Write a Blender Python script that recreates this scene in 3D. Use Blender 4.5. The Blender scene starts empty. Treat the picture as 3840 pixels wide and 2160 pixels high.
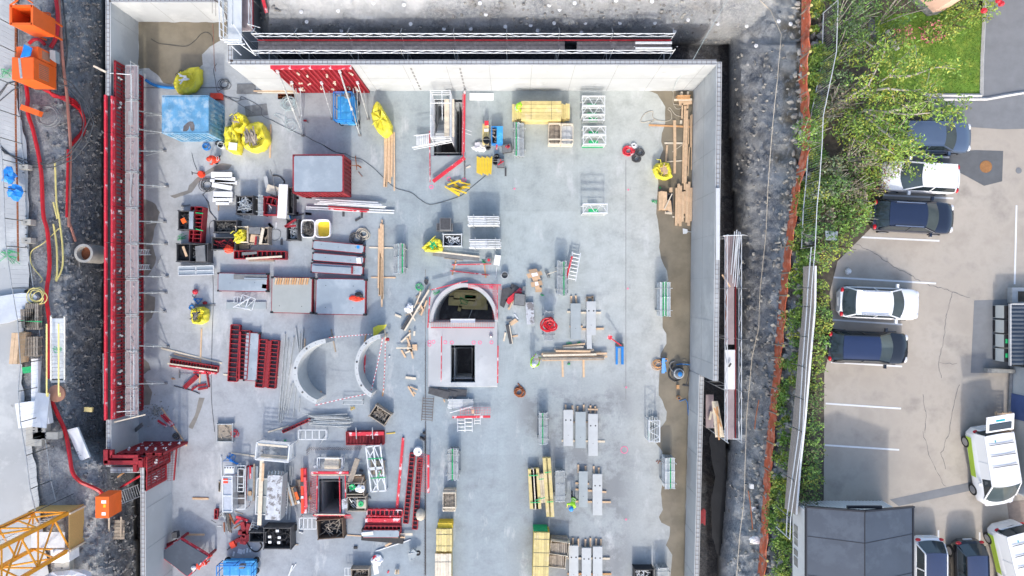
import bpy, math, random
import numpy as np
from mathutils import Vector, Matrix, noise
from mathutils.geometry import tessellate_polygon
R=math.radians; PI=math.pi; rnd=random.Random(7); U=rnd.uniform
S=bpy.context.scene; COL=S.collection
H=48.3; F=2560.0            # camera height over the slab (m), focal length in photo pixels (3840 wide)
cam=bpy.data.cameras.new('camera'); co=bpy.data.objects.new('camera',cam); COL.objects.link(co)
co.location=(0,0,H); cam.sensor_width=36; cam.lens=24; cam.clip_start=.5; cam.clip_end=600; S.camera=co
w=bpy.data.worlds.new('World'); S.world=w; w.use_nodes=True
nt=w.node_tree; bg=nt.nodes['Background']; sk=nt.nodes.new('ShaderNodeTexSky')
sk.sky_type='NISHITA'; sk.sun_disc=False; sk.sun_elevation=R(35); sk.sun_rotation=R(180); sk.air_density=1; sk.dust_density=2.5; sk.ozone_density=.9
nt.links.new(sk.outputs[0],bg.inputs[0]); bg.inputs[1].default_value=.15
sl=bpy.data.lights.new('sun','SUN'); so=bpy.data.objects.new('sun',sl); COL.objects.link(so)
sl.energy=1.05; sl.angle=R(2.5); sl.color=(1,.97,.93); so.rotation_euler=(R(55),0,0); so.location=(0,-30,60)
vs=S.view_settings; vs.view_transform='Standard'; vs.look='None'; vs.exposure=1.15; vs.gamma=1
TX=TY=0.; TS=1.
def T(x0=0,y0=0,wd=2576.):
 global TX,TY,TS; TX,TY,TS=x0,y0,wd/2576.
def Q(c,r): T(c*960,r*540,960)
def W(x,y,z=0.):
 k=(H-z)/F; return Vector(((TX+x*TS-1920)*k,(1080-TY-y*TS)*k,z))
def PX(v): return (1920+v.x*F/(H-v.z),1080-v.y*F/(H-v.z))
MATS={}
def M(name,c,r=.6,met=0,v=.15,s=2.,c2=None,t=(.5,.6),s2=1.5,isl=0,bump=0,bs=25,coord='Object',spec=.5,stretch=None,c3=None,t3=(.6,.66),s3=6,coat=0):
 m=bpy.data.materials.new(name); m.use_nodes=True; n=m.node_tree.nodes; l=m.node_tree.links; b=n['Principled BSDF']
 b.inputs['Roughness'].default_value=r; b.inputs['Metallic'].default_value=met; b.inputs['Specular IOR Level'].default_value=spec
 if coat: b.inputs['Coat Weight'].default_value=coat; b.inputs['Coat Roughness'].default_value=.04
 tc=n.new('ShaderNodeTexCoord'); mp=n.new('ShaderNodeMapping'); l.new(tc.outputs[coord],mp.inputs[0])
 if stretch: mp.inputs['Scale'].default_value=stretch
 def nz(sc,det=6,ro=.6):
  q=n.new('ShaderNodeTexNoise'); q.inputs['Scale'].default_value=sc; q.inputs['Detail'].default_value=det; q.inputs['Roughness'].default_value=ro; l.new(mp.outputs[0],q.inputs[0]); return q.outputs[0]
 def ramp(src,a,bb,ca=(0,0,0,1),cb=(1,1,1,1)):
  q=n.new('ShaderNodeValToRGB'); e=q.color_ramp.elements; e[0].position=a; e[1].position=bb; e[0].color=ca; e[1].color=cb; l.new(src,q.inputs[0]); return q.outputs[0]
 def mix(f,A,B,mode='MIX'):
  q=n.new('ShaderNodeMix'); q.data_type='RGBA'; q.blend_type=mode
  if hasattr(f,'node'): l.new(f,q.inputs[0])
  else: q.inputs[0].default_value=f
  for s_,i in ((A,6),(B,7)):
   if hasattr(s_,'node'): l.new(s_,q.inputs[i])
   else: q.inputs[i].default_value=(*s_[:3],1)
  return q.outputs[2]
 out=ramp(nz(s),.3,.7,(*[x*(1-v) for x in c],1),(*[min(1,x*(1+v)) for x in c],1))
 if c2: out=mix(ramp(nz(s2,8,.65),t[0],t[1]),out,c2)
 if c3: out=mix(ramp(nz(s3,5,.6),t3[0],t3[1]),out,c3)
 if isl:
  g=n.new('ShaderNodeNewGeometry'); k=ramp(g.outputs['Random Per Island'],0,1,(1-isl,)*3+(1,),(1+isl,)*3+(1,)); k.node.color_ramp.elements[1].color=(1+isl,1+isl,1+isl*.8,1)
  out=mix(1.,out,k,'MULTIPLY')
 l.new(out,b.inputs['Base Color'])
 if bump:
  q=n.new('ShaderNodeBump'); q.inputs['Strength'].default_value=min(1,bump); q.inputs['Distance'].default_value=.02*max(1,bump); l.new(nz(bs),q.inputs['Height']); l.new(q.outputs[0],b.inputs['Normal'])
 MATS[name]=m; return m
M('floor_wet',(.2,.17,.12),.28,0,.3,.5,(.27,.235,.17),(.5,.75),.35,coord='Object',c3=(.36,.16,.06),t3=(.72,.8),s3=.5)
M('damp',(.23,.215,.19),.5,0,.2,1.5)
M('stain',(.3,.31,.32),.7,0,.2,1.5)
M('wallc',(.42,.44,.45),.7,0,.07,.35,(.52,.54,.54),(.5,.62),.25,bump=.3,bs=9,c3=(.34,.35,.35),t3=(.64,.8),s3=1.2)
M('walltop',(.47,.47,.46),.8,0,.2,6,bump=.6,bs=30)
M('rebar',(.16,.12,.1),.7,.4,.3,8)
M('rust',(.3,.1,.04),.8,.2,.35,8)
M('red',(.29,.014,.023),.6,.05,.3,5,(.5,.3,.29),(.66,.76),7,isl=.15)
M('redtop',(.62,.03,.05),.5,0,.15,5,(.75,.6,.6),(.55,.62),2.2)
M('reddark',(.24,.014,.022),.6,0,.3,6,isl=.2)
M('pinknet',(.66,.09,.11),.5,0,.2,4)
M('galv',(.46,.48,.49),.42,.35,.2,6,isl=.3,c3=(.22,.2,.18),t3=(.66,.74),s3=5)
M('galvw',(.66,.68,.69),.4,.1,.1,6,isl=.1)
M('alu',(.62,.64,.66),.3,.6,.12,5)
M('aludirty',(.5,.52,.55),.6,.1,.2,3,(.2,.19,.19),(.5,.56),2.2)
M('white',(.8,.8,.79),.45,0,.04,3,(.62,.6,.57),(.7,.8),2)
M('wood',(.60,.42,.27),.75,0,.15,4,isl=.22,stretch=(1,1,1),c3=(.3,.19,.1),t3=(.7,.78),s3=9)
M('woodr',(.55,.3,.14),.75,0,.2,4,isl=.25)
M('woodold',(.3,.255,.21),.85,0,.25,6,isl=.3)
M('woodpale',(.66,.58,.46),.8,0,.15,5,isl=.15)
M('ywood',(.58,.47,.2),.6,0,.15,3,isl=.18,c3=(.62,.5,.3),t3=(.55,.7),s3=2)
M('yellow',(.75,.52,.03),.5,0,.1,3,isl=.12)
M('bag',(.72,.64,.05),.55,0,.14,4,(.58,.52,.12),(.55,.7),3,bump=.8,bs=7)
M('bagblack',(.03,.03,.02),.7)
M('panel',(.30,.35,.39),.35,0,.1,.8,(.42,.47,.5),(.5,.75),.9,c3=(.62,.65,.66),t3=(.68,.76),s3=1.3)
M('panelg',(.36,.38,.36),.5,0,.08,1)
M('hcore',(.47,.49,.49),.6,0,.06,2)
M('hcored',(.33,.37,.38),.6,0,.08,2)
M('black',(.02,.02,.022),.5,0,.3,5)
M('dark',(.06,.06,.065),.6,0,.3,5,isl=.3)
M('scrap',(.13,.12,.11),.6,.3,.4,7,isl=.6)
M('greyboard',(.17,.175,.18),.7,0,.2,3,isl=.15)
M('bluec',(.12,.31,.49),.5,0,.2,1.6,(.34,.47,.56),(.48,.62),1.4,c3=(.12,.07,.05),t3=(.7,.735),s3=.9)
M('blue',(.02,.2,.55),.4,0,.15,3,isl=.12)
M('bluelight',(.05,.33,.66),.45,0,.2,3,(.2,.5,.7),(.55,.7),3)
M('orange',(.85,.14,.02),.4,0,.08,2,c3=(.5,.12,.04),t3=(.7,.76),s3=2)
M('orangered',(.85,.06,.02),.55,0,.12,4)
M('crane',(.78,.33,.02),.45,0,.1,3,isl=.06)
M('osb',(.56,.36,.13),.75,0,.14,18,(.45,.28,.1),(.5,.6),30)
M('green',(.02,.42,.14),.5,0,.2,4)
M('hivis',(.42,.85,.04),.6,0,.1,6)
M('skin',(.5,.28,.19),.55)
M('trouser',(.03,.035,.05),.8)
M('redhose',(.5,.012,.02),.45,0,.15,3)
M('pipe',(.36,.16,.12),.55,0,.15,2)
M('yhose',(.7,.6,.22),.5,0,.12,3)
M('cable',(.05,.055,.06),.5)
M('paleblue',(.45,.55,.56),.5)
M('pink',(.9,.12,.28),.6)
M('tarp',(.55,.58,.62),.6,0,.15,1,bump=1,bs=2.5)
M('bluetarp',(.02,.25,.7),.45,0,.2,3,bump=1,bs=8)
M('blacktarp',(.012,.013,.015),.4,0,.3,1,bump=1,bs=2)
M('deckdark',(.11,.1,.1),.75,0,.25,2.5,(.2,.19,.19),(.5,.7),2)
M('deckpale',(.36,.29,.295),.7,0,.15,2,(.3,.26,.26),(.5,.7),3)
M('mesh',(.45,.47,.49),.5,.3,.1,5)
M('concpipe',(.42,.4,.35),.8,0,.15,3)
M('cardboard',(.5,.33,.2),.8,0,.1,4)
M('netorange',(.62,.15,.07),.6,0,.3,2,(.7,.3,.2),(.5,.6),2.5)
M('boards',(.36,.32,.29),.85,0,.2,3,isl=.1,stretch=(1,6,6),c3=(.16,.13,.11),t3=(.62,.7),s3=2)
M('whitepaint',(.75,.75,.74),.6,0,.06,3,(.55,.55,.54),(.66,.74),6)
M('kerb',(.5,.49,.47),.8,0,.15,3)
M('soil',(.09,.075,.055),.9,0,.4,3)
M('roofblue',(.05,.066,.092),.6,0,.12,.6,(.065,.084,.112),(.5,.6),.8)
M('blackm',(.02,.021,.026),.35)
M('corr',(.6,.62,.62),.6,0,.06,2)
M('bluewall',(.06,.1,.25),.6)
M('binlid',(.66,.66,.6),.5,0,.04,1)
M('housepink',(.72,.47,.36),.8,0,.05,1)
M('greystone',(.22,.22,.22),.85,0,.3,3)
M('stone',(.3,.29,.27),.85,0,.25,4,isl=.25)
M('trunkpale',(.42,.38,.32),.8,0,.2,4)
M('trunk',(.14,.1,.07),.85,0,.2,4)
def leafm(name,c,c2):
 m=M(name,c,.55,0,.25,.9,c2,(.45,.6),.8,isl=.45); b=m.node_tree.nodes['Principled BSDF']; b.inputs['Subsurface Weight'].default_value=0
leafm('leafdark',(.05,.12,.03),(.08,.17,.04)); leafm('leafmid',(.11,.22,.045),(.17,.28,.045)); leafm('leafyel',(.33,.36,.05),(.18,.28,.045))
leafm('leafgrey',(.16,.22,.12),(.09,.16,.05)); leafm('leafbrown',(.17,.15,.07),(.1,.13,.04)); leafm('leafgold',(.4,.38,.05),(.2,.28,.04)); leafm('leafpink',(.7,.17,.22),(.75,.3,.33)); leafm('leafred',(.16,.05,.05),(.25,.1,.06)); leafm('leafgreen',(.17,.31,.05),(.25,.36,.06)); leafm('twig',(.2,.16,.12),(.3,.25,.2))
M('grassbase',(.12,.22,.025),.9,0,.25,1.2,(.22,.3,.04),(.5,.65),1.5,coord='Object')
leafm('grassblade',(.15,.26,.03),(.26,.33,.05))
M('glass',(.02,.03,.035),.08,0,.2,1,spec=.8)
M('glassb',(.06,.08,.085),.1,0,.2,1,spec=.8)
M('tyre',(.015,.015,.016),.8); M('rim',(.35,.36,.38),.35,.7,.1,4)
M('paintwhite',(.82,.82,.82),.25,0,.01,1,coat=.6); M('paintblack',(.008,.009,.012),.2,0,.05,1,coat=1); M('paintnavy',(.006,.009,.024),.2,0,.05,1,coat=1)
M('paintblue',(.1,.14,.21),.3,.3,.05,1,coat=1); M('paintlime',(.36,.55,.02),.35,0,.03,1,coat=.5)
M('roofnavy',(.006,.012,.04),.08,0,.1,.7,spec=.9,coat=1); M('roofblueglass',(.008,.018,.065),.08,0,.1,.7,spec=.9,coat=1)
M('lampred',(.5,.01,.02),.25); M('lamp',(.7,.7,.72),.15); M('teal',(.01,.36,.4),.5); M('chrome',(.6,.6,.62),.2,.9)
M('brick',(.25,.2,.17),.85,0,.2,3)
M('manhole',(.36,.17,.06),.7,.2,.2,6); M('terracotta',(.4,.2,.13),.85,0,.15,2)
M('cloth',(.5,.45,.36),.8,0,.15,4,bump=1,bs=6); M('clothw',(.8,.8,.8),.7,0,.1,4,bump=1,bs=6)
class MB:
 def __init__(s): s.v=[]; s.f=[]
 def add(s,vs,fs):
  b=len(s.v); s.v+=[tuple(x) for x in vs]; s.f+=[tuple(i+b for i in f) for f in fs]; return s
 def box(s,c,d,rz=0,M4=None):
  x,y,z=d[0]/2,d[1]/2,d[2]/2; m=Matrix.Translation(c)@(M4 if M4 else Matrix.Rotation(rz,4,'Z'))
  return s.add([m@Vector((a*x,b*y,e*z)) for e in(-1,1) for b in(-1,1) for a in(-1,1)],[(0,2,3,1),(4,5,7,6),(0,1,5,4),(2,6,7,3),(0,4,6,2),(1,3,7,5)])
 def bar(s,p,q,w,h=None):
  p=Vector(p);q=Vector(q);h=h or w;d=q-p;L=d.length
  if L<1e-5: return s
  d/=L; up=Vector((0,0,1)) if abs(d.z)<.95 else Vector((0,1,0)); sx=d.cross(up).normalized(); sz=sx.cross(d)
  m=Matrix((( d.x,sx.x,sz.x,0),(d.y,sx.y,sz.y,0),(d.z,sx.z,sz.z,0),(0,0,0,1)))
  return s.box((p+q)/2,(L,w,h),M4=m)
 def tube(s,p,q,r,n=6): return s.path([p,q],r,n)
 def path(s,pts,r,n=6,closed=False):
  pts=[Vector(p) for p in pts]; k=len(pts); vs=[];fs=[]
  for i,p in enumerate(pts):
   d=(pts[min(i+1,k-1)]-pts[max(i-1,0)]); d=d.normalized() if d.length>1e-6 else Vector((1,0,0))
   up=Vector((0,0,1)) if abs(d.z)<.9 else Vector((0,1,0)); a=d.cross(up).normalized(); b=a.cross(d)
   rr=r[i] if isinstance(r,(list,tuple)) else r
   vs+=[p+(a*math.cos(2*PI*j/n)+b*math.sin(2*PI*j/n))*rr for j in range(n)]
  for i in range(k-1):
   for j in range(n): fs.append((i*n+j,i*n+(j+1)%n,(i+1)*n+(j+1)%n,(i+1)*n+j))
  fs.append(tuple(reversed(range(n)))); fs.append(tuple(range((k-1)*n,k*n)))
  return s.add(vs,[tuple(reversed(f)) for f in fs])
 def cyl(s,c,r,h,n=16,r2=None):
  r2=r if r2 is None else r2; c=Vector(c)
  vs=[c+Vector((r*math.cos(2*PI*i/n),r*math.sin(2*PI*i/n),0)) for i in range(n)]+[c+Vector((r2*math.cos(2*PI*i/n),r2*math.sin(2*PI*i/n),h)) for i in range(n)]
  return s.add(vs,[(i,(i+1)%n,n+(i+1)%n,n+i) for i in range(n)]+[tuple(reversed(range(n))),tuple(range(n,2*n))])
 def ring(s,c,r1,r2,h,n=20):   # hollow cylinder
  c=Vector(c); vs=[]
  for r,z in((r1,0),(r1,h),(r2,h),(r2,0)): vs+=[c+Vector((r*math.cos(2*PI*i/n),r*math.sin(2*PI*i/n),z)) for i in range(n)]
  return s.add(vs,[(k*n+i,k*n+(i+1)%n,((k+1)%4)*n+(i+1)%n,((k+1)%4)*n+i) for k in range(4) for i in range(n)])
 def poly(s,pts,z0,z1):
  pts=[(p[0],p[1]) for p in pts]; A=sum(a[0]*b[1]-b[0]*a[1] for a,b in zip(pts,pts[1:]+pts[:1]))
  if A<0: pts=pts[::-1]
  n=len(pts); vs=[(x,y,z0) for x,y in pts]+[(x,y,z1) for x,y in pts]
  tr=tessellate_polygon([[Vector((x,y,0)) for x,y in pts]])
  fs=[(i,(i+1)%n,n+(i+1)%n,n+i) for i in range(n)]
  if n<=4: fs+=[tuple(range(n,2*n)),tuple(reversed(range(n)))]
  else:
   for t in tr:
    a,b,c=[Vector(pts[i]) for i in t]
    if (b-a).cross(c-a)<0: t=t[::-1]
    fs+=[tuple(n+i for i in t),tuple(reversed(t))]
  return s.add(vs,fs)
 def quad(s,*p): return s.add(p,[tuple(range(len(p)))])
 def ball(s,c,r,n=10,m=6,jit=0,seed=0):
  rr=random.Random(seed); c=Vector(c); r=Vector(r if hasattr(r,'__len__') else (r,r,r)); vs=[];fs=[]
  for i in range(m+1):
   t=PI*i/m
   for j in range(n):
    a=2*PI*j/n; k=1+rr.uniform(-jit,jit)
    vs.append(c+Vector((r.x*math.sin(t)*math.cos(a)*k,r.y*math.sin(t)*math.sin(a)*k,r.z*math.cos(t)*k)))
  for i in range(m):
   for j in range(n): fs.append((i*n+j,(i+1)*n+j,(i+1)*n+(j+1)%n,i*n+(j+1)%n))
  return s.add(vs,fs)
 def xf(s,m): s.v=[tuple(m@Vector(v)) for v in s.v]; return s
 def bb(s):
  a=np.array(s.v); return a.min(0),a.max(0)
def tag(o,label=None,cat=None,group=None,kind=None):
 for k,v in(('label',label),('category',cat),('group',group),('kind',kind)):
  if v: o[k]=v
 return o
def mesh_obj(name,mb,mat,parent=None,org=None,smooth=False):
 me=bpy.data.meshes.new(name); o_=Vector(org) if org is not None else Vector((0,0,0))
 v=np.array(mb.v,dtype=np.float64)-np.array(o_); me.from_pydata(v.tolist(),[],mb.f); me.materials.append(MATS[mat] if isinstance(mat,str) else mat)
 if smooth:
  me.polygons.foreach_set('use_smooth',[True]*len(me.polygons))
  if smooth is not True: me.set_sharp_from_angle(angle=R(smooth))
 o=bpy.data.objects.new(name,me); COL.objects.link(o)
 if parent: o.parent=parent
 else: o.location=o_
 return o
SPL={'clamp':24,'corner_fitting':8,'tie_hole':16,'lamp':8}
def make(name,label,cat,parts,group=None,smooth=False):
 """parts: list of (part name, MB, material[, subparts[, label]]) in place coordinates; an MB pair makes one object"""
 if isinstance(parts,tuple):           # a thing that is one mesh
  mb,mat=parts; lo,hi=mb.bb(); return tag(mesh_obj(name,mb,mat,None,((lo[0]+hi[0])/2,(lo[1]+hi[1])/2,lo[2]),smooth),label,cat,group)
 parts=[p for p in parts if p and p[1].v]; q_=[]
 for p in parts:
  k=SPL.get(p[0],0)
  if k and len(p[1].v)>k:
   for i in range(0,len(p[1].v),k):
    m=MB(); m.v=p[1].v[i:i+k]; m.f=[tuple(j-i for j in f) for f in p[1].f if i<=f[0]<i+k]; q_.append((p[0],m)+tuple(p[2:]))
  else: q_.append(p)
 parts=q_
 lo=np.min([p[1].bb()[0] for p in parts],0); hi=np.max([p[1].bb()[1] for p in parts],0); c=Vector(((lo[0]+hi[0])/2,(lo[1]+hi[1])/2,lo[2]))
 e=bpy.data.objects.new(name,None); COL.objects.link(e); e.location=c; e.empty_display_size=.3; tag(e,label,cat,group)
 for p in parts:
  o=mesh_obj(p[0],p[1],p[2],e,c,smooth)
  if len(p)>3 and p[3]:
   for q in p[3]: mesh_obj(q[0],q[1],q[2],o,c,smooth)
  if len(p)>4: o['label']=p[4]
 return e
def struct(name,mb,mat,smooth=False): return tag(mesh_obj(name,mb,mat,None,None,smooth),kind='structure')
def sheet(pts,z,rough=0,seed=0,hole=None):
 mb=MB(); P=[]
 if rough:
  n=len(pts)
  for i in range(n):
   a=Vector(pts[i][:2]);b=Vector(pts[(i+1)%n][:2]);k=max(1,int((b-a).length/.18))
   for j in range(k):
    p=a.lerp(b,j/k); q=noise.noise_vector(Vector((p.x*1.3,p.y*1.3,seed)))*rough+noise.noise_vector(Vector((p.x*5,p.y*5,seed)))*rough*.35
    P.append((p.x+q.x,p.y+q.y))
 else: P=[(p[0],p[1]) for p in pts]
 loops=[[Vector((x,y,0)) for x,y in P]]+[[Vector((p[0],p[1],0)) for p in h] for h in (hole or [])]
 allp=[p for l in loops for p in l]
 fs=[]
 for t in tessellate_polygon(loops):
  a,b,c=[allp[i] for i in t]
  if (b-a).cross(c-a).z<0: t=t[::-1]
  fs.append(tuple(t))
 return mb.add([(p.x,p.y,z) for p in allp],fs)
def rectW(x0,y0,x1,y1,z=0): 
 a=W(x0,y0,z);b=W(x1,y1,z); return [(a.x,b.y),(b.x,b.y),(b.x,a.y),(a.x,a.y)]
def pbox(mb,x0,y0,x1,y1,z0,z1):  # box whose top face covers these photo pixels at height z1
 a=W(x0,y0,z1);b=W(x1,y1,z1); return mb.box(((a.x+b.x)/2,(a.y+b.y)/2,(z0+z1)/2),(abs(b.x-a.x),abs(b.y-a.y),z1-z0))
def pbar(mb,x0,y0,x1,y1,w,z0,z1,zb0=None):  # straight bar, w metres wide
 a=W(x0,y0,z1);b=W(x1,y1,z1); c=(a+b)/2; c.z=(z0+z1)/2; d=b-a
 return mb.box(c,(d.length,w,z1-z0),math.atan2(d.y,d.x))
# ================= SETTING =================
T()
def lerp_tab(x,tab):
 if x<=tab[0][0]: return tab[0][1]
 for (a,u),(b,v) in zip(tab,tab[1:]):
  if x<=b: return u+(v-u)*(x-a)/(b-a)
 return tab[-1][1]
def xe(py): return lerp_tab(py,[(0,2728),(600,2742),(900,2762),(1550,2745),(1700,2728),(2160,2690)])
def xw(py): return lerp_tab(py,[(1400,387),(1640,395),(1740,508),(2300,512)])
ETAB=[(0,0),(18,1.2),(45,2.4),(110,3.8),(210,6.2),(265,7.3),(300,7.8),(330,7.96),(2000,7.96)]
NTAB=[(0,0),(14,.7),(24,1.5),(60,3),(165,5.5),(380,7.96),(2000,7.96)]
WTAB=[(0,0),(55,1.4),(135,3.3),(220,3.92),(300,3.97),(2000,3.97)]
def hz(px,py):
 e=lerp_tab(px-xe(py),ETAB); n_=lerp_tab(164-py,NTAB) if px>966 else (0 if px>390 else 0)
 if px>966 and px<1010: n_*=(px-966)/44.
 q=lerp_tab(xw(py)-px,WTAB)
 if px>2700 and py<164: return max(e,n_)*.93+min(e,n_)*.07
 v=max(e,n_,q)
 return v if v>0 else -2.6
def terrain():
 st=10; xs=list(range(-360,4240,st)); ys=list(range(-440,2560,st)); idx={}; V=[];Fc=[];C=[]
 for j,y in enumerate(ys):
  for i,x in enumerate(xs):
   inpit=(540<x<2600 and 250<y) or (430<x<840 and y>20)
   z=hz(x,y)
   s=min(1,max(0,z/1.5)) if z<7 else max(0,(7.9-z)/.9); 
   if x<1000: s=min(s,max(0,(3.9-z)/.5)) if z>3.4 else s
   nx,ny=x/60.,y/60.
   dz=(noise.fractal(Vector((nx,ny,3)),1.,2.1,4)*.2+abs(noise.noise(Vector((nx*2.3,ny*1.6,9))))*.22+noise.noise(Vector((nx*4.1,ny*3.6,4)))*.17-.08)*s
   if z<.3: dz=noise.noise(Vector((nx*2,ny*2,1)))*.15
   zz=z+dz; p=W(x,y,zz) ; 
   q=noise.noise_vector(Vector((x/25.,y/25.,5)))*.06*s
   idx[i,j]=len(V); V.append((p.x+q.x,p.y+q.y,zz))
   sc=0.
   if x<700 and z>.8: sc=max(0,min(.45,.12+.8*noise.noise(Vector((x/70.,y/60.,15)))))
   if x>966 and z>.8 and x<2990: sc=max(0,min(.6,.2+.95*noise.noise(Vector((x/90.,y/70.,12)))+(.3 if y<200 else 0)))
   if 950<x<1760 and y<105:
    e=(x-lerp_tab(y,[(-400,900),(0,1060),(60,1095),(100,1120)]))/25; e2=(lerp_tab(y,[(-400,1800),(0,1650),(60,1600),(100,1500)])-x)/60; e3=(88-y+20*noise.noise(Vector((x/50.,0,0))))/12
    sc=max(sc,max(0,min(1,e,e2,e3)))
   soil=0.
   if x>2650: soil=max(0,min(1,(x-(xe(y)+175)+60*noise.noise(Vector((x/60.,y/60.,4))))/40))
   if y<40 and 1750<x<2700: soil=max(soil,.3+.7*noise.noise(Vector((x/120.,y/60.,8))))
   grav=0.
   if x<1000: grav=max(0,min(1,(3.4-abs(z-3.9)*3-2.6+noise.noise(Vector((x/50.,y/50.,2)))*.5)/1.)); grav=max(grav, max(0,min(1,(y-1500)/200))*max(0,min(1,(330-x)/80))*(.5+noise.noise(Vector((x/70.,y/70.,6)))))
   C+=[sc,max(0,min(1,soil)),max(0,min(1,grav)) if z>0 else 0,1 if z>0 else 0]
 for j in range(len(ys)-1):
  for i in range(len(xs)-1):
   x,y=xs[i],ys[j]
   if (650<x<2540 and 350<y) or (540<x<950 and y>110): continue
   if x>3200 and y>480: continue
   Fc.append((idx[i,j],idx[i,j+1],idx[i+1,j+1],idx[i+1,j]))
 mb=MB(); mb.v=V; mb.f=Fc
 m=bpy.data.materials.new('rockmat'); m.use_nodes=True; n=m.node_tree.nodes; l=m.node_tree.links; b=n['Principled BSDF']; b.inputs['Roughness'].default_value=.85
 g=n.new('ShaderNodeNewGeometry'); at=n.new('ShaderNodeAttribute'); at.attribute_name='ter'
 mp=n.new('ShaderNodeMapping'); mp.inputs['Scale'].default_value=(1,1,1); mp.inputs['Rotation'].default_value=(.3,.2,.5); l.new(g.outputs['Position'],mp.inputs[0])
 def nz(sc,det=8,ro=.65):
  q=n.new('ShaderNodeTexNoise'); q.inputs['Scale'].default_value=sc; q.inputs['Detail'].default_value=det; q.inputs['Roughness'].default_value=ro; l.new(mp.outputs[0],q.inputs[0]); return q.outputs[0]
 def ramp(src,*st):
  q=n.new('ShaderNodeValToRGB'); e=q.color_ramp.elements
  while len(e)<len(st): e.new(.5)
  for k,(p,c) in enumerate(st): e[k].position=p; e[k].color=(*c,1)
  l.new(src,q.inputs[0]); return q.outputs[0]
 def mix(f,A,B,mode='MIX'):
  q=n.new('ShaderNodeMix'); q.data_type='RGBA'; q.blend_type=mode
  if hasattr(f,'node'): l.new(f,q.inputs[0])
  else: q.inputs[0].default_value=f
  l.new(A,q.inputs[6]); 
  if hasattr(B,'node'): l.new(B,q.inputs[7])
  else: q.inputs[7].default_value=(*B,1)
  return q.outputs[2]
 rock=ramp(nz(4.2,12,.8),(.33,(.1,.11,.13)),(.45,(.25,.27,.295)),(.53,(.38,.395,.405)),(.62,(.6,.595,.58)))
 rock=mix(1.,rock,ramp(nz(16,6,.8),(.3,(.55,.56,.6)),(.55,(1.05,1.05,1.05)),(.75,(1.4,1.4,1.38))),'MULTIPLY')
 rock=mix(ramp(nz(.5,9,.7),(.5,(0,0,0)),(.66,(.7,.7,.7))),rock,(.34,.31,.27))
 vo=n.new('ShaderNodeTexVoronoi'); vo.inputs['Scale'].default_value=5.5; vo.feature='DISTANCE_TO_EDGE'; l.new(mp.outputs[0],vo.inputs[0])
 rock=mix(ramp(vo.outputs['Distance'],(.0,(.55,.55,.55)),(.07,(1,1,1))),rock,rock) if 0 else mix(1.,rock,ramp(vo.outputs['Distance'],(.0,(.7,.7,.72)),(.05,(1,1,1))),'MULTIPLY')
 sp=n.new('ShaderNodeSeparateColor'); l.new(at.outputs['Color'],sp.inputs[0])
 v2=n.new('ShaderNodeTexVoronoi'); v2.inputs['Scale'].default_value=9; l.new(mp.outputs[0],v2.inputs[0])
 gravel=ramp(v2.outputs['Color'],(.1,(.16,.16,.165)),(.5,(.3,.3,.3)),(.9,(.42,.41,.4)))
 soil=mix(ramp(nz(2.2),(.54,(0,0,0)),(.6,(1,1,1))),ramp(nz(4),(.35,(.07,.06,.045)),(.65,(.19,.17,.135))),gravel)
 rock=mix(at.outputs['Alpha'],mix(1.,rock,(.3,.3,.32),'MULTIPLY'),rock); out=mix(sp.outputs[1],rock,soil); out=mix(sp.outputs[2],out,gravel)  # trench floor: deep shade of the narrow gap painted in by darkening the rock
 shot=ramp(nz(.7),(.35,(.46,.48,.49)),(.6,(.62,.63,.63)))
 out=mix(sp.outputs[0],out,shot); l.new(out,b.inputs['Base Color'])
 bp=n.new('ShaderNodeBump'); bp.inputs['Strength'].default_value=1; bp.inputs['Distance'].default_value=.22; l.new(nz(4.5,12,.8),bp.inputs['Height']); l.new(bp.outputs[0],b.inputs['Normal'])
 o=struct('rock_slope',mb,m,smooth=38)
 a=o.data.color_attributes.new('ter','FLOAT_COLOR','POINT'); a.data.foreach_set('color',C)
terrain()
def arc_pts(cx,cy,rx,ry,a0,a1,n=24): return [(cx+rx*math.cos(R(a0+(a1-a0)*i/n)),cy-ry*math.sin(R(a0+(a1-a0)*i/n))) for i in range(n+1)]
SEMI=arc_pts(1741,1206,113,129,0,180)
HA=[(1627,372),(1733,372),(1733,583),(1627,583)]; HC=[(1692,1295),(1780,1295),(1780,1432),(1692,1432)]; HD=[(1195,1795),(1283,1795),(1283,1935),(1195,1935)]; HE=[(1042,352),(1104,352),(1104,372),(1042,372)]
out=[(512,76),(985,76),(985,332),(2604,332),(2604,1000),(2590,1400),(2580,1800),(2566,2500),(640,2500),(644,1712),(512,1712)]
def Wl(pl,z=0): return [W(x,y,z) for x,y in pl]
fl=sheet(Wl(out),0,hole=[Wl(h) for h in (HA,SEMI,HC,HD,HE)])
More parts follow.
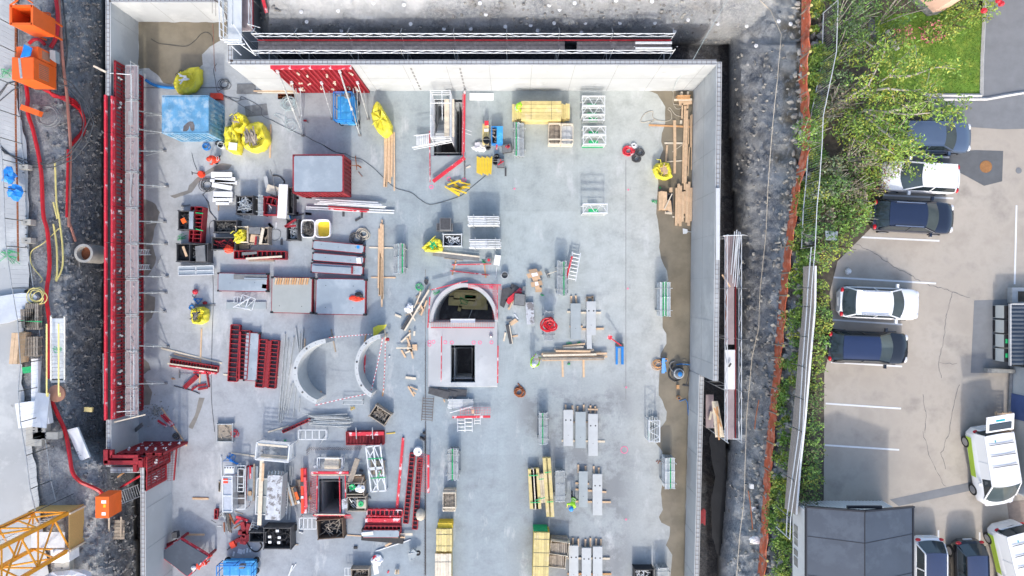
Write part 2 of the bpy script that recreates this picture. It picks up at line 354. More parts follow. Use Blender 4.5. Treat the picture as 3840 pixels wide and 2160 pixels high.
def floor_mat():
 m=bpy.data.materials.new('slab'); m.use_nodes=True; n=m.node_tree.nodes; l=m.node_tree.links; b=n['Principled BSDF']; b.inputs['Roughness'].default_value=.62
 g=n.new('ShaderNodeNewGeometry'); sx=n.new('ShaderNodeSeparateXYZ'); l.new(g.outputs['Position'],sx.inputs[0])
 def nz(sc,det=7,ro=.6,sca=(1,1,1)):
  mp=n.new('ShaderNodeMapping'); mp.inputs['Scale'].default_value=sca; l.new(g.outputs['Position'],mp.inputs[0])
  q=n.new('ShaderNodeTexNoise'); q.inputs['Scale'].default_value=sc; q.inputs['Detail'].default_value=det; q.inputs['Roughness'].default_value=ro; l.new(mp.outputs[0],q.inputs[0]); return q.outputs[0]
 def ramp(src,*st):
  q=n.new('ShaderNodeValToRGB'); e=q.color_ramp.elements
  while len(e)<len(st): e.new(.5)
  for k,(p,c) in enumerate(st): e[k].position=p; e[k].color=(*(c if hasattr(c,'__len__') else (c,c,c)),1)
  l.new(src,q.inputs[0]); return q.outputs[0]
 def mix(f,A,B,mode='MIX'):
  q=n.new('ShaderNodeMix'); q.data_type='RGBA'; q.blend_type=mode
  if hasattr(f,'node'): l.new(f,q.inputs[0])
  else: q.inputs[0].default_value=f
  for s_,i in((A,6),(B,7)):
   if hasattr(s_,'node'): l.new(s_,q.inputs[i])
   else: q.inputs[i].default_value=(*s_,1)
  return q.outputs[2]
 def math_(op,a,b_=None,c_=None):
  q=n.new('ShaderNodeMath'); q.operation=op
  for i,s_ in enumerate((a,b_,c_)):
   if s_ is None: continue
   if hasattr(s_,'node'): l.new(s_,q.inputs[i])
   else: q.inputs[i].default_value=s_
  return q.outputs[0]
 u=math_('MULTIPLY_ADD',sx.outputs[0],1/44.,.5); u=math_('ADD',u,math_('MULTIPLY_ADD',nz(.12,4),.22,-.11))
 base=ramp(u,(.02,(.41,.425,.435)),(.22,(.33,.365,.385)),(.36,(.30,.35,.37)),(.5,(.345,.392,.395)),(.66,(.405,.432,.42)),(.8,(.455,.455,.415)))
 v=math_('ADD',math_('MULTIPLY_ADD',sx.outputs[1],1/44.,.5),math_('MULTIPLY_ADD',nz(.2,4),.3,-.15))
 base=mix(1.,base,ramp(v,(.05,(.86,.88,.93)),(.4,(.95,.96,.98)),(.75,(1.06,1.05,1.02))),'MULTIPLY')
 cb=n.new('ShaderNodeCombineXYZ'); wn=n.new('ShaderNodeTexWhiteNoise'); wn.noise_dimensions='2D'
 for i,k in ((0,7.4),(1,8.6)): l.new(math_('FLOOR',math_('MULTIPLY_ADD',sx.outputs[i],1/k,.37)),cb.inputs[i])
 l.new(cb.outputs[0],wn.inputs[0]); base=mix(1.,base,ramp(wn.outputs[0],(0,.93),(1,1.05)),'MULTIPLY')
 base=mix(1.,base,ramp(nz(.9,9,.7),(.28,.76),(.5,1.),(.72,1.14)),'MULTIPLY')
 base=mix(1.,base,ramp(nz(7,4,.7),(.3,.93),(.7,1.06)),'MULTIPLY')
 base=mix(math_('MULTIPLY',ramp(nz(.55,9,.72,(1,.35,1)),(.56,0.),(.68,1.)),.6),base,(.6,.61,.61))
 base=mix(math_('MULTIPLY',ramp(nz(.42,9,.75,(.6,1,1)),(.57,0.),(.7,1.)),.5),base,(.2,.215,.235))
 def win(src,a,b_): return math_('MULTIPLY',ramp(src,(max(0,a-.03),0.),(a,1.)),ramp(src,(b_,1.),(b_+.03,0.)))
 U_=math_('MULTIPLY_ADD',sx.outputs[0],1/60.,.5); V_=math_('MULTIPLY_ADD',sx.outputs[1],1/60.,.5)
 bl=math_('MULTIPLY',math_('MULTIPLY',win(U_,.52,.625),win(V_,.14,.37)),ramp(nz(.45,10,.75),(.43,0.),(.56,1.)))
 base=mix(math_('MULTIPLY',bl,.78),base,(.17,.18,.19))
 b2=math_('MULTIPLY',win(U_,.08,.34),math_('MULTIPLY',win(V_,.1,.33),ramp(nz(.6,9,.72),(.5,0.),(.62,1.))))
 base=mix(math_('MULTIPLY',b2,.2),base,(.2,.205,.215))  # shadow over the bottom-left slab put into its colour as dark blotches
 base=mix(math_('MULTIPLY',ramp(nz(2.6,6,.8),(.69,0.),(.75,1.)),.5),base,(.55,.5,.43))
 l.new(base,b.inputs['Base Color']); l.new(math_('MULTIPLY_ADD',nz(.5),.35,.4),b.inputs['Roughness'])
 bp=n.new('ShaderNodeBump'); bp.inputs['Strength'].default_value=.25; bp.inputs['Distance'].default_value=.01; l.new(nz(12),bp.inputs['Height']); l.new(bp.outputs[0],b.inputs['Normal'])
 return m
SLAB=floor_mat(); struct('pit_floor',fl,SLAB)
DEP=-3.4
struct('basement_floor',MB().box((-5,0,DEP-.05),(26,44,.1)),'deckdark')
def shaft(name,label,pts,th=.02,d=DEP,mat='wallc'):
 mb=MB(); P=Wl(pts); n_=len(P)
 for i in range(n_):
  a,b=P[i],P[(i+1)%n_]; mb.quad((a.x,a.y,-.002),(b.x,b.y,-.002),(b.x,b.y,d),(a.x,a.y,d))
  q=((b-a).cross(Vector((0,0,1)))).normalized()*.2
  mb.quad((a.x+q.x,a.y+q.y,-.006),(b.x+q.x,b.y+q.y,-.006),(b.x+q.x,b.y+q.y,d),(a.x+q.x,a.y+q.y,d))
 make(name,label,'shaft wall',(mb,mat))
shaft('shaft_wall','concrete lining of the rectangular shaft under the scaffold stair tower',HA)
shaft('shaft_wall','curved concrete lining of the half-round stair opening',SEMI)
shaft('shaft_wall','concrete lining of the rectangular lift opening below the half-round one',HC)
shaft('shaft_wall','pale lining of the shaft framed in red edge boards at lower left',HD)
shaft('shaft_wall','shallow small floor recess with brown debris by the coiled green cable',HE,d=-.5,mat='rust')
def wet(pts,z,mat='floor_wet',name='wet_patch',rough=.12,seed=1): struct(name,sheet(Wl(pts),z,rough,seed),mat)
WR=[(2434,341),(2465,352),(2480,375),(2495,400),(2494,425),(2495,460),(2490,478),(2483,500),(2480,530),(2488,562),(2470,600),(2462,650),(2468,689),(2462,771),(2460,801),(2468,834),(2475,898),(2472,928),(2479,969),(2501,1017),(2507,1051),(2476,1095),(2483,1192),(2485,1229),(2498,1251),(2498,1289),(2479,1326),(2472,1415),(2470,1482),(2483,1501),(2501,1546),(2498,1575),(2479,1602),(2460,1661),(2483,1695),(2486,1760),(2479,1851),(2485,1911),(2470,1940),(2479,1959),(2511,1974),(2511,2011),(2498,2045),(2522,2082),(2518,2115),(2505,2300),(2564,2300),(2574,1800),(2586,1400),(2596,1000),(2598,341)]
wet(WR,.004,'floor_wet','puddle',.05)
wet([(519,83),(850,83),(848,130),(831,149),(786,175),(760,205),(762,240),(745,257),(700,290),(640,315),(611,309),(596,283),(559,257),(519,257)],.004,'floor_wet','puddle',.08,2)
wet([(526,715),(540,749),(581,764),(604,797),(593,823),(578,864),(570,905),(581,942),(585,987),(559,1032),(536,1040),(536,1100),(578,1114),(581,1155),(570,1192),(533,1225),(530,1340),(559,1363),(566,1386),(533,1408),(559,1442),(570,1471),(559,1516),(526,1520)],.004,'damp','damp_patch',.12,3)
Q(0,1)
wet([(1710,520),(1800,495),(1890,470),(1900,420),(1980,340),(2060,280),(2150,225),(2230,190),(2335,210),(2300,260),(2130,280),(2040,330),(1930,490),(1760,545)],.004,'damp','damp_patch',.05,4)
Q(0,2)
wet([(2000,1100),(2060,1105),(2030,1200),(1990,1300),(1940,1420),(1895,1400),(1960,1280),(1985,1180)],.004,'damp','damp_patch',.05,5)
T()
mb=MB(); pbox(mb,520,326,850,331,0,.012); pbox(mb,1594,1010,1597,2300,.0,.006); pbox(mb,2346,600,2348,1500,0,.005)
struct('floor_joint',mb,'greystone')
Lr=[(-300,-300),(62,-300),(60,120),(62,400),(100,540),(108,760),(110,1080),(92,1090),(80,1400),(105,1620),(135,1750),(150,1900),(200,2300),(-300,2300)]
m=M('site',(.40,.41,.41),.75,0,.08,.4,(.5,.51,.5),(.5,.6),.3,c3=(.28,.285,.28),t3=(.66,.74),s3=1.5)
struct('site_road',sheet([W(x,y,4.2) for x,y in Lr],4.2,.12,11),'site')
def wall(name,label,pts,z,rz=True,jn=None,z0=0.0,lines=True):
 """pts: inner foot line in photo px at z=0 [(x,y),(x,y)], outward offset .32 m to the given side"""
 a=W(*pts[0]);b=W(*pts[1]); side=pts[2]; d=(b-a).normalized(); nrm=Vector((-d.y,d.x,0))*side; th=.34
 P=[a,b,b+nrm*th,a+nrm*th]; body=MB().poly([(p.x,p.y) for p in P],z0-3,z); top=MB(); L=(b-a).length
 k=int(L/.18)
 rb=MB()
 for o_ in (.07,.27):
  rb.bar(a+nrm*o_+Vector((0,0,z+.02)),b+nrm*o_+Vector((0,0,z+.02)),.016)
 for i in range(int(L/.3)):
  p=a+d*(i*.3+.1)
  rb.bar(p+nrm*.05+Vector((0,0,z+.035)),p+nrm*.29+Vector((0,0,z+.035)),.016)
 ln=MB()
 if lines:   # panel joints on the inner face, 2 mm proud
  for i in range(1,int(L/2.7)+1):
   p=a+d*i*2.7-nrm*.002
   ln.bar(p+Vector((0,0,z0+.05)),p+Vector((0,0,z-.02)),.02,.004)
  if z>4: ln.bar(a-nrm*.002+Vector((0,0,z*.52)),b-nrm*.002+Vector((0,0,z*.52)),.004,.02)
 make(name,label,'wall',[('wall_body',body,'wallc'),('rebar',rb,'rebar'),('panel_joint',ln,'greystone')])
wall('concrete_wall','tall sunlit white concrete wall carrying the red tilted formwork along the top',[(985,341),(2598,341),1],5.6)
wall('concrete_wall','tall shaded grey concrete wall behind the right-hand puddle',[(2598,330),(2586,1388),1],5.6)
wall('concrete_wall','stepped low concrete wall at lower right beside the black sheeting',[(2585,1389),(2560,2400),1],2.5)
wall('concrete_wall','short bright concrete wall closing the wet recess at upper left',[(512,82),(992,82),1],3.3)
wall('concrete_wall','grey concrete wall on the left side of the wet recess and behind red formwork',[(520,1705),(518,70),1],3.3)
wall('concrete_wall','end wall beside the scaffold stair between recess and main slab',[(977,330),(975,-60),-1],5.6,lines=False)
wall('concrete_wall','lower left concrete wall below the stepped red corner formwork',[(648,2420),(645,1705),1],3.5)
wall('concrete_wall','short return wall under the red corner formwork',[(645,1706),(520,1706),1],3.4,lines=False)
mb=MB()
for x0 in (1580,1745):
 for i in range(7):
  z=.5+i*.72; p=W(x0,341); mb.box((p.x,p.y-.004,z),(.12,.01,.46))
make('joint_strip','dark dashed joint strips above the stair tower opening','joint strip',(mb,'greystone'))
# ================= FORMWORK, SCAFFOLDS =================
T()
def fpanel(mb,rb,a,b,z0,z1,nr,t=.12,ribs=5,vert=True):
 """formwork panel standing on foot line a-b (place points), its ribbed back towards nr"""
 d=(b-a).normalized(); L=(b-a).length; q=nr.normalized()
 for k in (0,L-.07): 
  p=a+d*(k+.035)+q*t/2; mb.bar(p+Vector((0,0,z0)),p+Vector((0,0,z1)),.07,t)
 for z in (z0+.04,z1-.04): mb.bar(a+q*t/2+Vector((0,0,z)),b+q*t/2+Vector((0,0,z)),t,.08)
 n=ribs
 for i in range(1,n):
  if vert: 
   p=a+d*(L*i/n)+q*t*.45; rb.bar(p+Vector((0,0,z0)),p+Vector((0,0,z1)),.05,t*.8)
  else: 
   z=z0+(z1-z0)*i/n; rb.bar(a+q*t*.45+Vector((0,0,z)),b+q*t*.45+Vector((0,0,z)),t*.8,.05)
 m=4
 for i in range(1,m):
  if vert: z=z0+(z1-z0)*i/m; rb.bar(a+q*t*.4+Vector((0,0,z)),b+q*t*.4+Vector((0,0,z)),t*.7,.07)
  else: 
   p=a+d*(L*i/m)+q*t*.5; rb.bar(p+Vector((0,0,z0)),p+Vector((0,0,z1)),.09,t)
def clampB(mb,p,s=.12):
 for i in range(3): mb.box(p+Vector((U(-s,s),U(-s,s),U(0,s))),(U(.05,.13),U(.05,.13),.08),U(0,3))
FX=-26.18; ys=[1080-v for v in (285,412,540,668,796,923,1050,1178,1305,1432,1538)]; EQ=R(0)
YW=[v/53.2 for v in ys]
for i in range(10):
 a=Vector((FX,YW[i],0)); b=Vector((FX,YW[i+1]+.02,0)); mb=MB(); rb=MB(); cl=MB(); face=MB()
 fpanel(mb,rb,a,b,.02,3.42,Vector((1,0,0)),.13,9)
 face.box(((a.x-.012),(a.y+b.y)/2,1.72),(.02,abs(a.y-b.y),3.38))
 for k in range(4): clampB(cl,Vector((FX+.2,U(b.y+.2,a.y-.2),rnd.choice([.7,1.7,2.9,3.1]))),.06)
 make('red_formwork','tall red ribbed formwork panel standing along the left wall','formwork panel',[('frame',mb,'red'),('rib',rb,'reddark'),('plywood',face,'greyboard'),('clamp',cl,'galv')],'red formwork panels along the left wall')
for i in range(10):
 if i==0: continue
 x=FX-.34; mb=MB(); a=YW[i];b=YW[i+1]+.02; y=(a+b)/2
 top=MB().box((x+.08,y,3.86),(.14,abs(a-b),.18)); bl=MB().box((x+.24,y,3.72),(.17,abs(a-b)-.01,.1))
 f=MB().box((x+.06,y,1.9),(.08,abs(a-b)-.02,3.7))
 inn=MB().box((x+.39,y,3.6),(.12,abs(a-b)-.01,.3))
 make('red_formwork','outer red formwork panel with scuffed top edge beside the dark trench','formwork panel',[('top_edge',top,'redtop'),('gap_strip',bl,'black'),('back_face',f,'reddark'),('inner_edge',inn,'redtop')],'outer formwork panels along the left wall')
for i in range(10):
 a,b=YW[i],YW[i+1]+.03; y=(a+b)/2; L=abs(a-b); z=2.55
 fr=MB(); net=MB(); deb=MB(); rl=MB(); x0,x1=FX+.3,FX+1.13
 for x in (x0,x1): fr.box((x,y,z),(.06,L-.03,.07))
 for yy in (a-.03,b+.03): fr.box(((x0+x1)/2,yy,z),(x1-x0,.06,.07))
 net.box(((x0+x1)/2,y,z-.01),(x1-x0-.06,L-.06,.02))
 for k in range(12): 
  q=Vector((U(x0+.25,x1-.3),U(b+.1,a-.1),z+.03)); deb.bar(q,q+Vector((U(-.15,.15),U(-.22,.22),U(0,.04))),.03)
 if i in(1,): deb.box((x0+.35,y,z+.05),(.3,.9,.04))
 for zz in (z+.5,z+1.0): rl.tube((x1+.05,a,zz),(x1+.05,b,zz),.02,5)
 for yy in (a-.1,b+.1): rl.tube((x1+.05,yy,z),(x1+.05,yy,z+1.05),.025,5)
 if i==3:
  rl.tube((x0+.5,a-.1,z+.12),(x0+.3,b+.3,z+.12),.035,6)
 make('access_platform','grey mesh walkway deck hung on the red formwork of the left wall','platform',[('frame',fr,'galv'),('deck',net,'deckpale'),('debris',deb,'galv'),('guard_rail',rl,'galv')],'walkway decks along the left wall')
def pushprop(hx,hy,hz_,bx,by,label,group,r=.045):
 a=W(hx,hy,hz_); b=W(bx,by,.05); mb=MB(); mb.tube(a,b.lerp(a,.25),r,7); mb.tube(b.lerp(a,.28),b,r*.6,6)
 mb.tube(b.lerp(a,.42),b.lerp(a,.46),r*1.6,7)
 lo=MB(); lo.tube(a-Vector((0,0,a.z*.72)),b+Vector((0,0,.02)),r*.55,5)
 ft=MB().box(b,(.22,.16,.06)).box(b+Vector((0,0,.06)),(.08,.08,.12)); hd=MB().box(a,(.16,.16,.2),.3)
 make('push_pull_prop',label,'wall prop',[('strut',mb,'galv'),('lower_strut',lo,'galv'),('foot_plate',ft,'greystone'),('head_bracket',hd,'galvw')],group)
for y,(bx,by) in zip((412,482,566,692,760,829,912,1036,1098,1170,1296,1440),((612,433),(612,497),(618,566),(627,699),(0,0),(618,832),(622,915),(627,1037),(622,1098),(618,1168),(630,1300),(622,1437))):
 if bx: pushprop(500,y,2.2,bx,by,'slanted galvanised push-pull prop bracing the left red formwork','props bracing the left formwork')
for y in (946,1002):   # two ladders down from the platform
 mb=MB(); a=W(505,y-9,2.5);b=W(562,y-9,0.05); c=W(505,y+9,2.5); d=W(566,y+9,.05); st=MB().tube(a,b,.03,5).tube(c,d,.03,5)
 for k in range(1,9): mb.tube(a.lerp(b,k/9),c.lerp(d,k/9),.022,5)
 make('ladder','aluminium ladder leaning on the left walkway over the damp patch, '+('upper of the two' if y<960 else 'lower of the two'),'ladder',[('stile',st,'galvw'),('rung',mb,'galvw')])
mb=MB()
for z in (2.9,3.3): mb.tube(W(402,273,z),W(492,280,z),.03,5)
mb.tube(W(402,278,3),W(402,392,3),.03,5); mb.tube(W(492,276,3.2),W(494,420,3.0),.03,5)
make('tube_railing','white tube end rail at the upper end of the left walkway','guard rail',(mb,'galvw'))
mb=MB()
for z in (2.9,3.3): mb.tube(W(430,1545,z),W(502,1540,z),.03,5)
mb.tube(W(502,1300,3.1),W(502,1540,3.1),.03,5).tube(W(430,1545,3.2),W(428,1536,2.5),.03,5)
make('tube_railing','white tube end rail at the lower end of the left walkway','guard rail',(mb,'galvw'))
yf=W(1200,341).y-.02
for i in range(4):
 xa=W(1118,341).x+i*1.27; a=Vector((xa+1.27,yf,0)); b=Vector((xa,yf,0)); mb=MB(); rb=MB(); cl=MB(); tp=MB()
 fpanel(mb,rb,a,b,.05,5.5,Vector((0,-1,0)),.14,20,vert=False)
 face=MB().box((xa+.635,yf+.0,2.8),(1.26,.02,5.4)); tp.box((xa+.635,yf-.07,5.53),(1.26,.3,.1))
 for k in range(4): clampB(cl,Vector((xa+U(.1,1.1),yf-.2,U(.8,4.5))),.1)
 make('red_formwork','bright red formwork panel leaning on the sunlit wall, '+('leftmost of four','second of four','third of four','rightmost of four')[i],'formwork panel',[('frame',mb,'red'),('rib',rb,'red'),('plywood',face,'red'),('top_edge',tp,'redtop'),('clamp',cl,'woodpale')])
def wallprop(hx,hy,bx,by,label,r=.05):
 k=(yf-.2)/(1080-hy)*F; pushprop(hx,hy,H-k,bx,by,label,'props bracing the top red formwork',r)
for j,(a,b,c,d) in enumerate(((1041,268,1137,507),(1094,310,1126,440),(1126,335,1134,508),(1206,311,1246,445),(1274,268,1349,507),(1341,310,1381,446),(1338,336,1346,480))):
 wallprop(a,b,c,d,('long push-pull prop nearest the left corner of the top formwork','short prop right of the longest left prop','upright-looking prop ending by the red drill','short prop left of the blue scissor lift','long prop crossing over the blue scissor lift','short outermost right prop of the top formwork','thin prop right of the blue scissor lift')[j],.055 if j in(0,4) else .035)
Q(0,3)
def tilted(pts_top,zt,pts_foot=None): pass
mb=MB();rb=MB();cl=MB();tp=MB()
A=[W(1060,180,3.55),W(1060,310,3.55),W(1420,310,3.55),W(1435,350,3.55)]
def topbar(m,x0,y0,x1,y1,z=3.6,w=.28,h=.3): m.bar(W(x0,y0,z),W(x1,y1,z),w,h)
bk=MB().bar(W(1105,240,3.3),W(1105,285,3.3),.3,.1).bar(W(1095,275,3.3),W(1420,275,3.3),.45,.1)
topbar(tp,1075,175,1075,312); topbar(tp,1060,303,1400,303); topbar(tp,1130,180,1130,255,w=.16); topbar(tp,1130,243,1400,243,w=.2); topbar(tp,1425,262,1425,350,w=.28); topbar(tp,1350,268,1440,268,w=.16); topbar(tp,1368,320,1368,398,w=.24)
inn=Vector((0,1,0)); ya=W(1400,240,3.5).y+.02
a=Vector((W(1140,240,3.5).x+.2,ya,0)); b=Vector((W(1440,240,3.5).x+1.3,ya,0)); nn=5
for i in range(nn):
 p=a.lerp(b,i/nn);q=a.lerp(b,(i+1)/nn); fpanel(mb,rb,p,q,.05,3.5,Vector((0,1,0)),.16,7)
 clampB(cl,p.lerp(q,.5)+Vector((0,.22,2.6)),.12); clampB(cl,p.lerp(q,.9)+Vector((0,.22,1.2)),.12)
make('red_formwork','stepped dark red corner formwork at the lower end of the left wall','formwork panel',[('top_edge',tp,'red'),('gap_strip',bk,'black'),('frame',mb,'red'),('rib',rb,'reddark'),('clamp',cl,'galvw')])
xq=W(1455,350,3.5).x; mb=MB();rb=MB();cl=MB()
for i in range(2):
 p=Vector((xq,ya-.1-1.1*i,0)); q=p+Vector((0,-1.1,0)); fpanel(mb,rb,p,q,.9 if i else .4,3.5,Vector((1,0,0)),.16,6)
 clampB(cl,p.lerp(q,.5)+Vector((.22,0,2.4)),.12)
make('red_formwork','dark red ribbed formwork turning the corner above the lower left wall','formwork panel',[('frame',mb,'red'),('rib',rb,'reddark'),('clamp',cl,'galvw')])
mb=MB().bar(W(1780,140,.6),W(1750,485,.6),.07,.12); nt_=MB()
for k in range(15):
 t=k/14; a=W(1780,140,.55).lerp(W(1750,485,.55),t); nt_.bar(a,a+Vector((-1.25+t*.15,-.0,.5)),.012)
for k in range(7): nt_.bar(W(1780,140,.55)+Vector((-.2*k,0,.08*k)),W(1750,485,.55)+Vector((-.18*k,0,.08*k)),.012)
make('edge_barrier','red mesh edge barrier leaning at the lower left wall below the corner formwork','edge barrier',[('toe_board',mb,'red'),('net',nt_,'reddark')])
def scaffold_bay(a,b,side,z,wd,label,group,deckmat='deckdark',hole=False,stair=False,redt=True,name='scaffold_bay'):
 """deck from a to b (place xy of the wall side edge), width wd towards side"""
 d=(b-a); L=d.length; d=d/L; s=side; fr=MB();dk=MB();rl=MB();bd=MB();tb=MB()
 up=Vector((0,0,1))
 for p in (a,b):
  for o in (0,wd): fr.tube(p+s*o-up*2.5,p+s*o+up*(z+1.15),.026,5)
  for zz in (z-.06,1.2,3): fr.tube(p+up*zz,p+s*wd+up*zz,.028,5)
  fr.tube(p+s*wd+up*(z+1.1),p+s*(wd+.55)+up*(z+.5),.025,5)
 rng=((0,1),) if not hole else ((0,.12),(.35,1))
 for u,v in rng:
  for k in range(3):
   o=.12+(wd-.24)*(k+.5)/3; dk.bar(a+d*L*u+s*o+up*z,a+d*L*v+s*o+up*z,(wd-.26)/3,.05)
 for o in (-.02,wd+.02):
  for zz in (z+.5,z+1.0): rl.tube(a+s*o+up*zz,b+s*o+up*zz,.024,6)
  m=4
  for k in range(m):
   p=a+d*L*k/m; q=a+d*L*(k+1)/m; rl.tube(p+s*o+up*(z+(.5 if k%2 else 1)),q+s*o+up*(z+(1 if k%2 else .5)),.02,5)
 if redt: bd.bar(a+s*(wd-.06)+up*(z+.08),b+s*(wd-.06)+up*(z+.08),.03,.15)
 if stair:
  for k in range(9): tb.bar(a+d*(L*.25+k*.22)+s*.15+up*(z-.1-k*.21),a+d*(L*.25+k*.22)+s*(wd-.15)+up*(z-.1-k*.21),.2,.03)
 return make(name,label,'scaffold',[('standard',fr,'galvw'),('deck',dk,deckmat),('guard_rail',rl,'galvw'),('toe_board',bd,'red' if redt else 'galv'),('stair',tb,'galv')],group)
T()
za=5.0; ya=W(0,208,za).y; wd=1.0
xs=[W(x,0,6.0).x for x in (945,1105,1303,1502,1700,1900,2098,2299,2530)]
for i in range(8):
 scaffold_bay(Vector((xs[i],ya,0)),Vector((xs[i+1],ya,0)),Vector((0,1,0)),za,wd,'white-railed dark scaffold bay outside the top wall'+(' with an open hatch' if i==6 else ', last bay at the right end' if i==7 else ', first bay by the corner' if i==0 else ''),'scaffold bays along the top wall','deckdark',hole=(i==6))
mb=MB(); 
for x in (2380,2540): mb.tube(W(x,175,za+1),W(x-3,175,za+.1),.02)
for y in (158,163,179,183): mb.tube(W(2383,y,za+1.05),W(2520,y,za+1.05),.03)
make('tube_railing','spare rail frame lying on the last bay of the top scaffold','guard rail',(mb,'galvw'))
x0=W(895,0,4.9).x; scaffold_bay(Vector((x0,W(0,115,4.9).y,0)),Vector((x0,W(0,-60,4.9).y,0)),Vector((1,0,0)),4.9,1.0,'corner scaffold bay with tall dark shaft beside the gravelly rock','corner scaffold','deckpale',stair=False)
x0=W(855,0,5.7).x
fr=MB();dk=MB()
dk.box((x0+.45,W(0,45,5.75).y,5.75),(.86,3.6,.05)); 
for k in range(7): fr.tube((x0+.02,W(0,160-k*26,5.7).y,4.2),(x0+.02,W(0,160-k*26,5.7).y,6.9),.022,5)
for zz in (6.3,6.9): fr.tube((x0-.02,W(0,165,5.7).y,zz),(x0-.02,W(0,-40,5.7).y,zz),.03,5)
make('scaffold_bay','pale decked scaffold top on the end wall with white tubes over the recess','scaffold',[('deck',dk,'corr'),('guard_rail',fr,'galvw')])
mb=MB()   # outer ladder tower of tubes left
for (xa,ya_,xb,yb) in ((820,0,826,148),(833,0,838,148)): 
 mb.tube(W(xa,ya_,6.5),W(xb,yb,6.2),.03,5)
for y in (148,157,165): mb.tube(W(826+(y-148)*1.6,y,6.4),W(898+(y-148)*1.2,y,6.4),.04,5)
mb.tube(W(875,92,6.4),W(955,205,5.8),.03,5).tube(W(880,150,6.4),W(960,208,5.6),.03,5).tube(W(868,172,5.7),W(905,207,5.5),.03,5)
make('scaffold_tube_set','loose white scaffold tubes at the corner above the recess','scaffold',(mb,'galvw'))
mb=MB()   # rebar starter mats top left over recess
for k in range(15): mb.tube(W(790+k*5.5,-6+k*1.5,3.5),W(851,25+k*7.5,5.2),.012,4)
for k in range(4): mb.tube(W(796+k*13,-4,3.6),W(796+k*13,50+k*10,4.3),.012,4)
make('rebar_mat','rusty starter bars fanning over the recess at the top','rebar',(mb,'rebar'))
mb=MB()
for p,q in (((985,-10,4.5),(1000,48,4.3)),): mb.bar(W(*p),W(*q),.2,.12)
make('steel_beam','short red steel beam lying on the rock at the top','beam',(mb,'redtop'))
xr=W(2710,0,4.7).x; yy=[W(0,y,5).y for y in (884,1082,1270,1462,1650)]
for i in range(4):
 scaffold_bay(Vector((xr-.0,yy[i],0)),Vector((xr-.0,yy[i+1],0)),Vector((1,0,0)),4.7,.85,('grey decked scaffold bay with loose tubes at its outer rail','grey decked scaffold bay with a rusty bar on its deck','scaffold bay with ladder hatch and bright white aluminium deck','lowest right scaffold bay with white end frame')[i],'scaffold bays along the right wall','deckpale' if i!=2 else 'deckpale',hole=(i==2))
mb=MB().bar((xr+.42,W(0,1312,4.8).y,4.78),(xr+.42,W(0,1460,4.8).y,4.78),.68,.05)
make('scaffold_deck','bright aluminium deck plate on the right scaffold with a power tool','deck plate',(mb,'white'))
mb=MB().bar(W(2733,1376,5),W(2741,1362,5),.09,.1); make('power_tool','grey cordless tool lying on the bright deck plate','power tool',(mb,'dark'))
for j,(x0_,y0_,x1_,y1_) in enumerate(((2755,868,2741,1030),(2763,862,2748,1062),(2770,868,2755,1075),(2776,870,2763,1078),(2768,880,2752,1020))):
 make('scaffold_tube','long white scaffold tube bundled at the outer rail of the right scaffold','scaffold tube',(MB().tube(W(x0_,y0_,5.2),W(x1_,y1_,5.2),.035,6),'galvw'),'loose tubes on the right scaffold')
make('scaffold_tube','white cross tube over the upper end of the right scaffold','scaffold tube',(MB().tube(W(2712,884,5.9),W(2790,881,5.9),.03,6),'galvw'))
make('rebar_bar','long rusty bar lying on the right scaffold deck','rebar',(MB().tube(W(2726,1083,4.8),W(2718,1245,4.8),.025,5),'rust'))
make('timber_plank','pale plank leaning on the right scaffold deck','plank',(MB().bar(W(2708,1030,5.1),W(2738,1076,5.0),.09,.05),'wood'))
mb=MB().bar(W(2748,1646,5.2),W(2782,1646,5.2),.05,.05).bar(W(2770,1580,5.4),W(2772,1645,5.4),.05)
make('tube_railing','white end frame of the right scaffold above the black sheeting','guard rail',(mb,'galvw'))
mb=MB(); pbox(mb,2685,705,2699,975,5.68,5.73); make('cover_plate','long white cover plate on top of the right wall','cover plate',(mb,'corr'))
mb=MB()
for k in range(5): pbar(mb,2673+k*4,1505,2686+k*7,1640,.1,3.4+.06*k,3.46+.06*k)
make('timber_bundle','pale planks stacked in the trench beside the lower right scaffold','timber stack',(mb,'woodpale'))
mb=MB(); pbar(mb,2679,1530,2706,1600,.1,4,4.06); pbar(mb,2690,1525,2697,1650,.1,3.9,3.96); make('timber_bundle','orange-brown boards lying against the right scaffold','timber stack',(mb,'woodr'))
mb=MB(); pbox(mb,2647,1480,2676,1605,1.9,2.0); make('plywood_sheet','dusty sheet on trench shoring beside the low wall','plywood',(mb,'deckpale'))
mb=MB().bar(W(2668,1543,2.2),W(2660,1574,2.2),.16,.12); make('timber_block','short pale timber block on the dusty sheet','timber',(mb,'woodpale'))
mb=MB()   # black geotextile along trench
P=[(2680,1600),(2700,1610),(2722,1660),(2720,1780),(2722,1880),(2712,1990),(2700,2085),(2690,2080),(2668,2000),(2665,1890),(2680,1790),(2665,1700),(2660,1640)]
mb=sheet([W(x,y,.35) for x,y in P],.4,.08,3); make('sheeting','black plastic sheeting draped in the right trench','sheeting',(mb,'blacktarp'))
mb=MB()
for k in range(7): mb.bar(W(2624+k*3.4,1912+U(-8,8),.3+k*.02),W(2622+k*3.4,1965+U(-8,8),.35),.09,.06)
make('steel_beam_stack','rust-red steel pieces at the foot of the low right wall','steel parts',(mb,'reddark'))
